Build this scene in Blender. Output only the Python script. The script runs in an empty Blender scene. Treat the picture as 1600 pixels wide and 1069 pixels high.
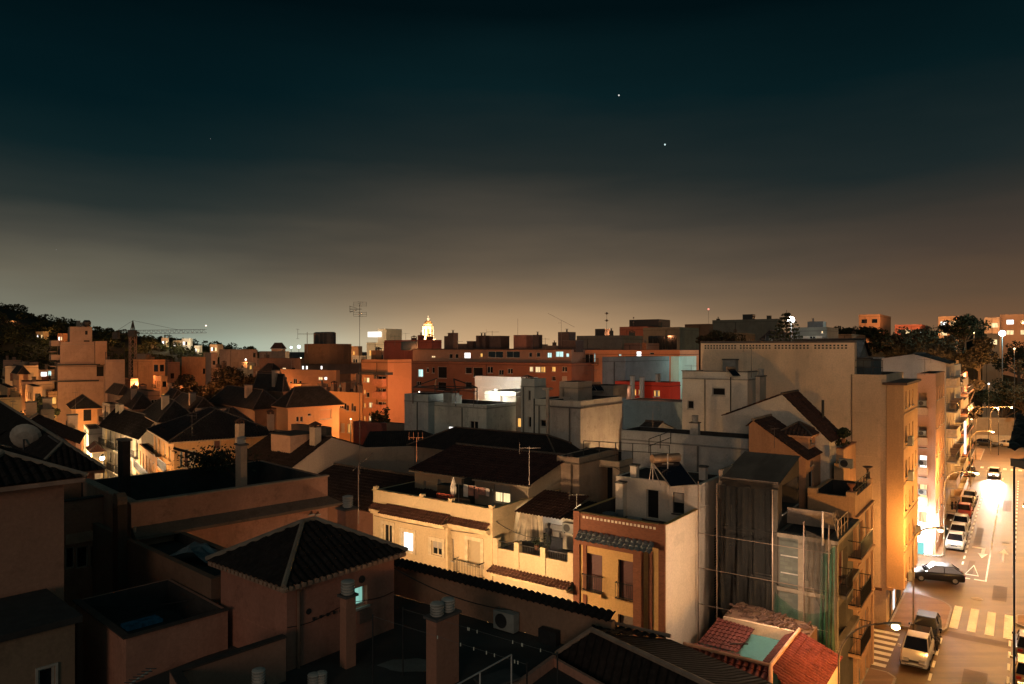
import bpy, bmesh, math, random
from math import sin, cos, pi, radians, tan, hypot
from mathutils import Vector, Matrix
RN = random.Random(11)
# ---- camera calibration: 1600x1069 photograph, level camera 21 m over the street -------------
F, CX, HY, CH = 1110.0, 800.0, 545.0, 21.0
S = bpy.context.scene
COL = S.collection
def P(px, py, d):
    """a point seen at pixel (px,py), d metres ahead of the lens"""
    return Vector(((px-CX)/F*d, d, CH-(py-HY)/F*d))
def ZD(py, z):
    """distance at which height z shows on row py"""
    return (CH-z)*F/(py-HY)

# ---- materials -------------------------------------------------------------------------------
MATS = {}
def newmat(name):
    m = bpy.data.materials.new(name); m.use_nodes = True
    nt = m.node_tree; nt.nodes.clear()
    out = nt.nodes.new('ShaderNodeOutputMaterial')
    return m, nt, out
def N(nt, t, **kw):
    n = nt.nodes.new(t)
    for k, v in kw.items():
        if k in n.inputs: n.inputs[k].default_value = v
        else: setattr(n, k, v)
    return n
def L(nt, a, b): nt.links.new(a, b)
def rgba(c): return (c[0], c[1], c[2], 1)
def noise(nt, vec, scale, detail=4, rough=.6):
    n = N(nt, 'ShaderNodeTexNoise'); n.inputs['Scale'].default_value = scale
    n.inputs['Detail'].default_value = detail; n.inputs['Roughness'].default_value = rough
    L(nt, vec, n.inputs['Vector']); return n
def ramp(nt, fac, p0, p1, c0=(0,0,0), c1=(1,1,1)):
    r = N(nt, 'ShaderNodeValToRGB'); e = r.color_ramp.elements
    e[0].position = p0; e[0].color = rgba(c0); e[1].position = p1; e[1].color = rgba(c1)
    L(nt, fac, r.inputs['Fac']); return r
def mixc(nt, fac, a, b, mode='MIX'):
    m = N(nt, 'ShaderNodeMix', data_type='RGBA', blend_type=mode)
    for s_, v in ((m.inputs[0], fac), (m.inputs[6], a), (m.inputs[7], b)):
        if hasattr(v, 'links'): L(nt, v, s_)
        elif isinstance(v, (int, float)): s_.default_value = v
        else: s_.default_value = rgba(v)
    return m.outputs[2]
def stucco(col, dirt=.45, rough=.9, streak=.5, brick=None):
    """rendered masonry with blotches, rain streaks running down and fine grain"""
    key = ('st', tuple(col), dirt, streak, brick)
    if key in MATS: return MATS[key]
    m, nt, out = newmat('stucco'); b = N(nt, 'ShaderNodeBsdfPrincipled', Roughness=rough)
    b.inputs['Specular IOR Level'].default_value = .15
    tc = N(nt, 'ShaderNodeTexCoord')
    n1 = noise(nt, tc.outputs['Object'], .35, 5, .65)
    mp = N(nt, 'ShaderNodeMapping'); mp.inputs['Scale'].default_value = (1.3, 1.3, .22); L(nt, tc.outputs['Object'], mp.inputs['Vector'])
    n2 = noise(nt, mp.outputs[0], 1.3, 6, .7)
    n3 = noise(nt, tc.outputs['Object'], 9, 3, .7)
    dk = tuple(c*.45 for c in col); lt = tuple(min(.9, c*1.12) for c in col)
    base = mixc(nt, ramp(nt, n3.outputs[0], .3, .7).outputs[0], lt, tuple(c*.88 for c in col))
    if brick:
        bt = N(nt, 'ShaderNodeTexBrick'); L(nt, tc.outputs['UV'], bt.inputs['Vector'])
        bt.inputs['Scale'].default_value = 1; bt.inputs['Brick Width'].default_value = brick*2.1; bt.inputs['Row Height'].default_value = brick
        bt.inputs['Mortar Size'].default_value = brick*.13
        bt.inputs['Color1'].default_value = rgba(col); bt.inputs['Color2'].default_value = rgba(tuple(c*.7 for c in col)); bt.inputs['Mortar'].default_value = rgba(tuple(min(.6, c*.55+.04) for c in col))
        base = bt.outputs['Color']
    c1 = mixc(nt, ramp(nt, n1.outputs[0], .42, .72, (0,0,0), (dirt,)*3).outputs[0], base, dk)
    # patched and repainted areas
    vo = N(nt, 'ShaderNodeTexVoronoi', feature='F1', distance='CHEBYCHEV'); vo.inputs['Scale'].default_value = .28; L(nt, tc.outputs['Object'], vo.inputs['Vector'])
    hs = N(nt, 'ShaderNodeSeparateColor'); L(nt, vo.outputs['Color'], hs.inputs[0])
    c1 = mixc(nt, ramp(nt, hs.outputs[0], .55, .62, (0,0,0), (.22,)*3).outputs[0], c1, tuple(c*.62 for c in col))
    n5 = noise(nt, tc.outputs['Object'], 1.1, 6, .75)
    c1 = mixc(nt, ramp(nt, n5.outputs[0], .54, .62, (0,0,0), (dirt*.6,)*3).outputs[0], c1, tuple(c*.38 for c in col))
    n6 = noise(nt, tc.outputs['Object'], .22, 3, .5); sm = N(nt, 'ShaderNodeMath', operation='MULTIPLY'); L(nt, ramp(nt, n2.outputs[0], .5, .78, (0,0,0), (streak,)*3).outputs[0], sm.inputs[0]); L(nt, ramp(nt, n6.outputs[0], .42, .6).outputs[0], sm.inputs[1])
    c2 = mixc(nt, sm.outputs[0], c1, tuple(c*.4 for c in col))
    L(nt, c2, b.inputs['Base Color'])
    bp = N(nt, 'ShaderNodeBump', Strength=.25, Distance=.02); L(nt, n3.outputs[0], bp.inputs['Height']); L(nt, bp.outputs[0], b.inputs['Normal'])
    L(nt, b.outputs[0], out.inputs[0]); MATS[key] = m; return m
def plain(col, rough=.7, metal=0, spec=.3, var=.25):
    key = ('pl', tuple(col), rough, metal, spec)
    if key in MATS: return MATS[key]
    m, nt, out = newmat('plain'); b = N(nt, 'ShaderNodeBsdfPrincipled', Roughness=rough, Metallic=metal)
    b.inputs['Specular IOR Level'].default_value = spec
    tc = N(nt, 'ShaderNodeTexCoord'); n = noise(nt, tc.outputs['Object'], 2.5, 4)
    L(nt, mixc(nt, ramp(nt, n.outputs[0], .35, .7).outputs[0], tuple(c*(1-var) for c in col), tuple(min(.95, c*(1+var*.5)) for c in col)), b.inputs['Base Color'])
    L(nt, b.outputs[0], out.inputs[0]); MATS[key] = m; return m
def tilemat(col, geo=False):
    """fired clay roof tiles; geo=True: the relief is in the mesh"""
    key = ('tile', tuple(col), geo)
    if key in MATS: return MATS[key]
    m, nt, out = newmat('clay_tile'); b = N(nt, 'ShaderNodeBsdfPrincipled', Roughness=.85)
    b.inputs['Specular IOR Level'].default_value = .2
    tc = N(nt, 'ShaderNodeTexCoord'); n = noise(nt, tc.outputs['Object'], 1.2, 5); n2 = noise(nt, tc.outputs['Object'], 7, 2)
    c = mixc(nt, ramp(nt, n.outputs[0], .35, .7).outputs[0], col, tuple(x*.45 for x in col))
    c = mixc(nt, ramp(nt, n2.outputs[0], .45, .7, (0,0,0), (.5,)*3).outputs[0], c, tuple(min(1, x*1.5+.01) for x in col))
    L(nt, c, b.inputs['Base Color'])
    if not geo:
        w = N(nt, 'ShaderNodeTexWave', bands_direction='X'); w.inputs['Scale'].default_value = 1/.28*.5*2*.5
        L(nt, tc.outputs['UV'], w.inputs['Vector'])
        bp = N(nt, 'ShaderNodeBump', Strength=.8, Distance=.06); L(nt, w.outputs[0], bp.inputs['Height']); L(nt, bp.outputs[0], b.inputs['Normal'])
    L(nt, b.outputs[0], out.inputs[0]); MATS[key] = m; return m
def glass(tint=(.01,.014,.016)):
    key = ('glass', tint)
    if key in MATS: return MATS[key]
    m, nt, out = newmat('window_glass'); b = N(nt, 'ShaderNodeBsdfPrincipled', Roughness=.12)
    b.inputs['Base Color'].default_value = rgba(tint); b.inputs['Specular IOR Level'].default_value = .6
    L(nt, b.outputs[0], out.inputs[0]); MATS[key] = m; return m
def lit(col, st, curtain=True):
    key = ('lit', tuple(col), st, curtain)
    if key in MATS: return MATS[key]
    m, nt, out = newmat('lit_pane'); e = N(nt, 'ShaderNodeEmission', Strength=st)
    if curtain:
        tc = N(nt, 'ShaderNodeTexCoord'); mp = N(nt, 'ShaderNodeMapping'); mp.inputs['Scale'].default_value = (3, 3, .3); L(nt, tc.outputs['Object'], mp.inputs[0])
        n = noise(nt, mp.outputs[0], 1.2, 3)
        L(nt, mixc(nt, ramp(nt, n.outputs[0], .35, .6).outputs[0], tuple(c*.45 for c in col), col), e.inputs[0])
    else: e.inputs[0].default_value = rgba(col)
    L(nt, e.outputs[0], out.inputs[0]); MATS[key] = m; return m
def shutter(col):
    key = ('sh', tuple(col))
    if key in MATS: return MATS[key]
    m, nt, out = newmat('roller_shutter'); b = N(nt, 'ShaderNodeBsdfPrincipled', Roughness=.6)
    tc = N(nt, 'ShaderNodeTexCoord'); w = N(nt, 'ShaderNodeTexWave', bands_direction='Z'); w.inputs['Scale'].default_value = 4.0
    L(nt, tc.outputs['Object'], w.inputs[0])
    L(nt, mixc(nt, w.outputs['Fac'], tuple(c*.7 for c in col), col), b.inputs['Base Color'])
    bp = N(nt, 'ShaderNodeBump', Strength=.4, Distance=.02); L(nt, w.outputs['Fac'], bp.inputs['Height']); L(nt, bp.outputs[0], b.inputs['Normal'])
    L(nt, b.outputs[0], out.inputs[0]); MATS[key] = m; return m

# ---- mesh builder ----------------------------------------------------------------------------
class MB:
    def __init__(s): s.v = []; s.f = []; s.uv = []
    def add(s, vs, fs, uvs=None):
        b = len(s.v); s.v += [tuple(p) for p in vs]
        for i, f in enumerate(fs):
            s.f.append([b+k for k in f]); s.uv.append(uvs[i] if uvs else None)
    def quad(s, a, b, c, d, uv=None):
        if uv is None:
            a_, b_, c_, d_ = Vector(a), Vector(b), Vector(c), Vector(d)
            e = (b_-a_); l = e.length or 1; e = e/l
            n = e.cross(d_-a_); n = n.normalized() if n.length > 1e-9 else Vector((0,0,1)); t = n.cross(e)
            o = a_.z + (a_.x+a_.y)*0
            uv = [((q-a_).dot(e), (q-a_).dot(t)) for q in (a_, b_, c_, d_)]
        s.add([a, b, c, d], [[0,1,2,3]], [uv])
    def box(s, x0, y0, z0, x1, y1, z1):
        if x1 < x0: x0, x1 = x1, x0
        if y1 < y0: y0, y1 = y1, y0
        if z1 < z0: z0, z1 = z1, z0
        v = [(x0,y0,z0),(x1,y0,z0),(x1,y1,z0),(x0,y1,z0),(x0,y0,z1),(x1,y0,z1),(x1,y1,z1),(x0,y1,z1)]
        for f in ((0,1,5,4),(1,2,6,5),(2,3,7,6),(3,0,4,7),(4,5,6,7),(3,2,1,0)): s.quad(*[v[k] for k in f])
    def tube(s, p0, p1, r, n=6, r1=None, caps=True):
        p0, p1 = Vector(p0), Vector(p1); r1 = r if r1 is None else r1
        d = (p1-p0)
        if d.length < 1e-6: return
        d.normalize(); a = d.orthogonal().normalized(); b = d.cross(a)
        vs = []
        for q, rr in ((p0, r), (p1, r1)):
            for k in range(n): vs.append(q+a*(rr*cos(2*pi*k/n))+b*(rr*sin(2*pi*k/n)))
        fs = [[k, (k+1) % n, n+(k+1) % n, n+k] for k in range(n)]
        if caps: fs += [list(range(n-1, -1, -1)), list(range(n, 2*n))]
        s.add(vs, fs)
    def path(s, pts, r, n=6):
        for a, b in zip(pts, pts[1:]): s.tube(a, b, r, n)
    def lathe(s, prof, c=(0,0,0), n=16):
        """profile of (r,z)"""
        vs = []; fs = []
        for r, z in prof:
            for k in range(n): vs.append((c[0]+r*cos(2*pi*k/n), c[1]+r*sin(2*pi*k/n), c[2]+z))
        for i in range(len(prof)-1):
            for k in range(n): fs.append([i*n+k, i*n+(k+1) % n, (i+1)*n+(k+1) % n, (i+1)*n+k])
        fs.append(list(range(n-1, -1, -1))); fs.append([(len(prof)-1)*n+k for k in range(n)])
        s.add(vs, fs)
    def ball(s, c, r, n=8, sq=1.0):
        s.lathe([(max(.001, r*sin(pi*i/n)), -r*sq*cos(pi*i/n)) for i in range(n+1)], c, n+2)
    def prism(s, poly, z0, z1):
        n = len(poly); vs = [(p[0], p[1], z0) for p in poly]+[(p[0], p[1], z1) for p in poly]
        s.add(vs, [[k, (k+1) % n, n+(k+1) % n, n+k] for k in range(n)]+[list(range(n-1, -1, -1)), list(range(n, 2*n))])
    def tiles(s, A, B, C, D, per=.26, course=.42, amp=.05, step=.03):
        """barrel tiles over the plane A-B (eave) to D-C (top): A-D and B-C may slant"""
        A, B, C, D = map(Vector, (A, B, C, D)); e = B-A; Ln = e.length; e /= Ln
        n = e.cross((C+D)/2-(A+B)/2).normalized(); t = n.cross(e)
        dx, ty = (D-A).dot(e), (D-A).dot(t); cx = (C-A).dot(e); ty2 = (C-A).dot(t)
        if n.z < 0: n = -n
        tyM = max(ty, ty2, .01); ns = max(4, int(Ln/per*4)); nr = max(1, int(tyM/course))
        rows = []
        for r in range(nr):
            rows.append((r/nr, step)); rows.append(((r+1)/nr-1e-4, 0))
        vs = []; lim = []; jit = [RN.uniform(-.014, .014) for _ in range(ns//4+2)]
        for i in range(ns+1):
            x = Ln*i/ns
            def top(x):
                m = 1e9
                if dx > 1e-3 and x < dx: m = ty*x/dx
                elif cx < Ln-1e-3 and x > cx: m = ty2*(Ln-x)/(Ln-cx)
                else:
                    q = (x-dx)/(cx-dx) if abs(cx-dx) > 1e-4 else .5
                    m = ty+(ty2-ty)*q
                return max(0, m)
            m = top(x); lim.append(m)
            h = amp*(abs(cos(pi*i/4))*1.6-.6)
            jc = jit[i//4]
            for q, st in rows: vs.append(A+e*x+t*min(q*tyM, m)+n*(h+st+jc*(.5+.5*sin(q*37+i//4))))
        nn = len(rows); fs = []
        for i in range(ns):
            for j in range(nn-1):
                q0 = rows[j][0]*tyM
                if q0 >= lim[i]-1e-4 and q0 >= lim[i+1]-1e-4: continue
                fs.append([i*nn+j, (i+1)*nn+j, (i+1)*nn+j+1, i*nn+j+1])
        s.add(vs, fs)
    def build(s, name, mat, parent=None, loc=None, rz=None, smooth=False, kind=None):
        me = bpy.data.meshes.new(name); me.from_pydata(s.v, [], s.f)
        if any(u is not None for u in s.uv):
            ul = me.uv_layers.new(name='UVMap').data; k = 0
            flat = []
            for f, u in zip(s.f, s.uv):
                if u is None or len(u) != len(f): flat += [(0.0, 0.0)]*len(f)
                else: flat += [tuple(q) for q in u]
            if len(flat) == len(ul):
                ul.foreach_set('uv', [x for q in flat for x in q])
        if smooth: me.polygons.foreach_set('use_smooth', [True]*len(me.polygons))
        me.materials.append(mat); me.validate()
        o = bpy.data.objects.new(name, me); COL.objects.link(o)
        if parent is not None: o.parent = parent
        if loc is not None: o.location = loc
        if rz is not None: o.rotation_euler = (0,0,rz)
        if kind: o['kind'] = kind
        return o
def tag(o, label, cat, group=None, kind=None):
    if label: o['label'] = label
    if cat: o['category'] = cat
    if group: o['group'] = group
    if kind: o['kind'] = kind
    return o
def empty(name, loc, rz=0, label=None, cat=None, group=None):
    o = bpy.data.objects.new(name, None); COL.objects.link(o); o.location = loc; o.rotation_euler = (0,0,rz)
    o.empty_display_size = .3
    return tag(o, label, cat, group)
def copy_tree(o, parent=None):
    kids = [c for c in bpy.data.objects if c.parent is o] if parent is not None or True else []
    c = o.copy(); COL.objects.link(c)
    if parent is not None: c.parent = parent
    for ch in kids: copy_tree(ch, c)
    return c
LIGHTS = []
def spotdown(loc, power, col, r=.15, ang=165, name='lamp_light'):
    l = bpy.data.lights.new(name, 'SPOT'); l.energy = power; l.color = col; l.shadow_soft_size = r; l.spot_size = radians(ang); l.spot_blend = .5
    o = bpy.data.objects.new(name, l); COL.objects.link(o); o.location = loc; return o
def lamp(loc, power, col=(1,.5,.18), r=.12, name='lamp_light', parent=None):
    l = bpy.data.lights.new(name, 'POINT'); l.energy = power; l.color = col; l.shadow_soft_size = r
    o = bpy.data.objects.new(name, l); COL.objects.link(o); o.location = loc
    if parent is not None: o.parent = parent
    LIGHTS.append(o); return o

# ---- a building laid out from its front vertical edge ----------------------------------------
# local x = "u" (away to the right), local y = "v" (away to the left); face R is y=0, face L is x=0
FRAME = plain((.42,.38,.32), .5); DARKF = plain((.03,.03,.03), .5)
ROOFBLACK = plain((.045,.04,.036), .95)
IRON = plain((.03,.028,.026), .45, .6)
class B:
    def __init__(s, name, cat, label, px, y, d, xl=None, xr=None, a=36, U=None, V=None, base=0, col=(.5,.42,.33),
                 parent=None, group=None, dirt=.45, streak=.5, brick=None, mat=None):
        s.C = P(px, HY, d); s.Z = CH-(y-HY)/F*d; s.base = base; s.h = s.Z-base; s.a = a
        ar = radians(a); s.u = (sin(ar), cos(ar)); s.v = (-cos(ar), sin(ar))
        s.U = U if U is not None else s.solve(xr, s.u); s.V = V if V is not None else s.solve(xl, s.v)
        s.U = max(.3, s.U); s.V = max(.3, s.V)
        rz = pi/2-ar
        if parent is None:
            s.o = empty(name, (s.C.x, s.C.y, base), rz, label, cat, group); s.off = Vector((0,0,0))
        else:
            q = parent
            dx, dy = s.C.x-q.C.x, s.C.y-q.C.y
            s.o = q.o; s.off = Vector((dx*q.u[0]+dy*q.u[1], dx*q.v[0]+dy*q.v[1], base-q.base)) + q.off
        s.mat = mat or stucco(col, dirt, .9, streak, brick); s.col = col
        s.holes = {'L': [], 'R': []}; s.extra = []
    def solve(s, px, d):
        r = (px-CX)/F; return (r*s.C.y-s.C.x)/(d[0]-r*d[1])
    def at(s, face, px, off=0):
        """distance along the face (from the front edge) of image column px; off = how far the plane stands out from the face"""
        nx, ny = (s.u if face == 'L' else s.v)
        d = (s.v if face == 'L' else s.u); r = (px-CX)/F
        X, Y = s.C.x-nx*off, s.C.y-ny*off
        return (r*Y-X)/(d[0]-r*d[1])
    def z(s, face, t, py, off=0):
        d = (s.v if face == 'L' else s.u); nx, ny = (s.u if face == 'L' else s.v)
        Y = s.C.y+d[1]*t-ny*off
        return CH-(py-HY)/F*Y-s.base
    def W(s, face, x0, x1, y0, y1, kind='d', **kw):
        """a window from its image box"""
        a, b = s.at(face, x0), s.at(face, x1)
        if a > b: a, b = b, a
        m = (a+b)/2; zt, zb = s.z(face, m, y0), s.z(face, m, y1)
        zb = max(.05, zb)
        s.holes[face].append((a, b, zb, zt, kind, kw)); return a, b, zb, zt
    def G(s, face, s0, s1, n, zs, w, h, kinds='d', **kw):
        """regular window grid in metres"""
        i = 0
        for z0 in zs:
            for k in range(n):
                c = s0+(s1-s0)*((k+.5)/n)
                kd = kinds[i % len(kinds)]; i += 1
                if kd == '-': continue
                s.holes[face].append((c-w/2, c+w/2, z0, z0+h, kd, kw))
    def pt(s, face, t, z, off=0):
        return Vector((-off, t, z)) if face == 'L' else Vector((t, -off, z))
    def _face(s, mb, face, length, prof, holes, dep):
        """prof: list of (t,z) along the top"""
        hs = []
        for h in holes:
            a, b, z0, z1 = max(.03, h[0]), min(length-.03, h[1]), max(.02, h[2]), h[3]
            if b-a < .08 or z1-z0 < .08 or z1 > min(p[1] for p in prof)-.02: 
                if b-a < .08 or z1-z0 < .08: continue
                z1 = min(z1, min(p[1] for p in prof)-.03)
                if z1-z0 < .08: continue
            if any(not (b <= q[0]+1e-3 or a >= q[1]-1e-3 or z1 <= q[2]+1e-3 or z0 >= q[3]-1e-3) for q in hs): continue
            hs.append((a, b, z0, z1)+tuple(h[4:]))
        ts = sorted(set([0, length]+[round(p[0], 4) for p in prof]+[round(q, 4) for h in hs for q in h[:2]]))
        def top(t):
            for (a, za), (b, zb) in zip(prof, prof[1:]):
                if a-1e-6 <= t <= b+1e-6: return za+(zb-za)*((t-a)/(b-a) if b > a else 0)
            return prof[-1][1]
        for a, b in zip(ts, ts[1:]):
            if b-a < 1e-5: continue
            m = (a+b)/2
            col = sorted([(h[2], h[3]) for h in hs if h[0] < m < h[1]])
            z = 0
            for z0, z1 in col:
                s._q(mb, face, a, b, z, z, z0, z0); z = z1
            s._q(mb, face, a, b, z, z, top(a), top(b))
        for h in hs:
            a, b, z0, z1 = h[:4]; d = h[5].get('dep', dep)
            for (t0, q0, t1, q1) in ((a,z0,b,z0),(b,z0,b,z1),(b,z1,a,z1),(a,z1,a,z0)):
                mb.quad(s.pt(face,t0,q0), s.pt(face,t1,q1), s.pt(face,t1,q1,-d), s.pt(face,t0,q0,-d))
        return hs
    def _q(s, mb, face, a, b, z0, z1, zb0, zb1):
        uv = [(a,z0),(b,z1),(b,zb1),(a,zb0)]
        mb.quad(s.pt(face,a,z0), s.pt(face,b,z1), s.pt(face,b,zb1), s.pt(face,a,zb0), uv)
    def build(s, roof='flat', ph=.9, pt=.22, near=False, rise=1.5, ov=.35, tcol=(.10,.045,.028), peak=.5, zl=None, zr=None,
              zp=None, fr=None, dep=.14, roofmat=None, frame=None, eave=None, ridge=True, inner=True, coping=None, floor=True):
        U, V, h = s.U, s.V, s.h; fr = (near or s.C.y < 125) if fr is None else fr; T = Vector(s.off)
        mb = MB()
        pl = [(0, h), (V, h)]; pr = [(0, h), (U, h)]; pb = [(0, h), (V, h)]; pf = [(0, h), (U, h)]
        if roof == 'gable_u':     # ridge along u, gables on L faces; peak position as a fraction of V
            zr_, zl_, zp_ = (h if zr is None else zr-s.base), (h if zl is None else zl-s.base), (h+rise if zp is None else zp-s.base)
            pl = [(0, zr_), (V*peak, zp_), (V, zl_)]; pb = pl; pr = [(0, zr_), (U, zr_)]; pf = [(0, zl_), (U, zl_)]
        if roof == 'gable_v':     # ridge along v, gables on R faces
            zr_, zl_, zp_ = (h if zr is None else zr-s.base), (h if zl is None else zl-s.base), (h+rise if zp is None else zp-s.base)
            pr = [(0, zl_), (U*peak, zp_), (U, zr_)]; pf = pr; pl = [(0, zl_), (V, zl_)]; pb = [(0, zr_), (V, zr_)]
        if roof == 'shed_u':      # rises away along u
            zp_ = h+rise if zp is None else zp-s.base
            pr = [(0, h), (U, zp_)]; pf = pr; pb = [(0, zp_), (V, zp_)]
        hl = s._face(mb, 'L', V, pl, s.holes['L'], dep); hr = s._face(mb, 'R', U, pr, s.holes['R'], dep)
        for (a, za), (b, zb) in zip(pf, pf[1:]): mb.quad((b,V,0),(a,V,0),(a,V,za),(b,V,zb))
        for (a, za), (b, zb) in zip(pb, pb[1:]): mb.quad((U,a,0),(U,b,0),(U,b,zb),(U,a,za))
        if roof == 'flat' and ph > 0:
            pt = min(pt, U*.3, V*.3)
            for (x0,y0,x1,y1) in ((0,0,U,pt),(0,V-pt,U,V),(0,pt,pt,V-pt),(U-pt,pt,U,V-pt)):
                mb.quad((x0,y0,h),(x1,y0,h),(x1,y1,h),(x0,y1,h))
            z = h-ph; a, b, c, d = (pt,pt),(U-pt,pt),(U-pt,V-pt),(pt,V-pt)
            inner_ring = [((q[0],q[1],z),(p[0],p[1],z),(p[0],p[1],h-.002),(q[0],q[1],h-.002)) for p, q in ((a,b),(b,c),(c,d),(d,a))]
        s.wall = mb.build('wall', s.mat, s.o, T)
        # roof
        rm = MB(); RM = roofmat or (ROOFBLACK if roof == 'flat' else tilemat(tcol, near))
        rc = MB()
        def plane(A, B_, C_, D_):
            if near: rm.tiles(A, B_, C_, D_)
            else:
                rm.quad(A, B_, C_, D_) if (Vector(C_)-Vector(D_)).length > 1e-4 else rm.add([A, B_, C_], [[0,1,2]], [[(0,0),((Vector(B_)-Vector(A)).length,0),((Vector(B_)-Vector(A)).length/2,5)]])
        o = ov
        if roof == 'flat':
            if ph > 0:
              for q_ in inner_ring: rm.quad(*q_)
              rm.quad((pt,pt,h-ph),(U-pt,pt,h-ph),(U-pt,V-pt,h-ph),(pt,V-pt,h-ph))
            else: rm.box(-ov,-ov,h+.002,U+ov,V+ov,h+.18)
        elif roof == 'hip':
            z0, z1 = h+.02, h+rise
            if U >= V: r0, r1 = Vector((V/2, V/2, z1)), Vector((U-V/2, V/2, z1))
            else: r0, r1 = Vector((U/2, U/2, z1)), Vector((U/2, V-U/2, z1))
            a, b, c, d = (-o,-o,z0),(U+o,-o,z0),(U+o,V+o,z0),(-o,V+o,z0)
            if U >= V:
                plane(a,b,r1,r0); plane(b,c,r1,r1); plane(c,d,r0,r1); plane(d,a,r0,r0)
                hips = [(a,r0),(d,r0),(b,r1),(c,r1),(r0,r1)]
            else:
                plane(a,b,r0,r0); plane(b,c,r1,r0); plane(c,d,r1,r1); plane(d,a,r0,r1)
                hips = [(a,r0),(b,r0),(c,r1),(d,r1),(r0,r1)]
            for p, q in hips: rc.tube(Vector(p)+Vector((0,0,.05)), Vector(q)+Vector((0,0,.05)), .08 if near else .07, 6)
        elif roof == 'gable_u':
            y0 = V*peak
            def zat(y): return zr_+(zp_-zr_)*y/y0
            def zat2(y): return zp_+(zl_-zp_)*(y-y0)/(V-y0)
            plane((-o,-o,zat(-o)+.05),(U+o,-o,zat(-o)+.05),(U+o,y0,zp_+.05),(-o,y0,zp_+.05))
            plane((U+o,V+o,zat2(V+o)+.05),(-o,V+o,zat2(V+o)+.05),(-o,y0,zp_+.05),(U+o,y0,zp_+.05))
            rc.tube((-o,y0,zp_+.1),(U+o,y0,zp_+.1),.1,6)
        elif roof == 'gable_v':
            x0 = U*peak
            def zat(x): return zl_+(zp_-zl_)*x/x0
            def zat2(x): return zp_+(zr_-zp_)*(x-x0)/(U-x0)
            plane((-o,V+o,zat(-o)+.05),(-o,-o,zat(-o)+.05),(x0,-o,zp_+.05),(x0,V+o,zp_+.05))
            plane((U+o,-o,zat2(U+o)+.05),(U+o,V+o,zat2(U+o)+.05),(x0,V+o,zp_+.05),(x0,-o,zp_+.05))
            rc.tube((x0,-o,zp_+.1),(x0,V+o,zp_+.1),.1,6)
        elif roof == 'shed_u':
            g = (zp_-h)/U
            plane((-o,V+o,h-g*o+.05),(-o,-o,h-g*o+.05),(U,-o,zp_+.05),(U,V+o,zp_+.05))
            rc.tube((U,-o,zp_+.1),(U,V+o,zp_+.1),.11,6)
        s.roof = rm.build('roof', RM, s.o, T) if rm.f else None
        if rc.v and ridge: rc.build('ridge', plain((.26,.2,.15) if s.C.y < 48 else (.10,.075,.06),.9), s.roof)
        if roof == 'flat' and not near and s.C.y < 320 and s.C.y > 45 and ph >= .2 and min(U, V) > 1.5:
            em = MB(); k = RN.uniform(.35, .9); em.box(-.07, -.07, h-k, U, -.003, h-k+.1); em.box(-.07, -.003, h-k, -.003, V, h-k+.1)
            em.build('cornice', plain(tuple(c*.5 for c in s.col), .9), s.o, T)
            pm_ = MB(); y_ = V*RN.uniform(.3, .8); pm_.tube((-.12, y_, .5), (-.12, y_, h-k), .07, 5); pm_.build('drainpipe', plain(tuple(c*.3 for c in s.col), .8), s.o, T)
            if U > 3 and V > 4 and s.C.y < 260:
                for _ in range(RN.choice((1, 2, 3))):
                    s.chimney(RN.uniform(.8, U-.8), RN.uniform(.8, V-.8), h-ph, RN.uniform(.5, 1.2), ph+RN.uniform(.5, 1.5), mat=plain(tuple(c*.5 for c in s.col), .9), pot=RN.choice(('cap', 'pipe', 'slab')))
        if roof != 'flat':
            em = MB(); t = .16
            if roof == 'hip': em.box(-o+.04,-o+.04,h-.14,U+o-.04,V+o-.04,h-.005)
            elif roof == 'shed_u': em.box(-o+.03,-o+.03,h-g*o-.12,-.003,V+o-.03,h-g*o-.0)
            if em.v: em.build('eave', eave or s.mat, s.o, T)
        if coping:
            cm = MB(); e = .06
            cm.box(-e,-e,h+.003,U+e,pt+e,h+.07); cm.box(-e,pt+e,h+.003,pt+e,V+e,h+.07)
            cm.build('coping', coping, s.o, T)
        FRM = frame or FRAME
        for face, hs in (('L', hl), ('R', hr)):
            for hh in hs: s.window(face, hh, fr, FRM, dep, T)
        return s
    def window(s, face, hh, fr, FRM, dep, T):
        a, b, z0, z1, kind, kw = hh; dep = kw.get('dep', dep); w = b-a; hgt = z1-z0
        def boxf(m, t0, t1, q0, q1, d0, d1):
            if face == 'L': m.box(d0, t0, q0, d1, t1, q1)
            else: m.box(t0, d0, q0, t1, d1, q1)
        mats = {'d': glass(), 'w': lit((1,.72,.36), 1.6), 'y': lit((1,.5,.12), 1.2), 'c': lit((.62,.95,.88), 1.5), 'W': lit((1,.97,.92), 2.2, False), 's': shutter(kw.get('sc', (.40,.34,.27))),
                'r': shutter((.13,.045,.035)), 'v': plain((.012,.011,.01),.95), 'g': lit((.28,.62,.52), .9)}
        nm = 'door' if kw.get('door') else 'window'
        if not fr:
            m = MB(); boxf(m, a, b, z0, z1, dep-.002, dep+.05)
            m.build(nm, mats['d' if kind == 'h' else kind], s.o, T)
            return
        f = MB(); t = .06; e = dep-.05
        boxf(f, a, a+t, z0, z1, e, dep+.03); boxf(f, b-t, b, z0, z1, e, dep+.03); boxf(f, a+t, b-t, z1-t, z1, e, dep+.03); boxf(f, a+t, b-t, z0, z0+t, e, dep+.03)
        if w > .8 and kind in 'dhwyc': boxf(f, (a+b)/2-.035, (a+b)/2+.035, z0+t, z1-t, e, dep+.02)
        if kw.get('sill', True):
            boxf(f, a-.06, b+.06, z0-.07, z0-.003, -.07, dep-.06)
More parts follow.
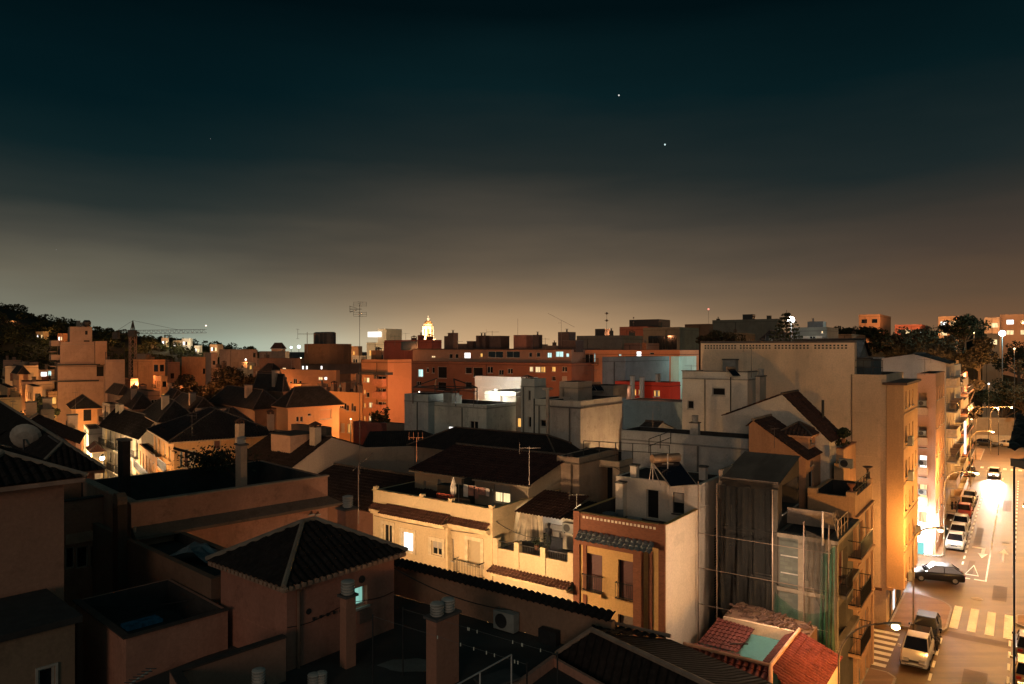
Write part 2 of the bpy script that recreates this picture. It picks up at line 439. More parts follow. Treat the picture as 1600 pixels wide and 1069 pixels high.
        if kw.get('sur'):      # raised surround
            q = kw['sur']; pr = -.05
            boxf(f, a-q, a-.002, z0-.075, z1+q, pr, .0); boxf(f, b+.002, b+q, z0-.075, z1+q, pr, .0); boxf(f, a-.002, b+.002, z1+.002, z1+q, pr, .0)
        fo = f.build(nm, kw.get('fm', FRM), s.o, T)
        m = MB(); boxf(m, a+t, b-t, z0+t, z1-t, dep, dep+.04); m.build('pane', mats['d' if kind == 'h' else kind], fo)
        if kind == 'd' and w > .6 and not kw.get('half') and RN.random() < .35 and hgt > .9: kw = dict(kw); kw['half'] = RN.uniform(.15, .6)
        if kind == 'h' or kw.get('half'):
            m = MB(); hs = kw.get('half', .45); boxf(m, a+t, b-t, z1-t-hgt*hs, z1-t, e+.002, dep-.002); m.build('shutter', shutter(kw.get('sc', (.40,.34,.27))), fo)
    def balcony(s, face, t0, t1, z, dep=.9, rail=1.0, solid=None, n=None):
        """slab, and railing of bars or a solid front"""
        T = Vector(s.off); m = MB()
        def bx(m, a, b, q0, q1, d0, d1):
            if face == 'L': m.box(-d1, a, q0, -d0, b, q1)
            else: m.box(a, -d1, q0, b, -d0, q1)
        bx(m, t0, t1, z-.16, z, .003, dep); bo = m.build('balcony', s.mat if solid else s.mat, s.o, T)
        r = MB()
        if solid:
            bx(r, t0, t1, z+.003, z+rail, dep-.1, dep); bx(r, t0, t0+.1, z+.003, z+rail, .003, dep-.1); bx(r, t1-.1, t1, z+.003, z+rail, .003, dep-.1)
            r.build('parapet', solid, bo)
        else:
            q = .02
            for zz in (z+.08, z+rail):
                bx(r, t0, t1, zz-q, zz+q, dep-.06, dep-.02); bx(r, t0, t0+.04, zz-q, zz+q, .003, dep-.06); bx(r, t1-.04, t1, zz-q, zz+q, .003, dep-.06)
            k = max(2, int((t1-t0)/.13))
            for i in range(k+1):
                t = t0+.02+(t1-t0-.04)*i/k; bx(r, t-.009, t+.009, z+.06, z+rail, dep-.05, dep-.03)
            for j in range(1, int(dep/.15)):
                for tt in (t0+.02, t1-.02): bx(r, tt-.009, tt+.009, z+.06, z+rail, j*.15, j*.15+.018)
            r.build('railing', IRON, bo)
        return bo
    def part(s, name, mb, mat, **kw): return mb.build(name, mat, s.o, Vector(s.off), **kw)
    def wpt(s, t, f, z):
        """local (x along u, y along v, z above base) to world"""
        return Vector((s.C.x+s.u[0]*t+s.v[0]*f, s.C.y+s.u[1]*t+s.v[1]*f, s.base+z))
    def chimney(s, x, y, z0, w=.6, h=1.2, mat=None, pot='cap', d=None):
        m = MB(); d = d or w
        m.box(x-w/2, y-d/2, z0-.4, x+w/2, y+d/2, z0+h)
        c = m.build('chimney', mat or s.mat, s.o, Vector(s.off))
        m = MB()
        if pot == 'cap':
            for sx in (-1, 1):
                for sy in (-1, 1): m.box(x+sx*(w/2-.06)-.05, y+sy*(d/2-.06)-.05, z0+h+.002, x+sx*(w/2-.06)+.05, y+sy*(d/2-.06)+.05, z0+h+.22)
            zc = z0+h+.22; e = w/2+.08; ed = d/2+.08
            m.add([(x-e,y-ed,zc),(x+e,y-ed,zc),(x+e,y+ed,zc),(x-e,y+ed,zc),(x,y,zc+.3)], [[0,1,4],[1,2,4],[2,3,4],[3,0,4],[3,2,1,0]])
            m.build('chimney_cap', tilemat((.12,.06,.04), True), c)
        elif pot == 'slab':
            m.box(x-w/2-.06, y-d/2-.06, z0+h+.002, x+w/2+.06, y+d/2+.06, z0+h+.1); m.build('chimney_cap', plain((.1,.09,.08)), c)
        elif pot == 'pipe':
            m.tube((x,y,z0+h), (x,y,z0+h+.45), .14, 10); m.box(x-.22,y-.22,z0+h+.5,x+.22,y+.22,z0+h+.55); m.tube((x,y,z0+h+.44),(x,y,z0+h+.51),.03,6)
            m.build('flue', plain((.07,.07,.07)), c)
        return c
# ================= camera ======================================================================
cd = bpy.data.cameras.new('camera'); cam = bpy.data.objects.new('camera', cd); COL.objects.link(cam)
cam.location = (0, 0, CH); cam.rotation_euler = (pi/2, 0, 0)
cd.sensor_width = 36; cd.lens = 36*F/1600; cd.shift_y = (HY-534.5)/1600; cd.clip_end = 6000; cd.clip_start = .2
S.camera = cam
S.view_settings.view_transform = 'Standard'; S.view_settings.look = 'None'; S.view_settings.exposure = 0
S.cycles.use_denoising = True; S.cycles.max_bounces = 5; S.cycles.diffuse_bounces = 3; S.cycles.glossy_bounces = 2
S.cycles.sample_clamp_indirect = 4; S.cycles.use_light_tree = True
# ================= night sky ===================================================================
w = bpy.data.worlds.new('World'); S.world = w; w.use_nodes = True; nt = w.node_tree; nt.nodes.clear()
out = nt.nodes.new('ShaderNodeOutputWorld'); bg = nt.nodes.new('ShaderNodeBackground')
tc = N(nt, 'ShaderNodeTexCoord'); sp = N(nt, 'ShaderNodeSeparateXYZ'); L(nt, tc.outputs['Generated'], sp.inputs[0])
def skyramp(pts):
    r = N(nt, 'ShaderNodeValToRGB'); el = r.color_ramp.elements
    def lin(c): return tuple(((x/255+.055)/1.055)**2.4 if x > 10 else x/255/12.92 for x in c)
    for i, (p, c) in enumerate(pts):
        e = el[i] if i < 2 else el.new(p)
        e.position = p*.90; e.color = rgba(lin(c))
    return r
# soft cloud bands bend the height a little
nz = N(nt, 'ShaderNodeTexNoise'); nz.inputs['Scale'].default_value = 1.0; nz.inputs['Detail'].default_value = 5
mp = N(nt, 'ShaderNodeMapping'); mp.inputs['Scale'].default_value = (1.2, 1.2, 7); mp.inputs['Rotation'].default_value = (0, .12, 0); L(nt, tc.outputs['Generated'], mp.inputs[0]); L(nt, mp.outputs[0], nz.inputs['Vector'])
ma = N(nt, 'ShaderNodeMath', operation='MULTIPLY_ADD'); L(nt, nz.outputs[0], ma.inputs[0]); ma.inputs[1].default_value = .16
sb = N(nt, 'ShaderNodeMath', operation='ADD'); L(nt, sp.outputs[2], sb.inputs[0]); sb.inputs[1].default_value = -.08
# the bend fades out at the horizon
L(nt, sb.outputs[0], ma.inputs[2])
zz = ma.outputs[0]
left = skyramp([(0, (146,156,140)), (.035, (126,126,110)), (.09, (104,99,84)), (.14, (74,73,65)), (.19, (42,50,48)), (.27, (15,34,37)), (.36, (4,25,30)), (.47, (1,14,18))])
mid = skyramp([(0, (186,152,114)), (.04, (164,136,104)), (.09, (136,114,89)), (.14, (106,92,75)), (.20, (72,67,59)), (.27, (36,43,42)), (.36, (10,31,35)), (.47, (2,16,20))])
right = skyramp([(0, (138,98,66)), (.04, (118,86,60)), (.09, (95,75,57)), (.14, (72,61,52)), (.20, (50,49,45)), (.27, (28,39,40)), (.36, (7,27,31)), (.47, (1,15,19))])
for r in (left, mid, right): L(nt, zz, r.inputs[0])
az = N(nt, 'ShaderNodeMath', operation='ARCTAN2'); L(nt, sp.outputs[0], az.inputs[0]); L(nt, sp.outputs[1], az.inputs[1])
def mr(a, b):
    m = N(nt, 'ShaderNodeMapRange', interpolation_type='SMOOTHSTEP'); m.inputs[1].default_value = a; m.inputs[2].default_value = b; L(nt, az.outputs[0], m.inputs[0]); return m.outputs[0]
c = mixc(nt, mr(-.48, .02), left.outputs[0], mid.outputs[0]); c = mixc(nt, mr(.02, .62), c, right.outputs[0])
# the sea front glow, low and blue-green
def blob(a0, wd, z0, hz, col):
    global c
    a = N(nt, 'ShaderNodeMath', operation='SUBTRACT'); L(nt, az.outputs[0], a.inputs[0]); a.inputs[1].default_value = a0
    a2 = N(nt, 'ShaderNodeMath', operation='DIVIDE'); L(nt, a.outputs[0], a2.inputs[0]); a2.inputs[1].default_value = wd
    b = N(nt, 'ShaderNodeMath', operation='DIVIDE'); L(nt, sp.outputs[2], b.inputs[0]); b.inputs[1].default_value = hz
    p = N(nt, 'ShaderNodeMath', operation='MULTIPLY'); L(nt, a2.outputs[0], p.inputs[0]); L(nt, a2.outputs[0], p.inputs[1])
    q = N(nt, 'ShaderNodeMath', operation='MULTIPLY_ADD'); L(nt, b.outputs[0], q.inputs[0]); L(nt, b.outputs[0], q.inputs[1]); L(nt, p.outputs[0], q.inputs[2])
    ng = N(nt, 'ShaderNodeMath', operation='MULTIPLY'); L(nt, q.outputs[0], ng.inputs[0]); ng.inputs[1].default_value = -1
    ex = N(nt, 'ShaderNodeMath', operation='EXPONENT'); L(nt, ng.outputs[0], ex.inputs[0])
    m = N(nt, 'ShaderNodeMix', data_type='RGBA', blend_type='ADD'); m.inputs[0].default_value = 1; L(nt, c, m.inputs[6])
    sc = N(nt, 'ShaderNodeMix', data_type='RGBA', blend_type='MIX'); sc.inputs[6].default_value = (0,0,0,1); sc.inputs[7].default_value = rgba(col); L(nt, ex.outputs[0], sc.inputs[0]); L(nt, sc.outputs[2], m.inputs[7])
    c = m.outputs[2]
blob(-.33, .16, 0, .045, (.06,.12,.11))
blob(-.05, .26, 0, .06, (.15,.085,.035))
# behind the lens the unseen sky is an even teal, raised as fill light
bk = N(nt, 'ShaderNodeMapRange', interpolation_type='SMOOTHSTEP'); bk.inputs[1].default_value = .15; bk.inputs[2].default_value = -.5; L(nt, sp.outputs[1], bk.inputs[0])
c = mixc(nt, bk.outputs[0], c, (.042,.085,.088))
L(nt, c, bg.inputs[0]); bg.inputs[1].default_value = 1.0; L(nt, bg.outputs[0], out.inputs[0])
# town glow from behind the lens, added as one very soft fill sun
sd = bpy.data.lights.new('town_glow_fill', 'SUN'); sd.energy = .31; sd.angle = radians(16); sd.color = (1, .66, .46)
so = bpy.data.objects.new('town_glow_fill', sd); COL.objects.link(so)
so.rotation_euler = Vector((.22, .94, -.19)).to_track_quat('-Z', 'Y').to_euler()
# ================= ground, hills ===============================================================
def asphalt(col=(.055,.05,.045), name='asphalt', rough=.55):
    m, nt, out = newmat(name); b = N(nt, 'ShaderNodeBsdfPrincipled', Roughness=rough)
    tc = N(nt, 'ShaderNodeTexCoord'); n = noise(nt, tc.outputs['Object'], .25, 5, .7); n2 = noise(nt, tc.outputs['Object'], 30, 2)
    mp = N(nt, 'ShaderNodeMapping'); mp.inputs['Rotation'].default_value = (0,0,-radians(54.2)); mp.inputs['Scale'].default_value = (.05, 1.1, 1); L(nt, tc.outputs['Object'], mp.inputs[0]); n4 = noise(nt, mp.outputs[0], .8, 3)
    c = mixc(nt, ramp(nt, n.outputs[0], .35, .7).outputs[0], tuple(x*1.35 for x in col), tuple(x*.6 for x in col))
    c = mixc(nt, ramp(nt, n2.outputs[0], .4, .65, (0,0,0), (.5,)*3).outputs[0], c, tuple(x*1.6 for x in col))
    c = mixc(nt, ramp(nt, n4.outputs[0], .45, .6, (0,0,0), (.5,)*3).outputs[0], c, tuple(x*.55 for x in col))
    L(nt, c, b.inputs['Base Color']); b.inputs['Specular IOR Level'].default_value = .3
    bp = N(nt, 'ShaderNodeBump', Strength=.3, Distance=.01); L(nt, n2.outputs[0], bp.inputs['Height']); L(nt, bp.outputs[0], b.inputs['Normal'])
    L(nt, b.outputs[0], out.inputs[0]); return m
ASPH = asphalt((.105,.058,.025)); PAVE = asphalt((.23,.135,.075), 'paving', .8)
g = MB(); g.quad((-1500,-200,-.02),(2500,-200,-.02),(2500,4500,-.02),(-1500,4500,-.02)); g.build('ground', asphalt((.045,.04,.034),'town_ground',.95), kind='structure')
# street frame: origin on the left kerb, x along the street, y to the left
A36 = radians(35.8); US = (sin(A36), cos(A36)); VS = (-cos(A36), sin(A36))
def st(x, y, z=0): return Vector((KO.x+US[0]*x+VS[0]*y, KO.y+US[1]*x+VS[1]*y, z))
KO = P(1472, 1000, ZD(1000, 0)); KO.z = 0
SRZ = pi/2-A36
def st_of(px, py, z=0):
    d = ZD(py, z); p = P(px, py, d); dx, dy = p.x-KO.x, p.y-KO.y
    return dx*US[0]+dy*US[1], dx*VS[0]+dy*VS[1]
def plan(px,py,z): d=ZD(py,z); return Vector(((px-CX)/F*d, d, z))
TERRA = (.105,.045,.028); DARKT = (.022,.015,.012)
PEACH = (.50,.29,.18); CREAM = (.62,.47,.29); BEIGE = (.60,.42,.28); GREY = (.30,.31,.28); WHITE = (.62,.58,.50)
COPE = plain((.36,.24,.17), .9); DCOPE = plain((.07,.05,.04), .9)
# ---------------- nearest block: stair house, its terrace, yard walls --------------------------
b = B('stair_house','building','peach stair house with dark pyramid tile roof and small lit square window',443,921,20,322,637,a=38.7,base=0,col=(.43,.19,.13),dirt=.5,streak=.5)
# the eave corner is the pixel reading; the wall stands 0.3 m inside it
q = .32; b.C = Vector((b.C.x+(b.u[0]+b.v[0])*q, b.C.y+(b.u[1]+b.v[1])*q, b.C.z)); b.U -= 2*q; b.V -= 2*q
b.o.location = (b.C.x, b.C.y, 0)
b.W('R',553,574,917,948,'g',sill=True,dep=.2)
b.build('hip',near=True,rise=1.15,ov=.32,tcol=DARKT,eave=plain((.34,.2,.14),.9))
SH = b
m = MB()
for i in range(int((b.U+.6)/.22)): m.tube((-.30+i*.22,-.34,b.h-.04),(-.30+i*.22,-.20,b.h-.02),.075,6)
for i in range(int((b.V+.6)/.22)): m.tube((-.34,-.30+i*.22,b.h-.04),(-.20,-.30+i*.22,b.h-.02),.075,6)
b.part('eave_tiles', m, plain((.4,.25,.17),.9))
m = MB(); m.tube((b.U*.18,-.02,b.h-1.0),(b.U*.18,.02,b.h-1.0),.09,10); b.part('vent_hole',m,DARKF); m=MB(); t=b.at('R',565); m.tube((t,-.03,b.h-.55),(t,.03,b.h-.55),.12,12); b.part('vent_hole', m, DARKF)
def louvre_vent(x, y, z, r=.2, h=.4, mat=None):
    """round ventilator of stacked rings"""
    m = MB(); pr = [(r*.8,0)]
    for i in range(4):
        zz = h*(.08+i*.21); pr += [(r*.82,zz),(r*1.02,zz+.01),(r*1.02,zz+h*.10),(r*.82,zz+h*.12)]
    pr += [(r*1.04,h*.93),(r*.98,h),(r*.5,h+.03)]
    m.lathe(pr,(x,y,z),16); return m
VENTM = plain((.42,.38,.33),.6)
def stack(px, py, d, xl, xr, zbase, label, vents, a=40, mat=None, slab=True):
    b = B('chimney_stack','chimney stack',label,px,py,d,xl,xr,a=a,base=zbase,col=(.42,.2,.13),dirt=.35,mat=mat)
    m = MB(); m.box(0,0,0,b.U,b.V,b.h); b.part('shaft',m,b.mat)
    m = MB(); m.box(-.06,-.06,b.h+.002,b.U+.06,b.V+.06,b.h+.07); b.part('slab',m,plain((.12,.10,.09),.9))
    for (fx,fy,r,h) in vents: b.part('vent',louvre_vent(b.U*fx,b.V*fy,b.h+.07,r,h),VENTM)
    return b
stack(682,972,19.2,666,717,11.7,'tall plastered chimney stack with two round louvred vents on the dark terrace',[(.25,.5,.19,.34),(.74,.5,.19,.34)])
stack(541,936,20.6,533,556,11.7,'slim chimney stack with one round vent against the stair house wall',[(.5,.5,.2,.38)])
stack(540,799,27,527,558,8,'reddish chimney stack with single round vent before the black tiled roof',[(.55,.5,.2,.42)])
for (px,py,d,l) in ((404,1062,17.6,'round louvred vent poking up beside the low terrace wall'),(490,1035,19.5,'small round metal vent on the dark terrace by the stair house'),(502,1040,19.6,'squat short vent beside the taller metal vent on the terrace')):
    p = P(px,py,d); mm = louvre_vent(0,0,0,.16 if px>403 else .24,.35); o = mm.build('roof_vent',VENTM); o.location=(p.x,p.y,11.72 if px > 410 else p.z-.1)
    if px > 410: o.location.z = 11.72
    tag(o,l,'vent')
    if px < 410:
        m2 = MB(); m2.tube((0,0,-.9),(0,0,0),.2,10); m2.build('pipe',plain((.1,.09,.08)),o)
# box house with open top
b = B('peach_block','building','peach block with bare walls and sunken dark roof holding a faint skylight',197,997,19.86,118,356,a=42.5,base=0,col=(.45,.22,.15),dirt=.55,streak=.6)
b.build('flat',ph=1.0,pt=.1,near=True)
p = plan(222,974,b.h-.95); m = MB(); m.box(-.55,-.3,0,.55,.3,.1); k = m.build('skylight',lit((.0008,.005,.008),1.0),b.o); dx_,dy_=p.x-b.C.x,p.y-b.C.y; k.location=(dx_*b.u[0]+dy_*b.u[1],dx_*b.v[0]+dy_*b.v[1],b.h-.98)
m = MB(); m.box(-.1,-.1,b.h+.003,b.U,.12,b.h+.04); m.box(-.1,.12,b.h+.003,.12,b.V,b.h+.04); b.part('coping',m,DCOPE)
# terrace slab with yard walls (belongs to the stair house block)
b2 = B('terrace_block','building','dark flat roof terrace with long low tile topped wall',450,1068,17.5,a=40,base=0,U=.5,V=.5,col=(.42,.21,.14))
b2.o.location = (0,0,0); b2.o.rotation_euler=(0,0,0)
FZ = 11.7
a1 = plan(613,928,FZ); a2 = plan(844,996,FZ); dv = (a2-a1).normalized(); dn = Vector((-dv.y,dv.x,0));
if dn.y < 0: dn = -dn
a0 = a1-dv*1.2; a3 = a2+dv*2.6
m = MB(); m.prism([(a0.x,a0.y),(a3.x,a3.y),(8.2,6),(-9,6),(-11,19),(-8.6,22.5)],0,FZ); m.build('roof',asphalt((.05,.045,.04),'terrace_paving',.7),b2.o)
m = MB(); q0=a0; q1=a3
def wallseg(m,p,q,z0,z1,th,nrm):
    m.prism([(p.x,p.y),(q.x,q.y),(q.x+nrm.x*th,q.y+nrm.y*th),(p.x+nrm.x*th,p.y+nrm.y*th)],z0,z1)
wallseg(m,a0,a3,FZ+.003,12.78,.22,dn); m.build('wall',stucco((.34,.20,.13),.5),b2.o)
m = MB(); m.tiles(a0-dn*.12+Vector((0,0,12.8-FZ)), a3-dn*.12+Vector((0,0,12.8-FZ)), a3+dn*.3+Vector((0,0,13.0-FZ)), a0+dn*.3+Vector((0,0,13.0-FZ)), per=.24, course=.3, amp=.05)
m.build('coping',tilemat(DARKT,True),b2.o)
# low wall near the lens, beside the stair house
p, q = plan(265,1050,12.92), plan(441,993,12.92); m = MB(); nn = Vector((-(q-p).y,(q-p).x,0)).normalized()*-1
wallseg(m,p,q,FZ+.003,12.92,.2,nn); r_ = plan(300,1110,12.92); d2=(r_-p).normalized(); n2 = Vector((-d2.y,d2.x,0));
wallseg(m,p,p+d2*3,FZ+.003,12.915,.2,n2); m.build('wall',stucco((.42,.22,.15),.4),b2.o)
m = MB(); wallseg(m,p,q,12.923,12.97,.26,nn); wallseg(m,p,p+d2*3,12.918,12.965,.24,n2); m.build('coping',DCOPE,b2.o)
# pale wash of worn paint on the terrace + litter
m = MB()
def rag(cx,cy,z,w,h,n=14):
    vs=[(cx+cos(2*pi*k/n)*w*RN.uniform(.7,1),cy+sin(2*pi*k/n)*h*RN.uniform(.7,1),z) for k in range(n)]; m.add(vs,[list(range(n))])
p = plan(640,1040,FZ); rag(p.x,p.y,FZ+.006,1.0,.55); o = m.build('roof_patch',asphalt((.16,.15,.13),'bare_screed',.9)); tag(o,'pale worn patch on the dark terrace floor','patch',kind='structure')
# clothes lines with pegs
cl = empty('clothes_line',(0,0,0),0,'clothes line with scattered pale pegs over the dark terrace','clothes line')
m = MB(); pg = MB(); hz = FZ+1.9
A, Bq = plan(600,960,hz), plan(850,1010,hz)
for k in range(2):
    off = Vector((-.25*k*3-.5,-.55*k-.4,0)); p0 = Vector((-2.6,20.6,hz))+off; p1 = Vector((1.6,17.6,hz))+off
    m.tube(p0,p1,.003,4)
    for j in range(7):
        tt = RN.uniform(.45,.95); c = p0.lerp(p1,tt); pg=MB(); pg.box(c.x-.012,c.y-.012,c.z-.06,c.x+.012,c.y+.012,c.z+.02); pg.build('peg',plain((.6,.6,.5)),cl)
m.build('line',plain((.2,.2,.18)),cl)
m = MB()
for e in (0,1):
    for k in (0,1):
        off = Vector((-.25*k*3-.5,-.55*k-.4,0)); c = (Vector((-2.6,20.6,hz)) if e==0 else Vector((1.6,17.6,hz)))+off; m=MB(); m.tube((c.x,c.y,FZ),(c.x,c.y,hz+.05),.02,6); m.build('post',DARKF,cl)
# white pipe railing
rl = empty('pipe_railing',(0,0,0),0,'bare grey pipe handrail at the near edge of the terrace','railing')
pA, pB = P(705,1075,15.6), P(799,1023,17.4); m = MB(); m.tube(pA,pB,.02,6)
m.build('rail',plain((.5,.46,.42),.4),rl); m = MB()
for q in (0,.45,1):
    c = pA.lerp(pB,q); m=MB(); m.tube((c.x,c.y,FZ),(c.x,c.y,c.z),.02,6); m.build('post',plain((.5,.46,.42),.4),rl)
def ac_unit(loc, rz, label, s=1.0, group=None):
    e = empty('air_conditioner',loc,rz,label,'air conditioner',group); m = MB(); w,h,d=.42*s,.3*s,.15*s
    m.box(-w,-d,-h,w,d,h); m.build('casing',plain((.28,.28,.25),.5),e)
    m = MB(); m.lathe([(.24*s,0),(.24*s,.012)],(0,0,0),16); f = m.build('fan_grille',DARKF,e); f.rotation_euler=(pi/2,0,0); f.location=(-.1*s,-d-.002,0)
    m = MB()
    for k in (-1,1): m.box(k*w*.7-.02,-d,-h-.05,k*w*.7+.02,d+.2,-h-.003)
    m.build('bracket',DARKF,e); return e
wr = math.atan2(dv.y,dv.x)
def onwall(px,py,z):
    # point on yard wall at column px
    r=(px-CX)/F; t=(r*a1.y-a1.x)/(dv.x-r*dv.y); c=a1+dv*t; return Vector((c.x,c.y,0))+(-dn)*.22+Vector((0,0,CH-(py-HY)/F*(c.y)))
ac_unit(onwall(797,966,0),wr,'air conditioner hung on the low terrace wall below the cream house')
o = ac_unit(onwall(864,992,0),wr,'dark object like a fan unit at the bend of the terrace wall',.8)
for ch in o.children: 
    if ch.name.startswith('casing'): ch.data.materials[0] = DARKF
# roof at bottom centre-right
b3 = empty('tiled_annex',(0,0,0),0,'dark tiled annex roof with pale ridge line nearest the red roofs','building')
rz0 = 12.80
R0 = plan(926,988,rz0); R1 = plan(1100,1071,rz0); dr = (R1-R0).normalized(); R1 = R0+dr*7.5
E0 = plan(869,1026,11.75); E1 = E0+dr*6.8
m = MB(); m.tiles(E0,E1,R1,R0,per=.3,course=.4,amp=.06); 
T0 = plan(922,970,12.25); T1 = plan(1048,999,12.25); T1=T1; fd=(T1-T0).normalized()
far1 = T1; R1b = R1
# slope B between ridge and the far eave: built as two tiled strips
m.tiles(T1+Vector((0,0,0)),T0,R0,R0+dr*.01+Vector((0,0,0)),per=.26,course=.4,amp=.05)
m.build('roof',tilemat(DARKT,True),b3)
m = MB(); m.add([tuple(T1),tuple(R0),tuple(R1),(T1.x+dr.x*6.5,T1.y+dr.y*6.5,12.25)],[[0,1,2,3]],[[(0,0),(0,3),(7,3),(7,0)]]); m.build('roof',tilemat(DARKT,False),b3)
m = MB(); m.tube(R0+Vector((0,0,.07)),R1+Vector((0,0,.07)),.08,6); m.tube(T0+Vector((0,0,.1)),T1+Vector((0,0,.1)),.06,6); m.tube(E0+Vector((0,0,.1)),R0+Vector((0,0,.1)),.07,6); m.build('ridge',plain((.36,.25,.18),.9),b3)
m = MB(); m.prism([(E0.x,E0.y),(E1.x,E1.y),(R1.x,R1.y),(T1.x+dr.x*6.4,T1.y+dr.y*6.4),(T1.x,T1.y),(T0.x,T0.y)],0,11.6); m.build('wall',stucco((.45,.24,.16),.4),b3)
w0 = plan(812,1069,11.95); w1 = plan(869,1027,11.95); m = MB(); d9=(w1-w0).normalized(); n9=Vector((-d9.y,d9.x,0))
wallseg(m,w0-d9*2,w1,11.0,12.0,.12,n9); w2 = w1+dr*3.5; n8=Vector((-dr.y,dr.x,0)); wallseg(m,w1,w2,11.0,11.95,.1,-n8); m.build('parapet',stucco((.5,.25,.17),.3),b3)
# stray TV aerial at the bottom left
ae = empty('tv_aerial',(0,0,0),0,'short striped aerial boom in front of the peach block wall','aerial')
pA, pB = P(203,1069,15.5), P(236,1047,15.9); m = MB(); m.tube(pA,pB,.022,6); m.build('boom',plain((.5,.48,.4),.4),ae); m = MB()
for k in range(6):
    c = pA.lerp(pB,k/5); m.tube(c+Vector((-.12,.0,.03)),c+Vector((.12,0,.03)),.012,5)
m.build('element',DARKF,ae); m = MB(); m.tube((pA.x,pA.y,10),pA,.02,6); m.build('mast',DARKF,ae)

# ---------------- big wall at the far left ------------------------------------------------------
b = B('corner_house','building','tall brown corner house with black hip roof at the picture edge',-60,765,20.5,-120,100,a=42,col=(.40,.20,.13),V=8,dirt=.35,streak=.3)
b.build('hip',near=True,rise=.75,ov=.5,tcol=DARKT,eave=plain((.4,.24,.17),.9))
b = B('low_house','building','low dark house with black lean-to roof and single doorway',-120,1032,17.2,a=42,xr=117,V=3.0,col=(.26,.17,.11))
b.W('R',59,86,1043,1090,'d',door=True,sur=.06,dep=.1)
b.build('flat',ph=.0,ov=.15,roofmat=ROOFBLACK,near=True)
# brown wall with ribbon window
b = B('ribbon_window_house','building','brown rendered house with ribbon of four dark windows beside the corner house',60,790,29,20,181,a=45,col=(.40,.19,.12),V=7,dirt=.5,streak=.6)
for (x0,x1) in ((102,117),(119,138),(141,160),(163,181)): b.W('R',x0,x1,855-(x0-102)*.06,889-(x0-102)*.06,'d',dep=.12,sill=False,fm=plain((.42,.27,.19)))
b.build('flat',ph=.8,near=True,coping=DCOPE)
m = MB(); t0,t1=b.at('R',102),b.at('R',181); z=b.z('R',t0,842); m.box(t0,-.08,z-.25,t1,-.003,z+.16); b.part('string_course',m,plain((.5,.3,.2),.9)); m=MB(); z=b.z('R',t0,949); m.box(t0,-.08,z-.3,t1,-.003,z); b.part('string_course',m,plain((.5,.3,.2),.9))
b = B('dark_pier','chimney stack','dark square pier with rounded cap rising beside the long terrace wall',184,770,27.5,176,199,a=45,col=(.10,.06,.04))
m = MB(); m.box(0,0,0,b.U,b.V,b.h-.5); b.part('shaft',m,b.mat); m=MB(); m.tube((0,b.V/2,b.h-.38),(b.U,b.V/2,b.h-.38),b.V*.5,14); b.part('cap',m,stucco((.24,.15,.10)))
m = MB(); m.tube((b.U+.25,-.05,2),(b.U+.25,-.05,b.h-1.4),.06,8); b.part('drainpipe',m,plain((.3,.22,.17)))
# long terrace house
b = B('long_terrace_house','building','long peach terrace house with deep moulded cornice and dark sunken roof',205,788,28,a=45.5,xr=512,V=7,col=(.46,.23,.15),dirt=.7,streak=.7)  # raised dirt also stands in for the shade below the cornice
z1=b.z('R',b.U,826); 
for px in (486,496): b.W('R',px-2,px+2,799,803,'v')
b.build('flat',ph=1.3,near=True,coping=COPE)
m = MB(); zc=b.z('R',b.U,783)
m.add([(0,-.003,zc+.25),(b.U+.0,-.003,zc+.25),(b.U+.5,-.55,zc-.05),(0,-.55,zc-.05),(0,-.003,zc-.25),(b.U,-.003,zc-.25),(b.U+.5,-.55,zc-.17),(0,-.55,zc-.17)],[[0,3,2,1],[3,7,6,2],[7,4,5,6],[1,2,6,5],[0,4,7,3]]); b.part('cornice',m,stucco((.16,.11,.08),.6))  # cornice coloured dark in place of the shade lying on it
LT = b
# bluish plastic sheet and clutter on the low terrace in front
o = tag(empty('plastic_sheet',P(312,872,26)),'crumpled bluish plastic sheet lying on the dark terrace','plastic sheet'); m = MB(); n=9
g_=[[None]*n for _ in range(n)]; vs=[]
for i in range(n):
    for j in range(n): vs.append((i*.22-.9,j*.14-.5,RN.uniform(0,.22)+.25*sin(i*.6)))
m.add(vs,[[i*n+j,(i+1)*n+j,(i+1)*n+j+1,i*n+j+1] for i in range(n-1) for j in range(n-1)]); m.build('sheet',plain((.09,.12,.13),.3,0,.8),o)
b = B('low_terrace_block','building','low black terrace between the peach block and the long terrace house',330,905,23,120,420,a=42,col=(.2,.12,.08)); b.build('flat',ph=.4)
# ---------------- yellow brick-trimmed house ----------------------------------------------------
b = B('yellow_house','building','yellow house with brick pilasters, checker tile band and white side wall',1040,821,38,897,a=35.8,U=8.95,col=(.62,.37,.14),dirt=.2,streak=.2)
YH = b; YSIDE = stucco((.72,.60,.47),.15,.9,.2)
for (x0,x1,y0,y1) in ((914,941,866,925),(966,997,877,939),(914,941,950,1000),(966,997,963,1012)):
    b.W('L',x0,x1,y0,y1,'r' if y0<945 else 's',dep=.22,sill=False,door=y0<945,fm=DARKF,sc=(.2,.15,.11))
b.build('flat',ph=1.05,near=True,pt=.25)
for (x0,x1,yb) in ((912,943,925),(964,999,939)):
    t0,t1=b.at('L',x1),b.at('L',x0); z=b.z('L',(t0+t1)/2,yb); b.balcony('L',t0,t1,z+.02,.28,.95)
BRK = stucco((.27,.10,.05),.2,.9,.1,brick=.075)
def lpanel(m,b,px0,px1,z0,z1,d0,d1,face='L'):
    t0,t1=sorted((b.at(face,px0),b.at(face,px1)))
    if face=='L': m.box(-d1,t0,z0,-d0,t1,z1)
    else: m.box(t0,-d1,z0,t1,-d0,z1)
m = MB(); ztop=b.h-.02; zt=b.h-1.75
for (x0,x1,d) in ((897,909,.09),(911,917.5,.06)): 
    pass
V=b.V
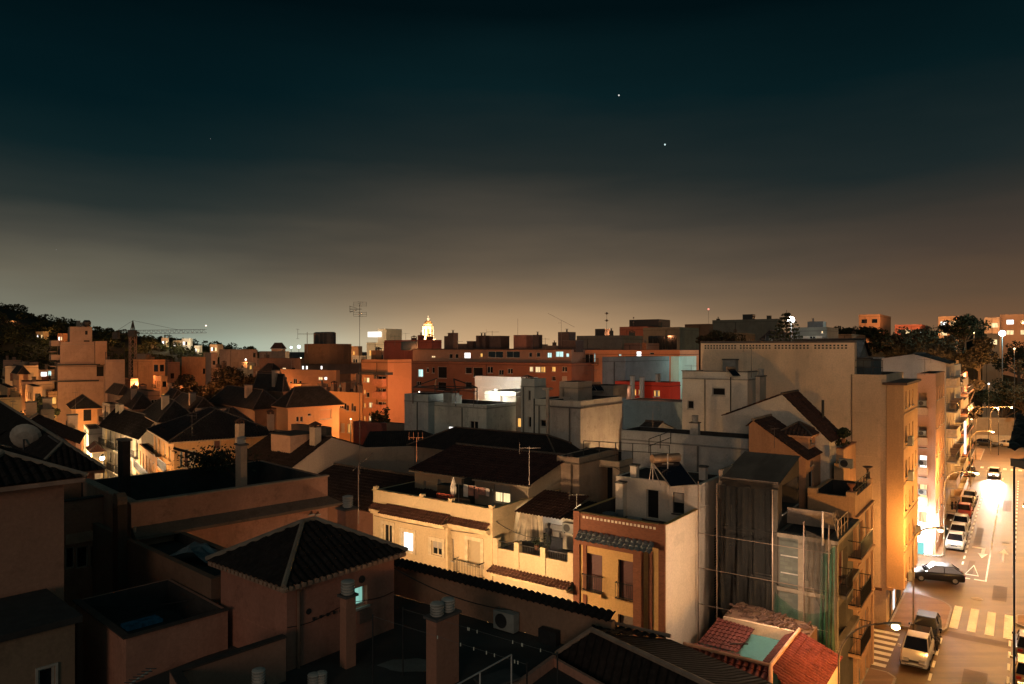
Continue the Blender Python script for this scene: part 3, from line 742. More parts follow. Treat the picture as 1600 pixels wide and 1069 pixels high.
m.box(-.10,V-.42,0,-.003,V,b.h+.06); m.box(-.06,V-.86,0,-.003,V-.62,zt); m.box(-.12,.0,0,-.003,.36,b.h+.06); m.box(-.34,1.28,0,-.003,1.75,zt); m.box(-.06,.75,0,-.003,.98,zt+.2)
m.box(-.05,.36,zt+.45,-.003,V-.42,b.h-.03); m.box(-.36,1.28,zt,-.003,V-.42,zt+.22)
b.part('brick_trim',m,BRK)
m = MB(); n_=20
for k in range(n_):
    t=.62+(V-1.3)*k/(n_-1); m.box(-.062,t-.07,b.h-.30,-.051,t+.07,b.h-.17)
b.part('white_tile_band',m,plain((.75,.62,.45),.5))
m = MB(); m.tiles((-.62,V-.45,zt+.25),(-.62,.55,zt+.25),(-.05,.55,zt+.72),(-.05,V-.45,zt+.72),per=.34,course=.2,amp=.09,step=.07); b.part('tile_canopy',m,plain((.22,.24,.23),.2,0,1.0))
m = MB(); m.box(.0,-.02,0,b.U,-.003,b.h-.01); sw=b.part('side_wall',m,YSIDE)
m = MB(); t=b.at('R',1117); 
for (y0,y1) in ((826,884),(904,961)):
    z0,z1=b.z('R',t,y1),b.z('R',t,y0); k=0
    while z0+k*.16<z1: m.box(t-.17,-.03,z0+k*.16,t+.17,-.021,z0+k*.16+.11); k+=1
b.part('vent_slot',m,DARKF)
# its penthouse
p = B('x','','',1091.7,758.5,41.85,a=35.8,U=b.U-4.75,V=b.V-.25,base=b.Z-1.04,parent=b,mat=stucco((.64,.54,.43),.2,.9,.2))
p.W('L',1010,1029,765,822,'v',door=True,dep=.15); p.W('L',1051,1069,770,803,'d',dep=.15,fm=DARKF)
p.build('flat',ph=.12,near=True)
p.chimney(.6,p.V-1.0,p.h-.1,.42,.75,mat=YSIDE,pot='slab')
m=MB(); m.box(-.55,p.V-.75,0,-.003,p.V-.25,p.h-.35); p.part('pier',m,YSIDE); m=MB(); m.box(-.6,p.V-.8,p.h-.345,.0-.004,p.V-.2,p.h-.25); p.part('pier_cap',m,DARKF)
p.chimney(2.6,.7,p.h-.1,.42,.75,mat=plain((.5,.46,.4)),pot='slab')
# solar water heater on the penthouse
def solar(loc, rz, label):
    e = empty('solar_heater',loc,rz,label,'solar heater'); m = MB()
    m.tube((-.95,0,1.45),(.95,0,1.45),.27,18); m.build('tank',plain((.42,.27,.17),.35,.5),e)
    m = MB(); m.quad((-.9,-1.9,.15),(.9,-1.9,.15),(.9,-.1,1.2),(-.9,-.1,1.2)); m.quad((-.9,-1.9,.07),(-.9,-.1,1.12),(.9,-.1,1.12),(.9,-1.9,.07)); m.build('collector',glass((.01,.012,.02)),e)
    m = MB()
    m.tube((-.9,.0,1.2),(.9,0,1.2),.03,6); m.tube((-.9,-1.9,.1),(.9,-1.9,.1),.03,6)
    for x in (-.9,.9):
        m.tube((x,-1.95,.1),(x,0,1.22),.035,6); m.tube((x,0,0),(x,0,1.25),.03,6); m.tube((x,-1.9,0),(x,-1.9,.12),.03,6); m.tube((x,-.9,.0),(x,0,1.0),.022,6); m.tube((x,.45,0),(x,.1,1.2),.022,6)
    m.build('stand',plain((.5,.42,.34),.4,.4),e); return e
sp_=P(1040,742,43.5); solar((sp_.x,sp_.y,p.base+p.h-.1),radians(20),'copper coloured solar water heater tank tilted above its panel on the yellow house')
p0 = P(1042,735,43); ae = empty('tv_aerial',(0,0,0),0,'thin pale aerial pole rising from the penthouse of the yellow house','aerial')
pt_=p.wpt(-.1,1.9,p.h-1.6); m=MB(); m.tube(pt_,pt_+Vector((0,0,3.3)),.03,6); m.build('mast',plain((.6,.5,.4),.4),ae)
m=MB()
for k in range(5): m.tube(pt_+Vector((-.35,0,2.7+.0)) if k==0 else pt_+Vector((-.3+k*.15,-.12,3.1)), pt_+Vector((.35,0,2.7)) if k==0 else pt_+Vector((-.3+k*.15,.12,3.1)),.012,4)
m.build('element',plain((.5,.45,.4)),ae)
# low side parapet wall piece and clutter on the terrace
c = b.wpt(2.4,3.0,b.h-.75); ac_unit((c.x,c.y,c.z),SRZ-pi/2,'dark air conditioner standing on the yellow house terrace')
def aerial(px,ytop,ybase,d,label,kind='yagi',s=1.0,rot=0,mat=None):
    e = empty('tv_aerial',P(px,ybase,d),rot,label,'aerial'); h=(ybase-ytop)/F*d; mt=mat or plain((.16,.13,.11),.5,.3)
    m=MB(); m.tube((0,0,0),(0,0,h),.028*s,6,.018*s); m.build('mast',mt,e); m=MB()
    if kind=='yagi':
        z=h-.12*s; m.tube((-.6*s,0,z),(.7*s,0,z),.014*s,5)
        for k in range(7): m.tube((-.5*s+k*.18*s,-.22*s,z),(-.5*s+k*.18*s,.22*s,z),.010*s,4)
        for q in (-.3,.3): m.tube((-.6*s,-.3*s,z+q*s),(-.6*s,.3*s,z+q*s),.01*s,4)
        m.tube((-.6*s,0,z-.3*s),(-.6*s,0,z+.3*s),.01*s,4)
    elif kind=='grid':
        z=h-.35*s
        for q in (-.55,-.4,-.25,.25,.4,.55): m.tube((-.0,-.5*s,z+q*s),(.25*abs(q)*s,.5*s,z+q*s),.012*s,4); m.tube((-.5*s,.3*abs(q)*s,z+q*s),(.5*s,.3*abs(q)*s,z+q*s),.012*s,4)
        for x in (-.5,.0,.5): m.tube((x*s,.17*s,z+.55*s),(x*s,.05*s,z+.2*s),.011*s,4); m.tube((x*s,.17*s,z-.55*s),(x*s,.05*s,z-.2*s),.011*s,4)
        m.tube((-.75*s,0,z),(.15*s,0,z),.022*s,5)
        for q in (-.22,.22): m.tube((-.75*s,-.1,z+q*s),(-.2*s,0,z+q*.3*s),.018*s,4); m.tube((-.75*s,.1,z+q*s),(-.2*s,0,z+q*.3*s),.018*s,4)
        m.tube((-.75*s,0,z-.25*s),(-.75*s,0,z+.25*s),.02*s,4)
    elif kind=='comb':
        for q in (-.5,-.2,.1,.4): m.tube((q*s,0,h-.15*s),(q*s,0,h+.35*s),.016*s,4); m.tube((q*s,-.15*s,h+.1*s),(q*s,.15*s,h+.1*s),.014*s,4)
        m.tube((-.5*s,0,h-.0),(.45*s,0,h),.018*s,4)
    elif kind=='dots':
        for z in (h-.1,h-1.0*s): m.ball((0,0,z),.16*s,6); m.tube((-.3*s,0,z),(.3*s,0,z),.03*s,4)
    elif kind=='boom':
        m.tube((-2.2*s,0,h+1.1*s),(2.2*s,0,h-1.2*s),.03*s,4); m.tube((-.5*s,0,h-.5*s),(0,0,h-.5*s),.02*s,4)
    m.build('element',mt,e); return e
aerial(827,697,758,43.5,'thin pale aerial in front of the black tiled penthouse roof',mat=plain((.6,.48,.4),.5))
aerial(901,771,795,40,'small aerial at the brick corner of the yellow house',s=.7,mat=plain((.5,.42,.33),.5))
# ---------------- cream house ---------------------------------------------------------------------
b = B('cream_house','building','cream house with white window surrounds, tiled eave strip and one bright window',770,797,44.8,583,903,a=35.8,col=(.60,.44,.25),dirt=.25,streak=.3)
CHS = b; WT = plain((.66,.52,.32),.8); kw=dict(sur=.24,fm=WT,dep=.16)
b.W('L',599,613,820,851,'d',**kw); b.W('L',628,646,832,862,'W',**kw); b.W('L',674,691,846,868,'h',**kw); b.W('L',731,751,845,885,'s',door=True,sc=(.5,.38,.22),**kw)
b.W('L',705.5,709,842,876,'v',dep=.2)
b.build('flat',ph=.9,near=True,pt=.22,coping=plain((.6,.42,.22),.9))
t0,t1=b.at('L',757),b.at('L',717); b.balcony('L',t0,t1,b.z('L',(t0+t1)/2,899),.6,1.0)
V=b.V; m=MB(); ze=b.z('L',0,830); za=ze
b1,b2_=b.at('L',766),b.at('L',705); b3_=b.at('L',606)
m.tiles((-.5,b2_,ze+.1),(-.5,b1,ze+.1),(-.02,b1,ze+.45),(-.02,b2_,ze+.45),per=.22,course=.25,amp=.05)
m.tiles((-.95,b3_,ze+.02),(-.95,b2_,ze+.02),(-.02,b2_,ze+.55),(-.02,b3_,ze+.55),per=.22,course=.25,amp=.05)
m.tiles((-.5,V-.05,ze+.1),(-.5,b3_,ze+.1),(-.02,b3_,ze+.45),(-.02,V-.05,ze+.45),per=.22,course=.25,amp=.05)
b.part('eave_tiles',m,tilemat(TERRA,True))
m=MB()
for (q0,q1,d) in ((b1,b2_-.01,.42),(b2_,b3_,.86),(b3_+.01,V,.42)):
    m.box(-d,q0,ze-.12,-.003,q1,ze+.06); m.box(-d+.14,q0,ze-.26,-.003,q1,ze-.123)
m.box(-.38,b2_+.0,0,-.003,b2_+.16,ze-.27); m.box(-.06,b2_+.17,0,-.003,b3_,ze-.27) if False else None
m.box(-.05,0,0,-.003,.12,b.h-.05)
for q in (V*.0,V*.31,V*.55,V-.35): m.box(-.04,q,b.h+.072,.26,q+.3,b.h+.28)
b.part('cornice',m,plain((.66,.48,.26),.85))
# cream penthouse under the big black tile roof
p = B('x','','',830,757,44.2+3.9,a=35.8,U=6.3,xl=648,base=b.Z-.88,parent=b,mat=stucco((.42,.32,.22),.4))
p.C = Vector((b.C.x+b.u[0]*3.95,b.C.y+b.u[1]*3.95,0)); p.off=Vector((3.95,0,p.base-b.base)); p.V=p.solve(648,p.v); p.Z=CH-(757-HY)/F*p.C.y; p.h=p.Z-p.base
zpk=CH-(714-HY)/F*(p.C.y+.811*5.2)
p.W('L',662,677,752,775,'s',sc=(.4,.3,.2)); p.W('L',684,705,750,772,'s',sc=(.4,.31,.22)); p.W('L',772,797,758,786,'w',door=True,half=.4)
p.U=5.3; p.build('shed_u',near=True,zp=zpk,ov=.35,tcol=(.07,.03,.024),inner=False)
m=MB(); t0,t1=p.at('L',750),p.at('L',712); m.box(-2.0,t0,0,-1.2,t1,1.5); m.box(-1.2,p.at('L',742),0,-.01,p.at('L',738),1.9); p.part('canopy_screen',m,plain((.05,.045,.035)))
for (x,y,d,l,col) in ((849,0,0,0,0),): pass
# things on the cream terrace
def person(loc, rz, label, pose='stand', cloth=(.1,.1,.1), s=1.0, leg=(.04,.045,.07)):
    """one skinned body"""
    if pose=='stand': J={'p':(0,0,.95),'c':(0,-.01,1.25),'n':(0,0,1.47),'h':(0,-.02,1.62),'t':(0,-.01,1.74),'ls':(.17,0,1.4),'le':(.22,.02,1.13),'lh':(.22,-.05,.88),'rs':(-.17,0,1.4),'re':(-.22,.02,1.13),'rh':(-.22,-.06,.88),'lk':(.1,-.08,.5),'lf':(.1,.06,.08),'lt':(.1,-.1,.04),'rk':(-.1,.04,.5),'rf':(-.1,.2,.08),'rt':(-.1,.06,.04)}
    e=[('p','c'),('c','n'),('n','h'),('h','t'),('c','ls'),('ls','le'),('le','lh'),('c','rs'),('rs','re'),('re','rh'),('p','lk'),('lk','lf'),('lf','lt'),('p','rk'),('rk','rf'),('rf','rt')]
    rad={'p':.14,'c':.15,'n':.06,'h':.1,'t':.07,'ls':.07,'le':.045,'lh':.035,'rs':.07,'re':.045,'rh':.035,'lk':.07,'lf':.045,'lt':.03,'rk':.07,'rf':.045,'rt':.03}
    ks=list(J); me=bpy.data.meshes.new('person'); me.from_pydata([J[k] for k in ks],[(ks.index(a),ks.index(c)) for a,c in e],[])
    me.materials.append(plain(cloth,.9)); o=bpy.data.objects.new('person',me); COL.objects.link(o); md=o.modifiers.new('Skin','SKIN'); o.modifiers.new('Sub','SUBSURF').render_levels=2
    o.modifiers[-1].levels=1
    for i,k in enumerate(ks): me.skin_vertices[0].data[i].radius=(rad[k],rad[k])
    me.skin_vertices[0].data[0].use_root=True
    o.location=loc; o.rotation_euler=(0,0,rz); o.scale=(s,s,s); tag(o,label,'person')
    m=MB(); m.ball((0,.0,1.66),.115,8,1.1); m.build('hair',plain((.02,.015,.01)),o); 
    m=MB(); m.ball((0,-.055,1.62),.085,8,1.25); m.build('face',plain((.42,.24,.16),.6),o)
    m=MB(); m.box(-.16,-.11,.5,.16,.13,.9) if False else m.tube((.1,-.04,.5),(.07,0,.92),.095,8); m.tube((-.1,.02,.5),(-.07,0,.92),.095,8); m.build('trousers',plain(leg,.9),o)
    return o
# ---------------- balustrade terrace house between the cream and yellow houses -------------------
b = B('balustrade_house','building','cream terrace house with iron balustrade and tiled lean-to awning between cream and yellow houses',896,884,41.3,771,a=35.8,U=6,col=(.62,.46,.27),dirt=.2,streak=.3)
TH=b; zf=b.h-.35
b.build('flat',ph=.02,near=True); V=b.V
m=MB()
for q in (0,V*.33,V*.66,V-.36): m.box(-.06,q,b.h-.9,.3,q+.36,b.h+.72)
m.box(.0,.36,b.h,.18,V-.36,b.h+.12); m.box(-.05,0,b.h-1.1,-.003,V,b.h-.95)
b.part('balustrade_pier',m,stucco((.64,.48,.28),.2,.9,.3))
m=MB()
for k in range(int(V/.12)): m.box(.07,.05+k*.12,b.h+.125,.085,.065+k*.12,b.h+.55)
m.box(.05,.36,b.h+.55,.11,V-.36,b.h+.6); b.part('balustrade',m,IRON)
m=MB(); m.tiles((-.75,V+.0,b.h-1.25),(-.75,0,b.h-1.25),(-.02,0,b.h-.98),(-.02,V,b.h-.98),per=.24,course=.25,amp=.05); b.part('eave_tiles',m,tilemat(TERRA,True))
m=MB(); m.box(-.68,.05,b.h-1.42,-.003,V,b.h-1.28); b.part('cornice',m,plain((.66,.48,.26)))
# lean-to with tiled roof, back wall, lit curtains
lx=2.6; m=MB(); m.box(lx,.0,b.h+.003,lx+.15,V*.40,b.h+1.95); m.box(lx+.15,0,b.h+.003,6,.15,b.h+2.0); b.part('side_room',m,stucco((.55,.5,.4),.3))
m=MB(); m.tiles((lx-.35,V,b.h+1.9),(lx-.35,V*.40,b.h+1.9),(6,V*.40,b.h+2.75),(6,V,b.h+2.75),per=.24,course=.35,amp=.05); b.part('awning_roof',m,tilemat(TERRA,True))
m=MB(); m.tiles((lx-.3,V*.40,b.h+2.0),(lx-.3,0,b.h+2.0),(6,0,b.h+2.4),(6,V*.40,b.h+2.4),per=.24,course=.35,amp=.05); b.part('awning_roof',m,tilemat(DARKT,True))
m=MB(); m.box(5.2,V*.4,b.h+.003,5.3,V,b.h+2.3); b.part('back_wall',m,stucco((.7,.66,.6),.1))
lp=b.wpt(3.6,V*.6,b.h+1.75)
lamp(lp,60,(1,.86,.66),.1,'porch_light'); lamp(b.wpt(3.1,V*.9,b.h+1.7),25,(1,.86,.66),.08,'porch_light')
m=MB(); m.ball((3.6,V*.6,b.h+1.75+.16),.1,6); m.tube((3.6,V*.6,b.h+1.95),(3.6,V*.6,b.h+2.1),.02,5); b.part('porch_lamp',m,lit((1,.9,.75),6,False))
m=MB(); nn=24
for q in range(nn):
    y0_,y1_=V*.68+V*.3*q/nn,V*.68+V*.3*(q+1)/nn; a0_,a1_=.12*sin(q*1.7),.12*sin((q+1)*1.7); m.quad((lx+.3+a0_-.9*(q/nn)**2,y0_,b.h+.1),(lx+.3+a1_-.9*((q+1)/nn)**2,y1_,b.h+.1),(lx+.2,y1_,b.h+1.85),(lx+.2,y0_,b.h+1.85))
b.part('curtain',m,plain((.6,.5,.36),.95))
c=b.wpt(lx-.17,V*.30,b.h+1.45); ac_unit(c,SRZ-pi/2,'air conditioner on the cream side room beside the lit porch')
# plants and clutter on the balustrade terrace
def plant(loc,label,h=.8,r=.4,col=(.05,.07,.03),pot=True,n=60,name='potted_plant',cat='plant'):
    e=empty(name,loc,RN.uniform(0,6),label,cat); m=MB()
    if pot: mp_=MB(); mp_.lathe([(.12,0),(.17,.28),(.19,.3),(.16,.3)],(0,0,0),12); mp_.build('pot',plain((.3,.13,.07)),e)
    for k in range(n):
        a,bb=RN.uniform(0,2*pi),RN.uniform(0,1); zf=RN.uniform(-1,1); rr=r*bb**.5*(1-zf*zf)**.5*(1+.3*sin(3*a)); z=.3+h*(.55+.45*zf); s_=RN.uniform(.05,.12)
        c=Vector((rr*cos(a),rr*sin(a),z)); d1=Vector((RN.uniform(-1,1),RN.uniform(-1,1),RN.uniform(-1,1))).normalized()*s_; d2=d1.orthogonal().normalized()*s_*.6
        m.quad(c-d1,c-d2,c+d1,c+d2)
    m.build('leaves',plain(col,.9),e); m=MB(); m.tube((0,0,.1),(0,0,.3+h*.7),.02,5); m.build('stem',plain((.1,.06,.03)),e); return e
for (x,y,l,h,r) in ((1.0,V*.45,'bushy potted plant on the balustrade terrace under the lit porch',.9,.5),(1.4,V*.6,'spreading potted plant nearest the curtain on the balustrade terrace',.5,.5)):
    plant(b.wpt(x,y,b.h),l,h,r)
person(b.wpt(1.9,V*.50,b.h),radians(150),'dark clothed person standing in front of the lit porch','stand',(.03,.03,.035),.95)
# pieces behind: terrace blocks between cream side wall and yellow penthouse
q=B('inner_terrace_block','building','low pale terrace block with blank parapet behind the tiled awning',893,825,47,852,a=35.8,U=5,col=(.50,.42,.33)); q.build('flat',ph=.7)
q=B('pergola_house','building','pale house with deep dark loggia behind the yellow house',968,722,52,903,a=35.8,U=5,col=(.50,.36,.24)); 
q.W('L',907,957,727,790,'v',dep=1.2,door=True); q.build('flat',ph=.5,near=False)
q=B('curved_wall_house','building','tan house with sloping side wall next to the cream penthouse',905,716,50.5,870,a=35.8,U=6,col=(.44,.30,.2)); q.build('flat',ph=.4)
aerial(562,476,740,36,'tall rooftop mast with large grid aerial against the sky','grid',s=.66)
aerial(480,519,552,90,'short distant aerial standing by the drum shaped rooftop tanks',s=2.0)
# extra aerial arm on the tall mast
ae=tag(empty('tv_aerial',P(560,726,36),0.5),'small slanting aerial boom low on a roof pole','aerial'); m=MB(); m.tube((-.3,0,-.3),(.75,0,.55),.02,5)
for k in range(5): c=Vector((.0+k*.15,0,-.05+k*.12)); m.tube(c+Vector((0,-.15,0)),c+Vector((0,.15,0)),.01,4)
m.build('element',plain((.14,.1,.08)),ae); m=MB(); m.tube((0,0,-3),(0,0,.1),.03,6); m.build('mast',plain((.3,.22,.17)),ae)
aerial(651,684,722,47,'orange tinted comb aerial above the black tiled roof','comb',s=1.0,mat=plain((.5,.2,.1),.6))
# ---------------- black tile roofs in the middle ---------------------------------------------------
b=B('black_roof_house','building','house under broad black tiled roof with pale ridge line beside cream house',645,809,49.6,440,a=35.8,U=5,col=(.25,.12,.08)); b.build('shed_u',near=True,zp=CH-(755-HY)/F*(49.6+.811*5),tcol=(.05,.028,.022))
b=B('gable_house','building','broad brown roofed house with pale triangular gable and two small chimneys',448,738,58,360,a=35.8,xr=590,col=(.56,.40,.30),dirt=.1,streak=.15)
b.build('gable_v',near=True,zp=CH-(684-HY)/F*(58+.811*b.at('R',518)),zl=b.Z,zr=b.Z+.6,peak=b.at('R',518)/b.U,tcol=(.05,.028,.02),ov=.05)
GH=b
b.chimney(b.U*.36,.9,b.h+1.3,.7,2.0,mat=stucco((.5,.36,.26)),pot='cap'); b.chimney(b.U*.2,9.6,b.h+.9,.6,2.3,mat=stucco((.5,.36,.26)),pot='cap')
m=MB(); m.box(b.U*.2,2.2,b.h,b.U*.45,4.9,b.h+2.6); b.part('dormer',m,stucco((.48,.28,.19)))
m=MB(); m.box(b.U*.2-.006,3.6,b.h+.75,b.U*.2-.002,4.0,b.h+1.2); b.part('window',m,DARKF)
m=MB(); m.box(b.U*.2-.1,2.1,b.h+2.603,b.U*.45+.1,5.0,b.h+2.7); b.part('roof',m,ROOFBLACK)
b=B('black_hip_house','building','house with low black hip roof between the long parapet and grey blocks',872,722,56,640,a=35.8,U=6,col=(.2,.16,.13)); b.build('hip',rise=1.6,tcol=(.03,.022,.02),near=False,ov=.2)
m=MB(); q0,q1=P(562,706,64),P(716,689,66); 
e=empty('long_parapet_house',(0,0,0),0,'grey house with long plain parapet and black roof beside the gable','building')
d=(q1-q0); d.z=0; L_=d.length; d.normalize(); n_=Vector((-d.y,d.x,0)); zt=(q0.z+q1.z)/2
m.prism([(q0.x,q0.y),(q1.x,q1.y),(q1.x+n_.x*.25,q1.y+n_.y*.25),(q0.x+n_.x*.25,q0.y+n_.y*.25)],0,zt); m.prism([(q1.x,q1.y),(q1.x+n_.x*6,q1.y+n_.y*6),(q1.x+n_.x*6-d.x*.25,q1.y+n_.y*6-d.y*.25),(q1.x-d.x*.25,q1.y-d.y*.25)],0,zt-.01); m.build('wall',stucco((.28,.22,.17),.3),e)
m=MB(); a_=(q0.x+n_.x*.26,q0.y+n_.y*.26,zt-.3); b_=(q1.x+n_.x*.26,q1.y+n_.y*.26,zt-.3); pk0=(q0.x+n_.x*4+d.x*1,q0.y+n_.y*4+d.y*1,zt+1.0); pk1=(q1.x+n_.x*4-d.x*3,q1.y+n_.y*4-d.y*3,zt+1.0)
m.quad(a_,b_,pk1,pk0); m.add([b_,(b_[0]+n_.x*6,b_[1]+n_.y*6,zt-.3),pk1],[[0,1,2]]); m.build('roof',tilemat((.03,.024,.022)),e)
# ---------------- grey complex in the middle --------------------------------------------------------
GR=(.31,.31,.26)
b=B('grey_weathered_block','building','weathered grey block with rain stained walls and one lit window low down',760,633,70,669,a=35.8,xr=806,col=(.50,.52,.46),dirt=.75,streak=.95)
b.W('L',700,711,666.5,673,'W'); b.W('L',734,747,658,675,'d'); b.W('L',722,737,669.5,673,'d'); b.build('flat',ph=1.2,fr=True)
b=B('grey_slab_block','building','plain dark grey slab block at the edge of the grey buildings',669,617,73.2,632,a=35.8,U=3,col=(.34,.39,.38),dirt=.5,streak=.6); b.build('flat',ph=.3)
b=B('grey_rear_block','building','grey rear block whose terrace wall faces the floodlight',806,613,78,757,a=35.8,U=6,col=(.36,.33,.28)) ; b.build('flat',ph=.3)
b=B('floodlit_wall_house','building','white terrace wall brightly lit by a floodlight in the middle of town',830,590,84,742,a=35.8,U=1.5,col=(.7,.68,.62),dirt=.1,streak=.1); b.build('flat',ph=.1)
for x in (796,766,775): 
    c=P(x,611,79); lamp((c.x-.3,c.y-.6,c.z+.4),900 if x!=775 else 500,(1,.93,.78),.1,'flood')
fl=empty('floodlight',(P(775,611,79)),0,'small floodlight on the terrace wall of the grey buildings','floodlight'); m=MB(); m.box(-.2,-.1,0,.2,.1,.25); m.build('housing',DARKF,fl); m=MB(); m.box(-.17,.101,.03,.17,.11,.22); m.build('lens',lit((1,.95,.8),8,False),fl)
b=B('slim_white_block','building','slim pale block with two tiny windows between the grey buildings',835,592,68,814,a=35.8,xr=853,col=(.56,.54,.46),dirt=.35); b.W('L',825,830,651,668,'d'); b.W('L',825,829,610,626,'d'); b.W('L',825,829,692,700,'d'); b.build('flat',ph=.3)
b=B('pale_window_block','building','pale block with paired windows on two floors and tall flue pipe',860,624,65,834,a=35.8,U=4,col=(.58,.57,.48),dirt=.35); b.W('L',844,855,656,667,'d'); b.W('L',844,855,700.5,708,'d'); b.build('flat',ph=.4)
m=MB(); m.tube((-.25,.15,b.h-5),(-.25,.15,b.h+.9),.16,10); m.box(-.6,-.2,b.h+.9,.1,.5,b.h+1.05); b.part('flue',m,plain((.5,.42,.33)))
m=MB(); q=b.at('L',835); m.box(-.08,q-.05,0,-.003,q+.05,b.h); b.part('drainpipe',m,DARKF)
b=B('narrow_lit_house','building','narrow house in the gap of the grey buildings with teal lit ground window',815,620,72,806,a=35.8,U=4,col=(.42,.36,.28)); b.W('L',807,814,693,707,'c'); b.W('L',807.5,814,653,668,'y'); b.build('flat',ph=.3)
b=B('grey_party_wall_block','building','big bare grey block with two tone party wall and band near its top',907,627,60,860,a=35.8,xr=972,col=(.44,.40,.35),dirt=.6,streak=.8); GB=b
b.build('flat',ph=.3); m=MB(); z=b.z('L',0,637); m.box(-.08,-.08,z-.1,b.U+.0,-.003,z+.02); b.part('string_course',m,plain((.12,.1,.09))); m=MB(); m.box(-.08,-.0,z-.1,-.003,b.V,z+.02); b.part('string_course',m,plain((.12,.1,.09)))
p=B('x','','',903,597,62.2,xl=874,a=35.8,xr=925,base=b.Z-.3,parent=b,mat=stucco((.38,.32,.26),.6)); p.build('flat',ph=.2)
p=B('x','','',958,603,67,xl=925,a=35.8,U=3,base=b.Z-.3,parent=b,mat=stucco((.26,.23,.2),.6)); p.build('flat',ph=.2)
m=MB()
# rooftop water heaters on the block
for (px,d,l) in ((919,66,'pale rooftop water heater on the bare grey block'),(931,67,'dark rooftop water heater next to the pale one on the grey block')):
    c=P(px,606,d); so_=solar((c.x,c.y,c.z-.3),0.3,l); so_.scale=(.5,.5,.5)
# low walls in the middle right
b=B('long_low_wall_house','building','low house with long sloping grey parapet behind the iron rails',1195,688,48,971,a=35.8,U=3,col=(.42,.40,.37),dirt=.5); b.build('flat',ph=1.2)
b=B('grey_gable_shed','building','small grey rooftop shed with sloping roof below the red house',1000,692,64,974,a=35.8,xr=1066,col=(.28,.29,.27)); b.W('R',1052,1058,655,662,'v'); b.build('gable_v',rise=1.4,tcol=(.07,.06,.055),ov=.1)
b=B('teal_wall_house','building','low blue grey house between the red house and white house',1066,629,72,974,a=35.8,U=4,col=(.20,.25,.26)); b.build('flat',ph=.1)
# iron rails near the long low wall
def rail_line(pts,label,h=1.0,posts=5):
    e=empty('iron_railing',(0,0,0),0,label,'railing'); m=MB()
    for a_,b_ in zip(pts,pts[1:]):
        for q in (.5,1.0): m.tube(a_+Vector((0,0,h*q)),b_+Vector((0,0,h*q)),.025,5)
        for k in range(posts): c=a_.lerp(b_,k/(posts-1)); m.tube(c,c+Vector((0,0,h)),.03,5)
    m.build('rail',plain((.05,.045,.04),.6),e)
rail_line([P(912,712,53),P(1046,722,47)],'dark iron rail on the roof behind the yellow house',1.1,6)
rail_line([P(1014,708,46),P(1048,694,49)],'short iron rail above the copper coloured water tank',.9,3)
# red house
b=B('red_house','building','vivid red lit house front with small glowing windows in the middle distance',1047,598,82,961,a=35.8,U=3,col=(.55,.05,.025),dirt=.1,streak=.1)
for (x0,x1,y0,y1) in ((962,968,607,618),(985,994,608,618),(997,1005,609,617),(1021,1031,610,620)): b.W('L',x0,x1,y0,y1,'y')
b.build('flat',ph=.2)
c=P(985,612,78); lamp((c.x,c.y,c.z),60,(1,.4,.2),.2); c=P(1030,612,76); lamp((c.x,c.y,c.z),60,(1,.4,.2),.2)
b=B('slate_block','building','slate grey block with flat roof right above the red house',977,558,90,941,a=35.8,xr=1046,col=(.16,.165,.17),dirt=.5); b.build('flat',ph=.2)
for (px,y,l) in ((988,588,'small pale chimney before the slate block'),(1003,590,'second pale chimney before the slate block, between two others'),(1028,585,'tallest pale chimney before the slate block')): stack(px,y,83,px-3,px+4,12,l,[],a=35.8,mat=stucco((.3,.28,.25)))
stack(978,604,78,972,986,8,'stout dark chimney standing in front of the red house',[],a=35.8,mat=stucco((.2,.2,.2)))
b=B('teal_lit_house','building','small house wall lit pale teal behind the slate block',1061,557,104,1048,xr=1088,a=35.8,col=(.45,.62,.55),dirt=.1); b.build('flat',ph=.2); lamp(P(1082,568,99),220,(.55,1,.85),.2); lamp(P(1060,566,101),40,(.55,1,.85),.2)
# white house with two dark openings
b=B('white_block_house','building','white block house with two dark square openings beside the huge beige wall',1168,582,56,1066,a=35.8,xr=1197,col=(.62,.57,.49),dirt=.35,streak=.4)
b.W('L',1113,1133,606,618,'v'); b.W('L',1074,1084,626,639,'v',fr=True); b.build('flat',ph=.25,coping=plain((.1,.09,.08)))
m=MB(); q=b.at('L',1142); m.tube((-.06,q,3),(-.06,q,b.h-.4),.05,6); b.part('drainpipe',m,DARKF)
stack(1090,662,52,1078,1094,7,'short white chimney with dark cap before the white block house',[(.5,.5,.25,.5)],a=35.8,mat=stucco((.5,.44,.37)))
stack(1187,589,54,1184,1197,8,'pale chimney beside the white block house and the beige wall',[(.5,.5,.25,.5)],a=35.8,mat=stucco((.6,.46,.34)))
c=P(1142,584,56.5); so_=solar((c.x,c.y,c.z-.2),.3,'dark water tank on the roof of the white block house'); so_.scale=(.4,.4,.45)
aerial(1174,541,590,55,'slim aerial pole against the beige wall above the white house',s=1.0)
# white gable house with brown roof
b=B('white_gable_house','building','white gabled house with steep brown tiled roof against the beige wall',1296,690,49,1130,a=35.8,U=4.2,col=(.66,.57,.47),dirt=.35,streak=.3); WG=b
yp=b.at('L',1222); zpk=CH-(617-HY)/F*(b.C.y+b.v[1]*yp); zl=CH-(650-HY)/F*(b.C.y+b.v[1]*b.V)
b.build('gable_u',near=True,peak=yp/b.V,zp=zpk,zl=zl,tcol=(.075,.035,.025),ov=.12)
m=MB(); m.tube((3.6,1.2,b.h),(3.6,1.2,b.h+2.6),.1,8); b.part('flue',m,DARKF)
plant(P(1318,692,50.6),'bushy potted shrub on the terrace corner against the beige wall',.75,.42,(.04,.05,.02),n=500)
plant(P(1299,704,51.2),'dark shrubs spreading over the small roof terrace below the gable',.6,1.0,(.03,.035,.015),pot=False,n=900)
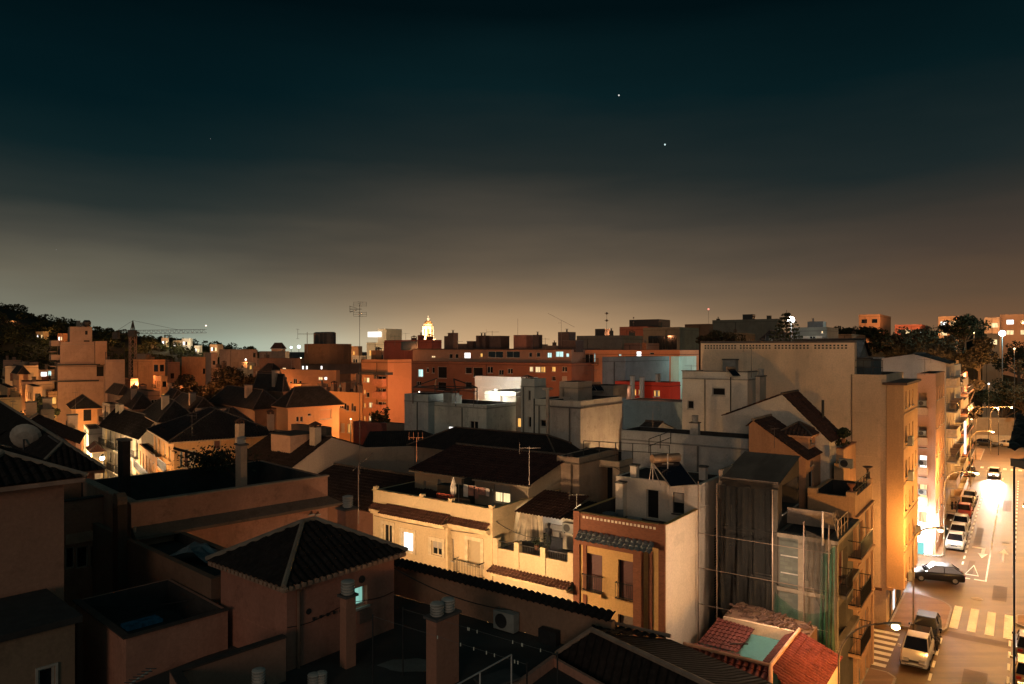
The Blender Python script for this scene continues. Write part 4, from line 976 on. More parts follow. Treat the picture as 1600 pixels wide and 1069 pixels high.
# ---------------- netted house + turret house group -------------------------------------------------
b=B('turret_house','building','orange walled house with brown roof and little pyramid turret',1259,718,46,1170,a=35.8,xr=1300,col=(.52,.27,.15),dirt=.3); TU=b
b.W('R',1264,1271,736,765,'v',door=True); b.W('R',1266,1270,720,727,'v')
b.build('gable_u',near=True,peak=.92,zr=b.Z,zp=b.Z+2.3,zl=b.Z+2.0,tcol=(.06,.032,.025),ov=.15)
p=B('x','','',1263,681,48,1222,xr=1274,a=35.8,base=b.Z-.2,parent=b,mat=stucco((.55,.3,.18),.2)); p.V=min(p.V,2.6); p.W('R',1266,1271,686,694,'v'); p.build('hip',near=True,rise=.75,ov=.3,tcol=(.10,.05,.035))

b=B('corner_terrace_house','building','orange terrace house on the street with moulded parapet and stacked iron balconies',1336,778,42.8,a=35.8,xl=1262,xr=1363,col=(.62,.36,.19),dirt=.25); CT=b
for k,(y0,y1,yb) in enumerate(((815,860,868),(892,938,944),(968,1008,1016),(1040,1080,1088))):
    a_,b_,z0,z1=b.W('R',1342,1348,y0,y1,'d' if k!=1 else 'r',door=True,dep=.2,sill=False)
    b.W('R',1352,1357,y0-18,y1-22,'d' if k!=0 else 'r',door=True,dep=.2,sill=False)
b.build('flat',ph=1.1,near=True,pt=.3)
for (x0,x1,y) in ((1340,1359,862),(1340,1357,936),(1340,1356,1010)):
    t0,t1=b.at('R',x0,.5),b.at('R',x1,.5); b.balcony('R',t0,t1,b.z('R',(t0+t1)/2,y,.5),.7,1.0)
m=MB()
for z in (b.h-1.15,b.h-4.1,b.h-7.0): m.box(.0,-.18,z-.12,b.U,-.003,z)
for q in (0,b.U-.4): m.box(q,-.1,0,q+.4,-.003,b.h-1.3)
for (x,y) in ((0,0),(b.U-.5,0),(0,b.V-.5)): m.box(x-.03,y-.03,b.h+.003,x+.5,y+.5,b.h+.3)
b.part('moulding',m,stucco((.66,.40,.22),.2))
# planter urns on the terrace corners
for (x,y,z,l) in ((.25,.25,.3,'terracotta urn on the near corner post of the street terrace'),(b.U-.2,.25,.3,'tall stemmed stone urn on the far corner post of the street terrace')):
    e=empty('garden_urn',b.wpt(x,y,b.h+z),0,l,'urn'); m=MB(); m.lathe([(.14,0),(.1,.08),(.07,.2),(.2,.38),(.26,.5),(.22,.5),(.1,.42)] if x<1 else [(.2,0),(.1,.1),(.06,.5),(.1,.62),(.34,.78),(.3,.8),(.1,.72)],(0,0,0),14); m.build('vase',plain((.35,.14,.08) if x<1 else (.15,.1,.08)),e)
rail_line([b.wpt(.5,.1,b.h-.1),b.wpt(b.U-.5,.1,b.h-.1)],'dark iron rail along the street edge of the orange roof terrace',.9,6)
p=B('x','','',1318,725,48.5,a=35.8,xl=1303,U=2.2,parent=b,base=b.Z-1.0,mat=stucco((.64,.38,.2),.2)); p.build('flat',ph=.1)
ac_unit(P(1322,724,47.0),SRZ-pi/2,'air conditioner under the small shrub covered roof corner')
q=B('shrub_terrace_house','building','orange lobed roof terrace crowded with dark shrubs beside the beige wall',1318,702,50.5,1288,xr=1337,a=35.8,col=(.62,.36,.2)); q.build('flat',ph=.5,coping=plain((.3,.12,.07)))
# ---- netted house -----------------------------------------------------------------------------
b=B('netted_house','building','unfinished house wrapped in dark debris netting with concrete block floors',1300,842,37.7,a=35.8,xl=1216,xr=1333,col=(.15,.13,.10),dirt=.6); NH=b
b.W('R',1304,1324,862,925,'r',dep=.3); b.W('R',1305,1322,945,1000,'v',dep=.6)
b.W('L',1222,1247,856,868,'v',dep=.05,fr=False); b.W('L',1222,1247,882,895,'v',dep=.05)
b.build('flat',ph=.12,near=True)
m=MB()
for z in (b.h-.25,b.h-3.2,b.h-6.0): m.box(-.25,-.35,z,b.U,-.003,z+.22); m.box(-.25,-.0,z,-.003,b.V,z+.22)
m.box(-.2,-.3,0,.15,-.02,b.h-.3)
for q in (.0,b.V*.5): m.box(-.18,q,0,-.003,q+.3,b.h-.26)
b.part('floor_slab',m,stucco((.26,.21,.15),.6))
m=MB(); m.box(-.06,b.V*.5+.32,b.h-6,-.004,b.V-.1,b.h-.3); b.part('block_wall',m,stucco((.15,.16,.13),.4,brick=.22))
m=MB(); t=b.V
m.box(2.2,b.V*.1,b.h,2.4,b.V+.1,b.h+.9); b.part('terrace_wall',m,stucco((.45,.33,.24)))
p=B('x','','',1216,757,39.7,a=35.8,xl=1128,U=4.5,parent=b,base=0,mat=stucco((.08,.065,.05),.6)); p.W('R',1222,1246,752,795,'v',dep=1.0,door=True)
for (x0,x1,y0,y1) in ((1140,1170,790,830),(1175,1205,850,900)): p.W('L',x0,x1,y0,y1,'v',dep=.3)
m=MB()
for z in (p.h-2.9,p.h-5.7,p.h-8.4): m.box(-.2,.0,z,-.003,p.V,z+.2)
for q in (0,p.V*.48,p.V-.25): m.box(-.12,q,0,-.003,q+.25,p.h-.3)
p.part('floor_slab',m,stucco((.12,.10,.075),.6))
p.build('shed_u',near=False,rise=1.0,ov=.1,roofmat=asphalt((.19,.13,.095),'old_roof_felt',.95),ridge=False)
m=MB(); m.box(-.02,p.V+.0,p.h-1.2,3.6,p.V+.18,p.h+.5); m.box(-.05,.0,p.h-.0,-.003,p.V,p.h+.1); p.part('parapet',m,stucco((.46,.33,.23)))
def netmat(col,a,name):
    m_,nt,out=newmat(name); d=N(nt,'ShaderNodeBsdfPrincipled',Roughness=.9); tcn=N(nt,'ShaderNodeTexCoord'); n=noise(nt,tcn.outputs['Object'],1.1,5,.7)
    L(nt,mixc(nt,ramp(nt,n.outputs[0],.35,.65).outputs[0],col,tuple(c*.5 for c in col)),d.inputs['Base Color']); t=N(nt,'ShaderNodeBsdfTransparent'); mx=N(nt,'ShaderNodeMixShader')
    L(nt,ramp(nt,n.outputs[0],.3,.7,(a-.2,)*3,(min(1,a+.15),)*3).outputs[0],mx.inputs[0]); L(nt,t.outputs[0],mx.inputs[1]); L(nt,d.outputs[0],mx.inputs[2]); L(nt,mx.outputs[0],out.inputs[0]); return m_
def drape(b,y0,y1,zt,zb,off,mat,name,nx=40,nz=24,fold=.1,sag=None,under=None):
    m=MB(); vs=[]
    for i in range(nx+1):
        for j in range(nz+1):
            u_,v_=i/nx,j/nz; t=y0+(y1-y0)*u_; top=zt(u_); bot=zb(u_); z=top+(bot-top)*v_
            o_=off+fold*(sin(u_*23+sin(v_*5)*1.5)+.5*sin(u_*61+v_*3))*(.3+v_)+.25*sin(v_*3)
            vs.append((-o_,t,z))
    m.add(vs,[[i*(nz+1)+j,(i+1)*(nz+1)+j,(i+1)*(nz+1)+j+1,i*(nz+1)+j+1] for i in range(nx) for j in range(nz)])
    return b.part(name,m,mat,smooth=True)
drape(p,.1,p.V,lambda u:p.h-.3,lambda u:p.h-9.2-1.0*sin(u*9)*.4+u*.8,.5,netmat((.016,.014,.010),.84,'dark_net'),'debris_net',fold=.17)
drape(b,-.30,b.V*.16,lambda u:b.h-.2-u*.6,lambda u:b.h-6.8+u*1.2,.62,netmat((.01,.14,.075),.6,'green_net'),'debris_net',fold=.14)
drape(b,.25,b.V*.42,lambda u:b.h+.15+.3*u,lambda u:b.h-2.2-2.4*(1-u)**2,.72,netmat((.08,.065,.045),.55,'pale_net'),'debris_net',fold=.09)
drape(b,.1,b.V*1.02,lambda u:b.h-4.6+1.4*u*u+.9*(1-u)**2,lambda u:b.h-7.4+.8*u,.5,netmat((.01,.09,.05),.5,'swag_net'),'debris_net',fold=.16)
m=MB()
for t in (.0,b.V*.45,b.V+.1,b.V+3.2,b.V+4.3):
    m.tube((-.75,t,0),(-.75,t,b.h+ (.9 if t<2 else 2.4)),.035,6)
for z in (b.h-.6,b.h-2.6,b.h-4.7): m.tube((-.75,-.1,z),(-.75,b.V+4.3,z),.022,6)
b.part('scaffold_tube',m,plain((.3,.22,.16),.5,.5))
m=MB()
for (a_,c_) in (((.2,-.25,b.h),(2.8,-.25,b.h+.0)),):
    for z in (.45,.95): m.tube((a_[0],a_[1],a_[2]+z),(c_[0],c_[1],c_[2]+z),.025,5)
    for k in range(4): x=.2+k*.85; m.tube((x,-.25,b.h),(x,-.25,b.h+1),.025,5)
for k in range(5): m.tube((.3+k*.4,-.2,b.h+.05),(1.5+k*.3,.3,b.h+1.0),.02,5)
b.part('guard_rail',m,plain((.5,.33,.2),.5))
m=MB(); m.tube((-.5,.35,b.h-.3),(-.5,.35,b.h+1.5),.05,6); b.part('white_post',m,plain((.7,.6,.5)))
for z in (b.h-3.0,): b.balcony('R',.1,1.9,z+.03,.7,1.0)
# rubble strip under the net
e=empty('rubble_roof',(0,0,0),0,'broken dark tiled roof strewn with debris under the netting','building'); m=MB(); A_=P(1135,985,37.5)
zR=6.6; q0=plan(1132,960,zR); q1=plan(1262,1000,zR); q2=plan(1275,985,zR); q3=plan(1150,940,zR)
m.prism([(q0.x,q0.y),(q1.x,q1.y),(q1.x+1.2,q1.y+1.7),(q0.x+1.5,q0.y+2.1)],0,zR); m.build('wall',stucco((.2,.12,.08),.6),e); m=MB()
for k in range(90):
    c=q0.lerp(q1,RN.random())+Vector((.585,.811,0))*RN.uniform(.1,2)+Vector((0,0,RN.uniform(.0,.12))); m.tube(c,c+Vector((RN.uniform(-.5,.5),RN.uniform(-.3,.3),RN.uniform(0,.15))),RN.uniform(.03,.07),4)
m.build('debris',plain((.10,.055,.04),.9),e)
# ---- red tiled patio house ---------------------------------------------------------------------
e=empty('patio_house',(0,0,0),0,'low house with red barrel tiled roofs around a teal lit patio','building'); RH=e
ZR=6.9; uu=Vector((US[0],US[1],0)); vv=Vector((VS[0],VS[1],0))
r0=plan(1068,1008,ZR); r1=plan(1206,1040,ZR); r1=r0-vv*((r1-r0).length)
r2=r1+uu*5.0; dn_=Vector((0,0,-1))
RED=tilemat((.13,.026,.018),True)
m=MB(); m.tiles(r0-uu*3.6+dn_*1.25, r1-uu*3.6+dn_*1.25-vv*.0+(-vv)*1.0, r1, r0,per=.3,course=.42,amp=.07); 
m.tiles(r1-vv*2.0+dn_*.8-uu*2.2, r2-vv*2.0+dn_*.8, r2, r1,per=.26,course=.4,amp=.05); m.build('roof',RED,e)
m=MB(); m.tiles(r0+uu*1.6-vv*2.3+dn_*.5, r0+uu*1.6+dn_*.5, r0, r0-vv*2.3, per=.2,course=.35,amp=.035)
m.tiles(r0+uu*1.9+dn_*.55-vv*.0, r0+uu*1.9+dn_*.55-vv*2.0, r0+uu*4.6-vv*2.0+dn_*.45, r0+uu*4.8+dn_*.0,per=.22,course=.35,amp=.035)
m.tiles(r2+vv*.7+dn_*.4, r1+uu*.1+vv*.7+dn_*.4, r1, r2,per=.2,course=.35,amp=.035); m.build('inner_roof',tilemat((.085,.02,.015),True),e)
m=MB()
for a_,c_ in ((r0,r1),(r1,r2),(r1,r1-uu*3.4-vv*1.0+dn_*1.2)): m.tube(a_+Vector((0,0,.08)),c_+Vector((0,0,.08)),.09,7)
m.build('ridge',plain((.5,.28,.18),.9),e)
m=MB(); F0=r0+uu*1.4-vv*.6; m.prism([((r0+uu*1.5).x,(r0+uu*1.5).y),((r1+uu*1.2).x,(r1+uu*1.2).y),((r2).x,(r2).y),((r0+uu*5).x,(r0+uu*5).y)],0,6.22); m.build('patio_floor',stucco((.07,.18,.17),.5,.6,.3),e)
m=MB()
for a_,c_,z in ((r0-uu*3.3,r1-uu*3.3-vv*.8,ZR-1.3),(r1-vv*1.85-uu*2.2,r2-vv*1.85,ZR-.85),(r0-uu*3.3,r0+uu*5,ZR-1.4),(r0+uu*4.9-vv*.2,r2+vv*.2,ZR-.1)):
    d=(c_-a_).normalized(); n9=Vector((-d.y,d.x,0))*.15; m.prism([(a_.x,a_.y),(c_.x,c_.y),(c_.x+n9.x,c_.y+n9.y),(a_.x+n9.x,a_.y+n9.y)],0,z)
m.build('wall',stucco((.6,.42,.28),.2),e)
c=r1+uu*2.6+vv*2.2; lamp((c.x,c.y,7.6),10,(.55,1,.88),.15,'patio_light')
m=MB(); m.box(c.x-.5,c.y-.03,6.5,c.x+.4,c.y+.03,6.56); m.build('handrail',DARKF,e)
# ================= beige apartment block on the street =============================================
b=B('beige_apartment_block','building','huge beige apartment block with blank wall, tiny roof lattice and street bay',1385,586,54,1331,xr=1404,a=35.8,col=(.66,.48,.32),dirt=.28,streak=.3)
b.U=9.3; AB=b
b.build('flat',ph=.35,near=True)
p=B('x','','',1335,535.5,54+2.25*.585+.02,a=35.8,xl=1095,U=.9,parent=b,base=0,mat=stucco((.80,.59,.40),.25,.9,.3))
# lattice openings in the parapet: two rows of small square holes in five panels
for (x0,x1) in ((1100,1151),(1155,1205),(1209,1265),(1271,1325)):
    t0,t1=p.at('L',x1),p.at('L',x0); n=int((t1-t0)/.26)
    for k in range(n):
        t=t0+(k+.5)*(t1-t0)/n
        for z in (p.h-.42,p.h-.22): p.holes['L'].append((t-.075,t+.075,z-.06,z+.06,'v',{'dep':.1}))
hs=p.holes['L']; p.holes['L']=[]
p.build('flat',ph=.0,ov=.04,roofmat=plain((.10,.08,.07)))
m=MB()
for (a_,c_,z0,z1,k_,w_) in hs: m.box(-.004,a_,z0,-.0015,c_,z1)
p.part('lattice',m,DARKF)
q=B('x','','',1330,560,57,a=35.8,xl=1095,U=9,parent=b,base=0,mat=b.mat); q.build('flat',ph=.2)
# floor of main block behind the parapet; bay on the street side
m=MB(); m.tube((-.06,b.V,1),(-.06,b.V,b.h),.045,6); b.part('drainpipe',m,plain((.3,.2,.13)))
bay=B('x','','',1412,602,53.2,a=35.8,V=1.15,U=8.6,parent=b,base=2.9,mat=stucco((.64,.39,.20),.15,.9,.2))
for fl in range(6):
    z=.5+fl*2.62
    for (c_) in (1.3,3.3,5.3): bay.holes['R'].append((c_-.38,c_+.38,z,z+1.25,'d' if (fl+int(c_))%3 else 's',{'sc':(.4,.28,.16)}))
bay.holes['R'].append((6.9,7.6,8.5,9.7,'w',{}))
bay.build('flat',ph=.0,ov=.25,near=True,roofmat=plain((.12,.07,.05)))
m=MB()
for k in range(6): m.box(0,-.05,k*2.62+.05,bay.U,-.003,k*2.62+.12)
bay.part('string_course',m,plain((.5,.32,.2)))
for k,(x,z,l) in enumerate(((1.9,.7,'lowest'),(6.1,3.3,'second lowest'),(1.7,8.4,'third'),(1.4,11.1,'highest'))):
    c=bay.wpt(x,-.3,z); ac_unit(c,SRZ,'air conditioner on the street bay of the beige block, %s of four'%l,1.1)
gf=B('x','','',1389,930,54.1,a=35.8,V=.2,U=8.6,parent=b,base=0,mat=stucco((.6,.45,.3),.2)) if False else None
m=MB(); m.box(-.3,-.5,2.75,8.8,-.003,2.95); b.part('shop_canopy',m,plain((.45,.28,.16)))
m=MB(); m.box(1.5,-.03,.1,2.3,-.004,2.2); m.box(5.2,-.03,.1,7.5,-.004,2.3); b.part('shop_front',m,DARKF)
m=MB(); m.box(3.2,-.05,.2,3.9,-.004,2.5); b.part('lit_sign',m,lit((.85,.95,1),1.3,False))
m=MB(); m.path([b_ for b_ in ((-.05,1.9,2.9),(-.05,1.5,2.6),(-.05,1.4,1.0))],.05,6); m.box(-.12,.3,2.55,-.004,2.2,2.75); b.part('drainpipe',m,plain((.12,.06,.04)))
# roof terrace clutter behind the parapet
c=AB.wpt(4,2.0,AB.h-.3); e=empty('roof_cabin',c,SRZ,'dark rooftop cabin on the lower terrace of the beige block','cabin'); m=MB(); m.box(-2.6,-.7,0,2.6,.7,1.5); m.build('body',stucco((.1,.11,.11)),e); m=MB(); m.box(-2.8,-.9,1.503,2.8,.9,1.6); m.build('roof',DARKF,e)
rail_line([AB.wpt(.3,.3,AB.h),AB.wpt(.3,AB.V-.1,AB.h),AB.wpt(5,AB.V-.2,AB.h)],'thin iron rail around the lower terrace of the beige block',1.1,4)
# building two, facing the side street
b=B('balcony_block','building','tan block with lit recessed balconies facing the side street and overlit shop below',1462,584,72,1433,xr=1476,a=35.8,col=(.50,.28,.18),dirt=.1,streak=.1); BB=b
b.C.z=0
for i,y in enumerate((614,666,712,757,800)):
    a_,c_,z0,z1=b.W('L',1435,1448,y,y+34,'W' if i in (2,) else ('w' if i>1 else 's'),dep=.9,door=True,sc=(.5,.34,.22))
for fl in range(6): b.G('R',.3,b.U-.3,4,(1.2+fl*2.9,),.8,1.4,'dsdd' if fl%2 else 'sdwd')
b.build('flat',ph=.7,near=True)
for i,y in enumerate((648,695,741,787)):
    t0,t1=b.at('L',1450),b.at('L',1433); b.balcony('L',t0,t1,b.z('L',(t0+t1)/2,y),.35,.75,solid=stucco((.62,.40,.24),.1))
    c=b.wpt(-.12,t0+.5,b.z('L',t0,y)+1.15); ac_unit(c,SRZ-pi/2,'air conditioner on the recessed balconies of the tan block, row %s from the top'%('one','two','three','four')[i],.9)
# shop: overlit ground floor, awning and sign
m=MB(); t1=b.at('L',1425); m.box(-.25,0,2.9,-.003,t1,3.3); b.part('shop_awning',m,plain((.7,.7,.66)))
m=MB(); m.box(-.06,.3,.1,-.004,t1,2.85); b.part('shop_window',m,lit((1,.98,.93),4.0,False))
m=MB(); z=b.z('L',b.at('L',1439),861); m.box(-.09,b.at('L',1444),z-.6,-.065,b.at('L',1434),z+.9); b.part('shop_poster',m,lit((.25,.72,.66),1.2,False))
w2=B('side_street_house','building','house wall behind the overlit shop on the side street',1436,815,80,1405,a=35.8,U=3,col=(.5,.4,.3)); w2.build('flat',ph=.2)
c=st(13,5.5,3.4); 
for k in range(3): c=st(22.0-k*.4,3.0+k*2.2,3.0); lamp(c,1500,(1,.97,.94),.35,'shop_light')
lamp(st(26,2.1,3.0),700,(.85,.95,1),.3,'shop_light')
# building three with balconies and pitched roof
b=B('stepped_balcony_block','building','tall cream block with many small balconies under a dark pitched roof corner',1478,560,87,1340,xr=1491,a=35.8,col=(.52,.42,.33),dirt=.2); C3=b
b.V=b.at('L',1340); 
for fl in range(6): b.G('R',.4,b.U-.4,3,(1.3+fl*3.1,),.8,1.9,'dsd')
b.build('gable_u',near=False,peak=.35,zr=b.Z-.6,zp=b.Z+.5,zl=b.Z-.5,tcol=(.03,.02,.018),ov=.4)
for fl in range(6):
    z=.9+fl*3.1; t0,t1=b.at('L',1487),b.at('L',1478)
    b.balcony('R',.3,b.U*.45,z,1.1,.95,solid=plain((.66,.46,.28)) if fl%2 else None); b.balcony('R',b.U*.55,b.U-.2,z,1.1,.95,solid=plain((.62,.42,.26)) if not fl%2 else None)
for (x0,x1,y0,y1) in ((1477,1487,578,600),(1477,1487,612,640),(1477,1487,648,668)): b.W('L',x0,x1,y0,y1,'v')
b=B('white_balcony_block','building','slim white block with vertical lit sign strip further along the street',1492,571,98,1482,xr=1501,a=35.8,col=(.66,.6,.5),dirt=.1)
for fl in range(6): b.G('R',.3,b.U-.3,3,(1.2+fl*3,),.9,1.7,'dds')
b.build('flat',ph=.4,near=False)
for fl in range(6): b.balcony('R',.4,b.U-.4,.9+fl*3.0,1.0,.9,solid=plain((.68,.55,.4)))
m=MB(); m.box(.5,-1.25,6.5,1.3,-1.05,11); b.part('lit_sign',m,lit((1,.97,.88),2.0,False)); m=MB(); m.box(.8,-1.06,8,.9,-.003,8.1); b.part('sign_arm',m,DARKF)
b=B('red_end_block','building','reddish end block closing the row of street buildings',1501,585,112,1493,xr=1512,a=35.8,col=(.5,.22,.12))
for fl in range(5): b.G('R',.3,b.U-.3,3,(1.4+fl*3.2,),.9,1.7,'dsd')
b.build('flat',ph=.4)
for fl in range(5): b.balcony('R',.4,b.U-.4,1.1+fl*3.2,.9,.9)
# ================= road, kerbs, markings ==========================================================
def srect(x0,x1,y0,y1,z): return [tuple(st(x0,y0,z)),tuple(st(x1,y0,z)),tuple(st(x1,y1,z)),tuple(st(x0,y1,z))]
def slab(name,x0,x1,y0,y1,z0,z1,mat,kind='structure'):
    m=MB(); a_=[st(x0,y0),st(x1,y0),st(x1,y1),st(x0,y1)]; m.prism([(p.x,p.y) for p in a_],z0,z1); return m.build(name,mat,kind=kind)
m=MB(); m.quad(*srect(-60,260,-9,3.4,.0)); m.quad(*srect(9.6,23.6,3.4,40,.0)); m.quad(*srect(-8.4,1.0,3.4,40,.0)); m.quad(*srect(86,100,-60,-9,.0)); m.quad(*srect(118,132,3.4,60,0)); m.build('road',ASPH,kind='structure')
def pavement(poly,name='pavement'):
    m=MB(); m.prism([(st(*p).x,st(*p).y) for p in poly],-.01,.13); m.build(name,PAVE,kind='structure')
    n=len(poly); m=MB()
    cx=sum(p[0] for p in poly)/n; cy=sum(p[1] for p in poly)/n
    for k in range(n):
        a_,c_=Vector((poly[k][0],poly[k][1])),Vector((poly[(k+1)%n][0],poly[(k+1)%n][1])); d=c_-a_
        if d.length<.02: continue
        nn=Vector((d.y,-d.x)).normalized()*.14; q=[a_,c_,c_+nn,a_+nn]
        m.prism([(st(p.x,p.y).x,st(p.x,p.y).y) for p in q],-.012,.134)
    m.build('kerb',plain((.34,.29,.24),.85),kind='structure')
def arc(cx,cy,r,a0,a1,n=8): return [(cx+r*cos(radians(a0+(a1-a0)*k/n)),cy+r*sin(radians(a0+(a1-a0)*k/n))) for k in range(n+1)]
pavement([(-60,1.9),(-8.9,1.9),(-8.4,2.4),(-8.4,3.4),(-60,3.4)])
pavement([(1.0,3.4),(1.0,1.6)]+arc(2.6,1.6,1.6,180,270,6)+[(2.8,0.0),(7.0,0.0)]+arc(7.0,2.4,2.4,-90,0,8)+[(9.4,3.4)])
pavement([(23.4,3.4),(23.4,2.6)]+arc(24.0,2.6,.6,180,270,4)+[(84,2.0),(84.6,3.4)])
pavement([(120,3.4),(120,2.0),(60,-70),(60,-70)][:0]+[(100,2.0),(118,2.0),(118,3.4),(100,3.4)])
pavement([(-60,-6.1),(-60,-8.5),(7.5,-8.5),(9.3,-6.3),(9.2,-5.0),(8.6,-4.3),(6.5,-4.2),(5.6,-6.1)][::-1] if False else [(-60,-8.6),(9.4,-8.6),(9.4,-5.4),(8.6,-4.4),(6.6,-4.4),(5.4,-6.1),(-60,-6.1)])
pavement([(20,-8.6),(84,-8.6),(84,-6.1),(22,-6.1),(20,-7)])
# raised verge and boundary wall across the end of the street
PNT=stucco((.80,.76,.66),.6,.8,.0)
def paint(polys,label,name='road_marking'):
    m=MB()
    for p in polys: m.add([tuple(st(x,y,.006)) for x,y in p],[list(range(len(p)))])
    return m.build(name,PNT,kind='structure')
def rect(x0,x1,y0,y1): return [(x0,y0),(x1,y0),(x1,y1),(x0,y1)]
paint([rect(3.0,8.6,-.75-1.12*k,-.2-1.12*k) for k in range(4)],'')          # zebra crossing
paint([rect(-3.2-k*2.3,-2.0-k*2.3,0.0,.16) for k in range(-1,8)],'')
paint([rect(-.8-k*2.3,.4-k*2.3,-4.05,-3.9) for k in range(-1,8)],'')
paint([rect(22+k*2.4,23.2+k*2.4,.0,.16) for k in range(25)],'')
paint([rect(20+k*2.4,21.2+k*2.4,-4.1,-3.95) for k in range(25)],'')
paint([rect(17.2,46,-2.05,-1.92)],''); paint([rect(46+k*4,48.5+k*4,-2.05,-1.92) for k in range(9)],'')
paint([rect(17.2,17.55,-1.9,-1.1),rect(17.2,17.5,-.8,-.3),rect(17.2,17.5,0.05,.45)],'')
def tri(x0,x1,y0,y1,w):   # hollow yield triangle
    ym=(y0+y1)/2; return [[(x0,y0),(x0,y1),(x0+w*2,y1-w*.6),(x0+w*2,y0+w*.6)],[(x0,y0),(x1,ym),(x1-w*4,ym),(x0+w*2,y0+w*.6)],[(x0,y1),(x0+w*2,y1-w*.6),(x1-w*4,ym),(x1,ym)]]
paint(tri(18.6,22.6,-1.4,-.3,.13),'')
paint([rect(26.5,27.2,-1.5,-.2),[(27.2,-.5),(27.2,-.2),(30,-.2),(30,-.45)],[(28.8,-1.3),(28.8,.2),(26.4,-.5)]] if False else [rect(29.6,30.2,-1.5,-.3),[(26.8,-1.5),(29.6,-1.5),(29.6,-1.2),(26.8,-1.2)],[(27.6,-2.0+.2),(27.6,-.9),(25.6,-1.35)]],'')
paint([rect(25.2,28.8,-3.15,-3.0),[(28.8,-3.5),(28.8,-2.65),(31,-3.08)]],'')
paint([rect(90,92,-4.5+1.1*k,-4.0+1.1*k) for k in range(6)],'')
# side street zebra at the near corner
paint([rect(-7.4+k*1.05,-6.85+k*1.05,2.6,3.9+.9) for k in range(7)],'')
m=MB()
for (x0,x1,y0,y1) in ((-9,-4.5,-2.9,-1.6),(12,16.5,-3.6,-2.6),(31,40,-1.0,-.35),(52,60,-3.4,-2.5),(1,2.2,-4,0.1),(19,24,-.9,-.4)): m.add([tuple(st(x,y,.004)) for x,y in rect(x0,x1,y0,y1)],[[0,1,2,3]])
m.build('road_patch',asphalt((.08,.044,.02),'patch_asphalt',.7),kind='structure')
for (x,y,l) in ((-6.2,-3.2,'worn manhole cover in the lane beside the white van'),(34,-3.2,'small manhole cover by the road arrow')):
    e=empty('manhole_cover',st(x,y,.008),0); tag(e,l,'manhole cover'); m=MB(); m.lathe([(.36,0),(.36,.01)],(0,0,0),18); m.build('lid',plain((.12,.09,.07)),e)
e=empty('manhole_cover',st(11.5,-1.6,.008),0); tag(e,'pale round manhole cover in the middle of the junction','manhole cover'); m=MB(); m.lathe([(.42,0),(.42,.01)],(0,0,0),20); m.build('lid',plain((.35,.27,.18)),e)
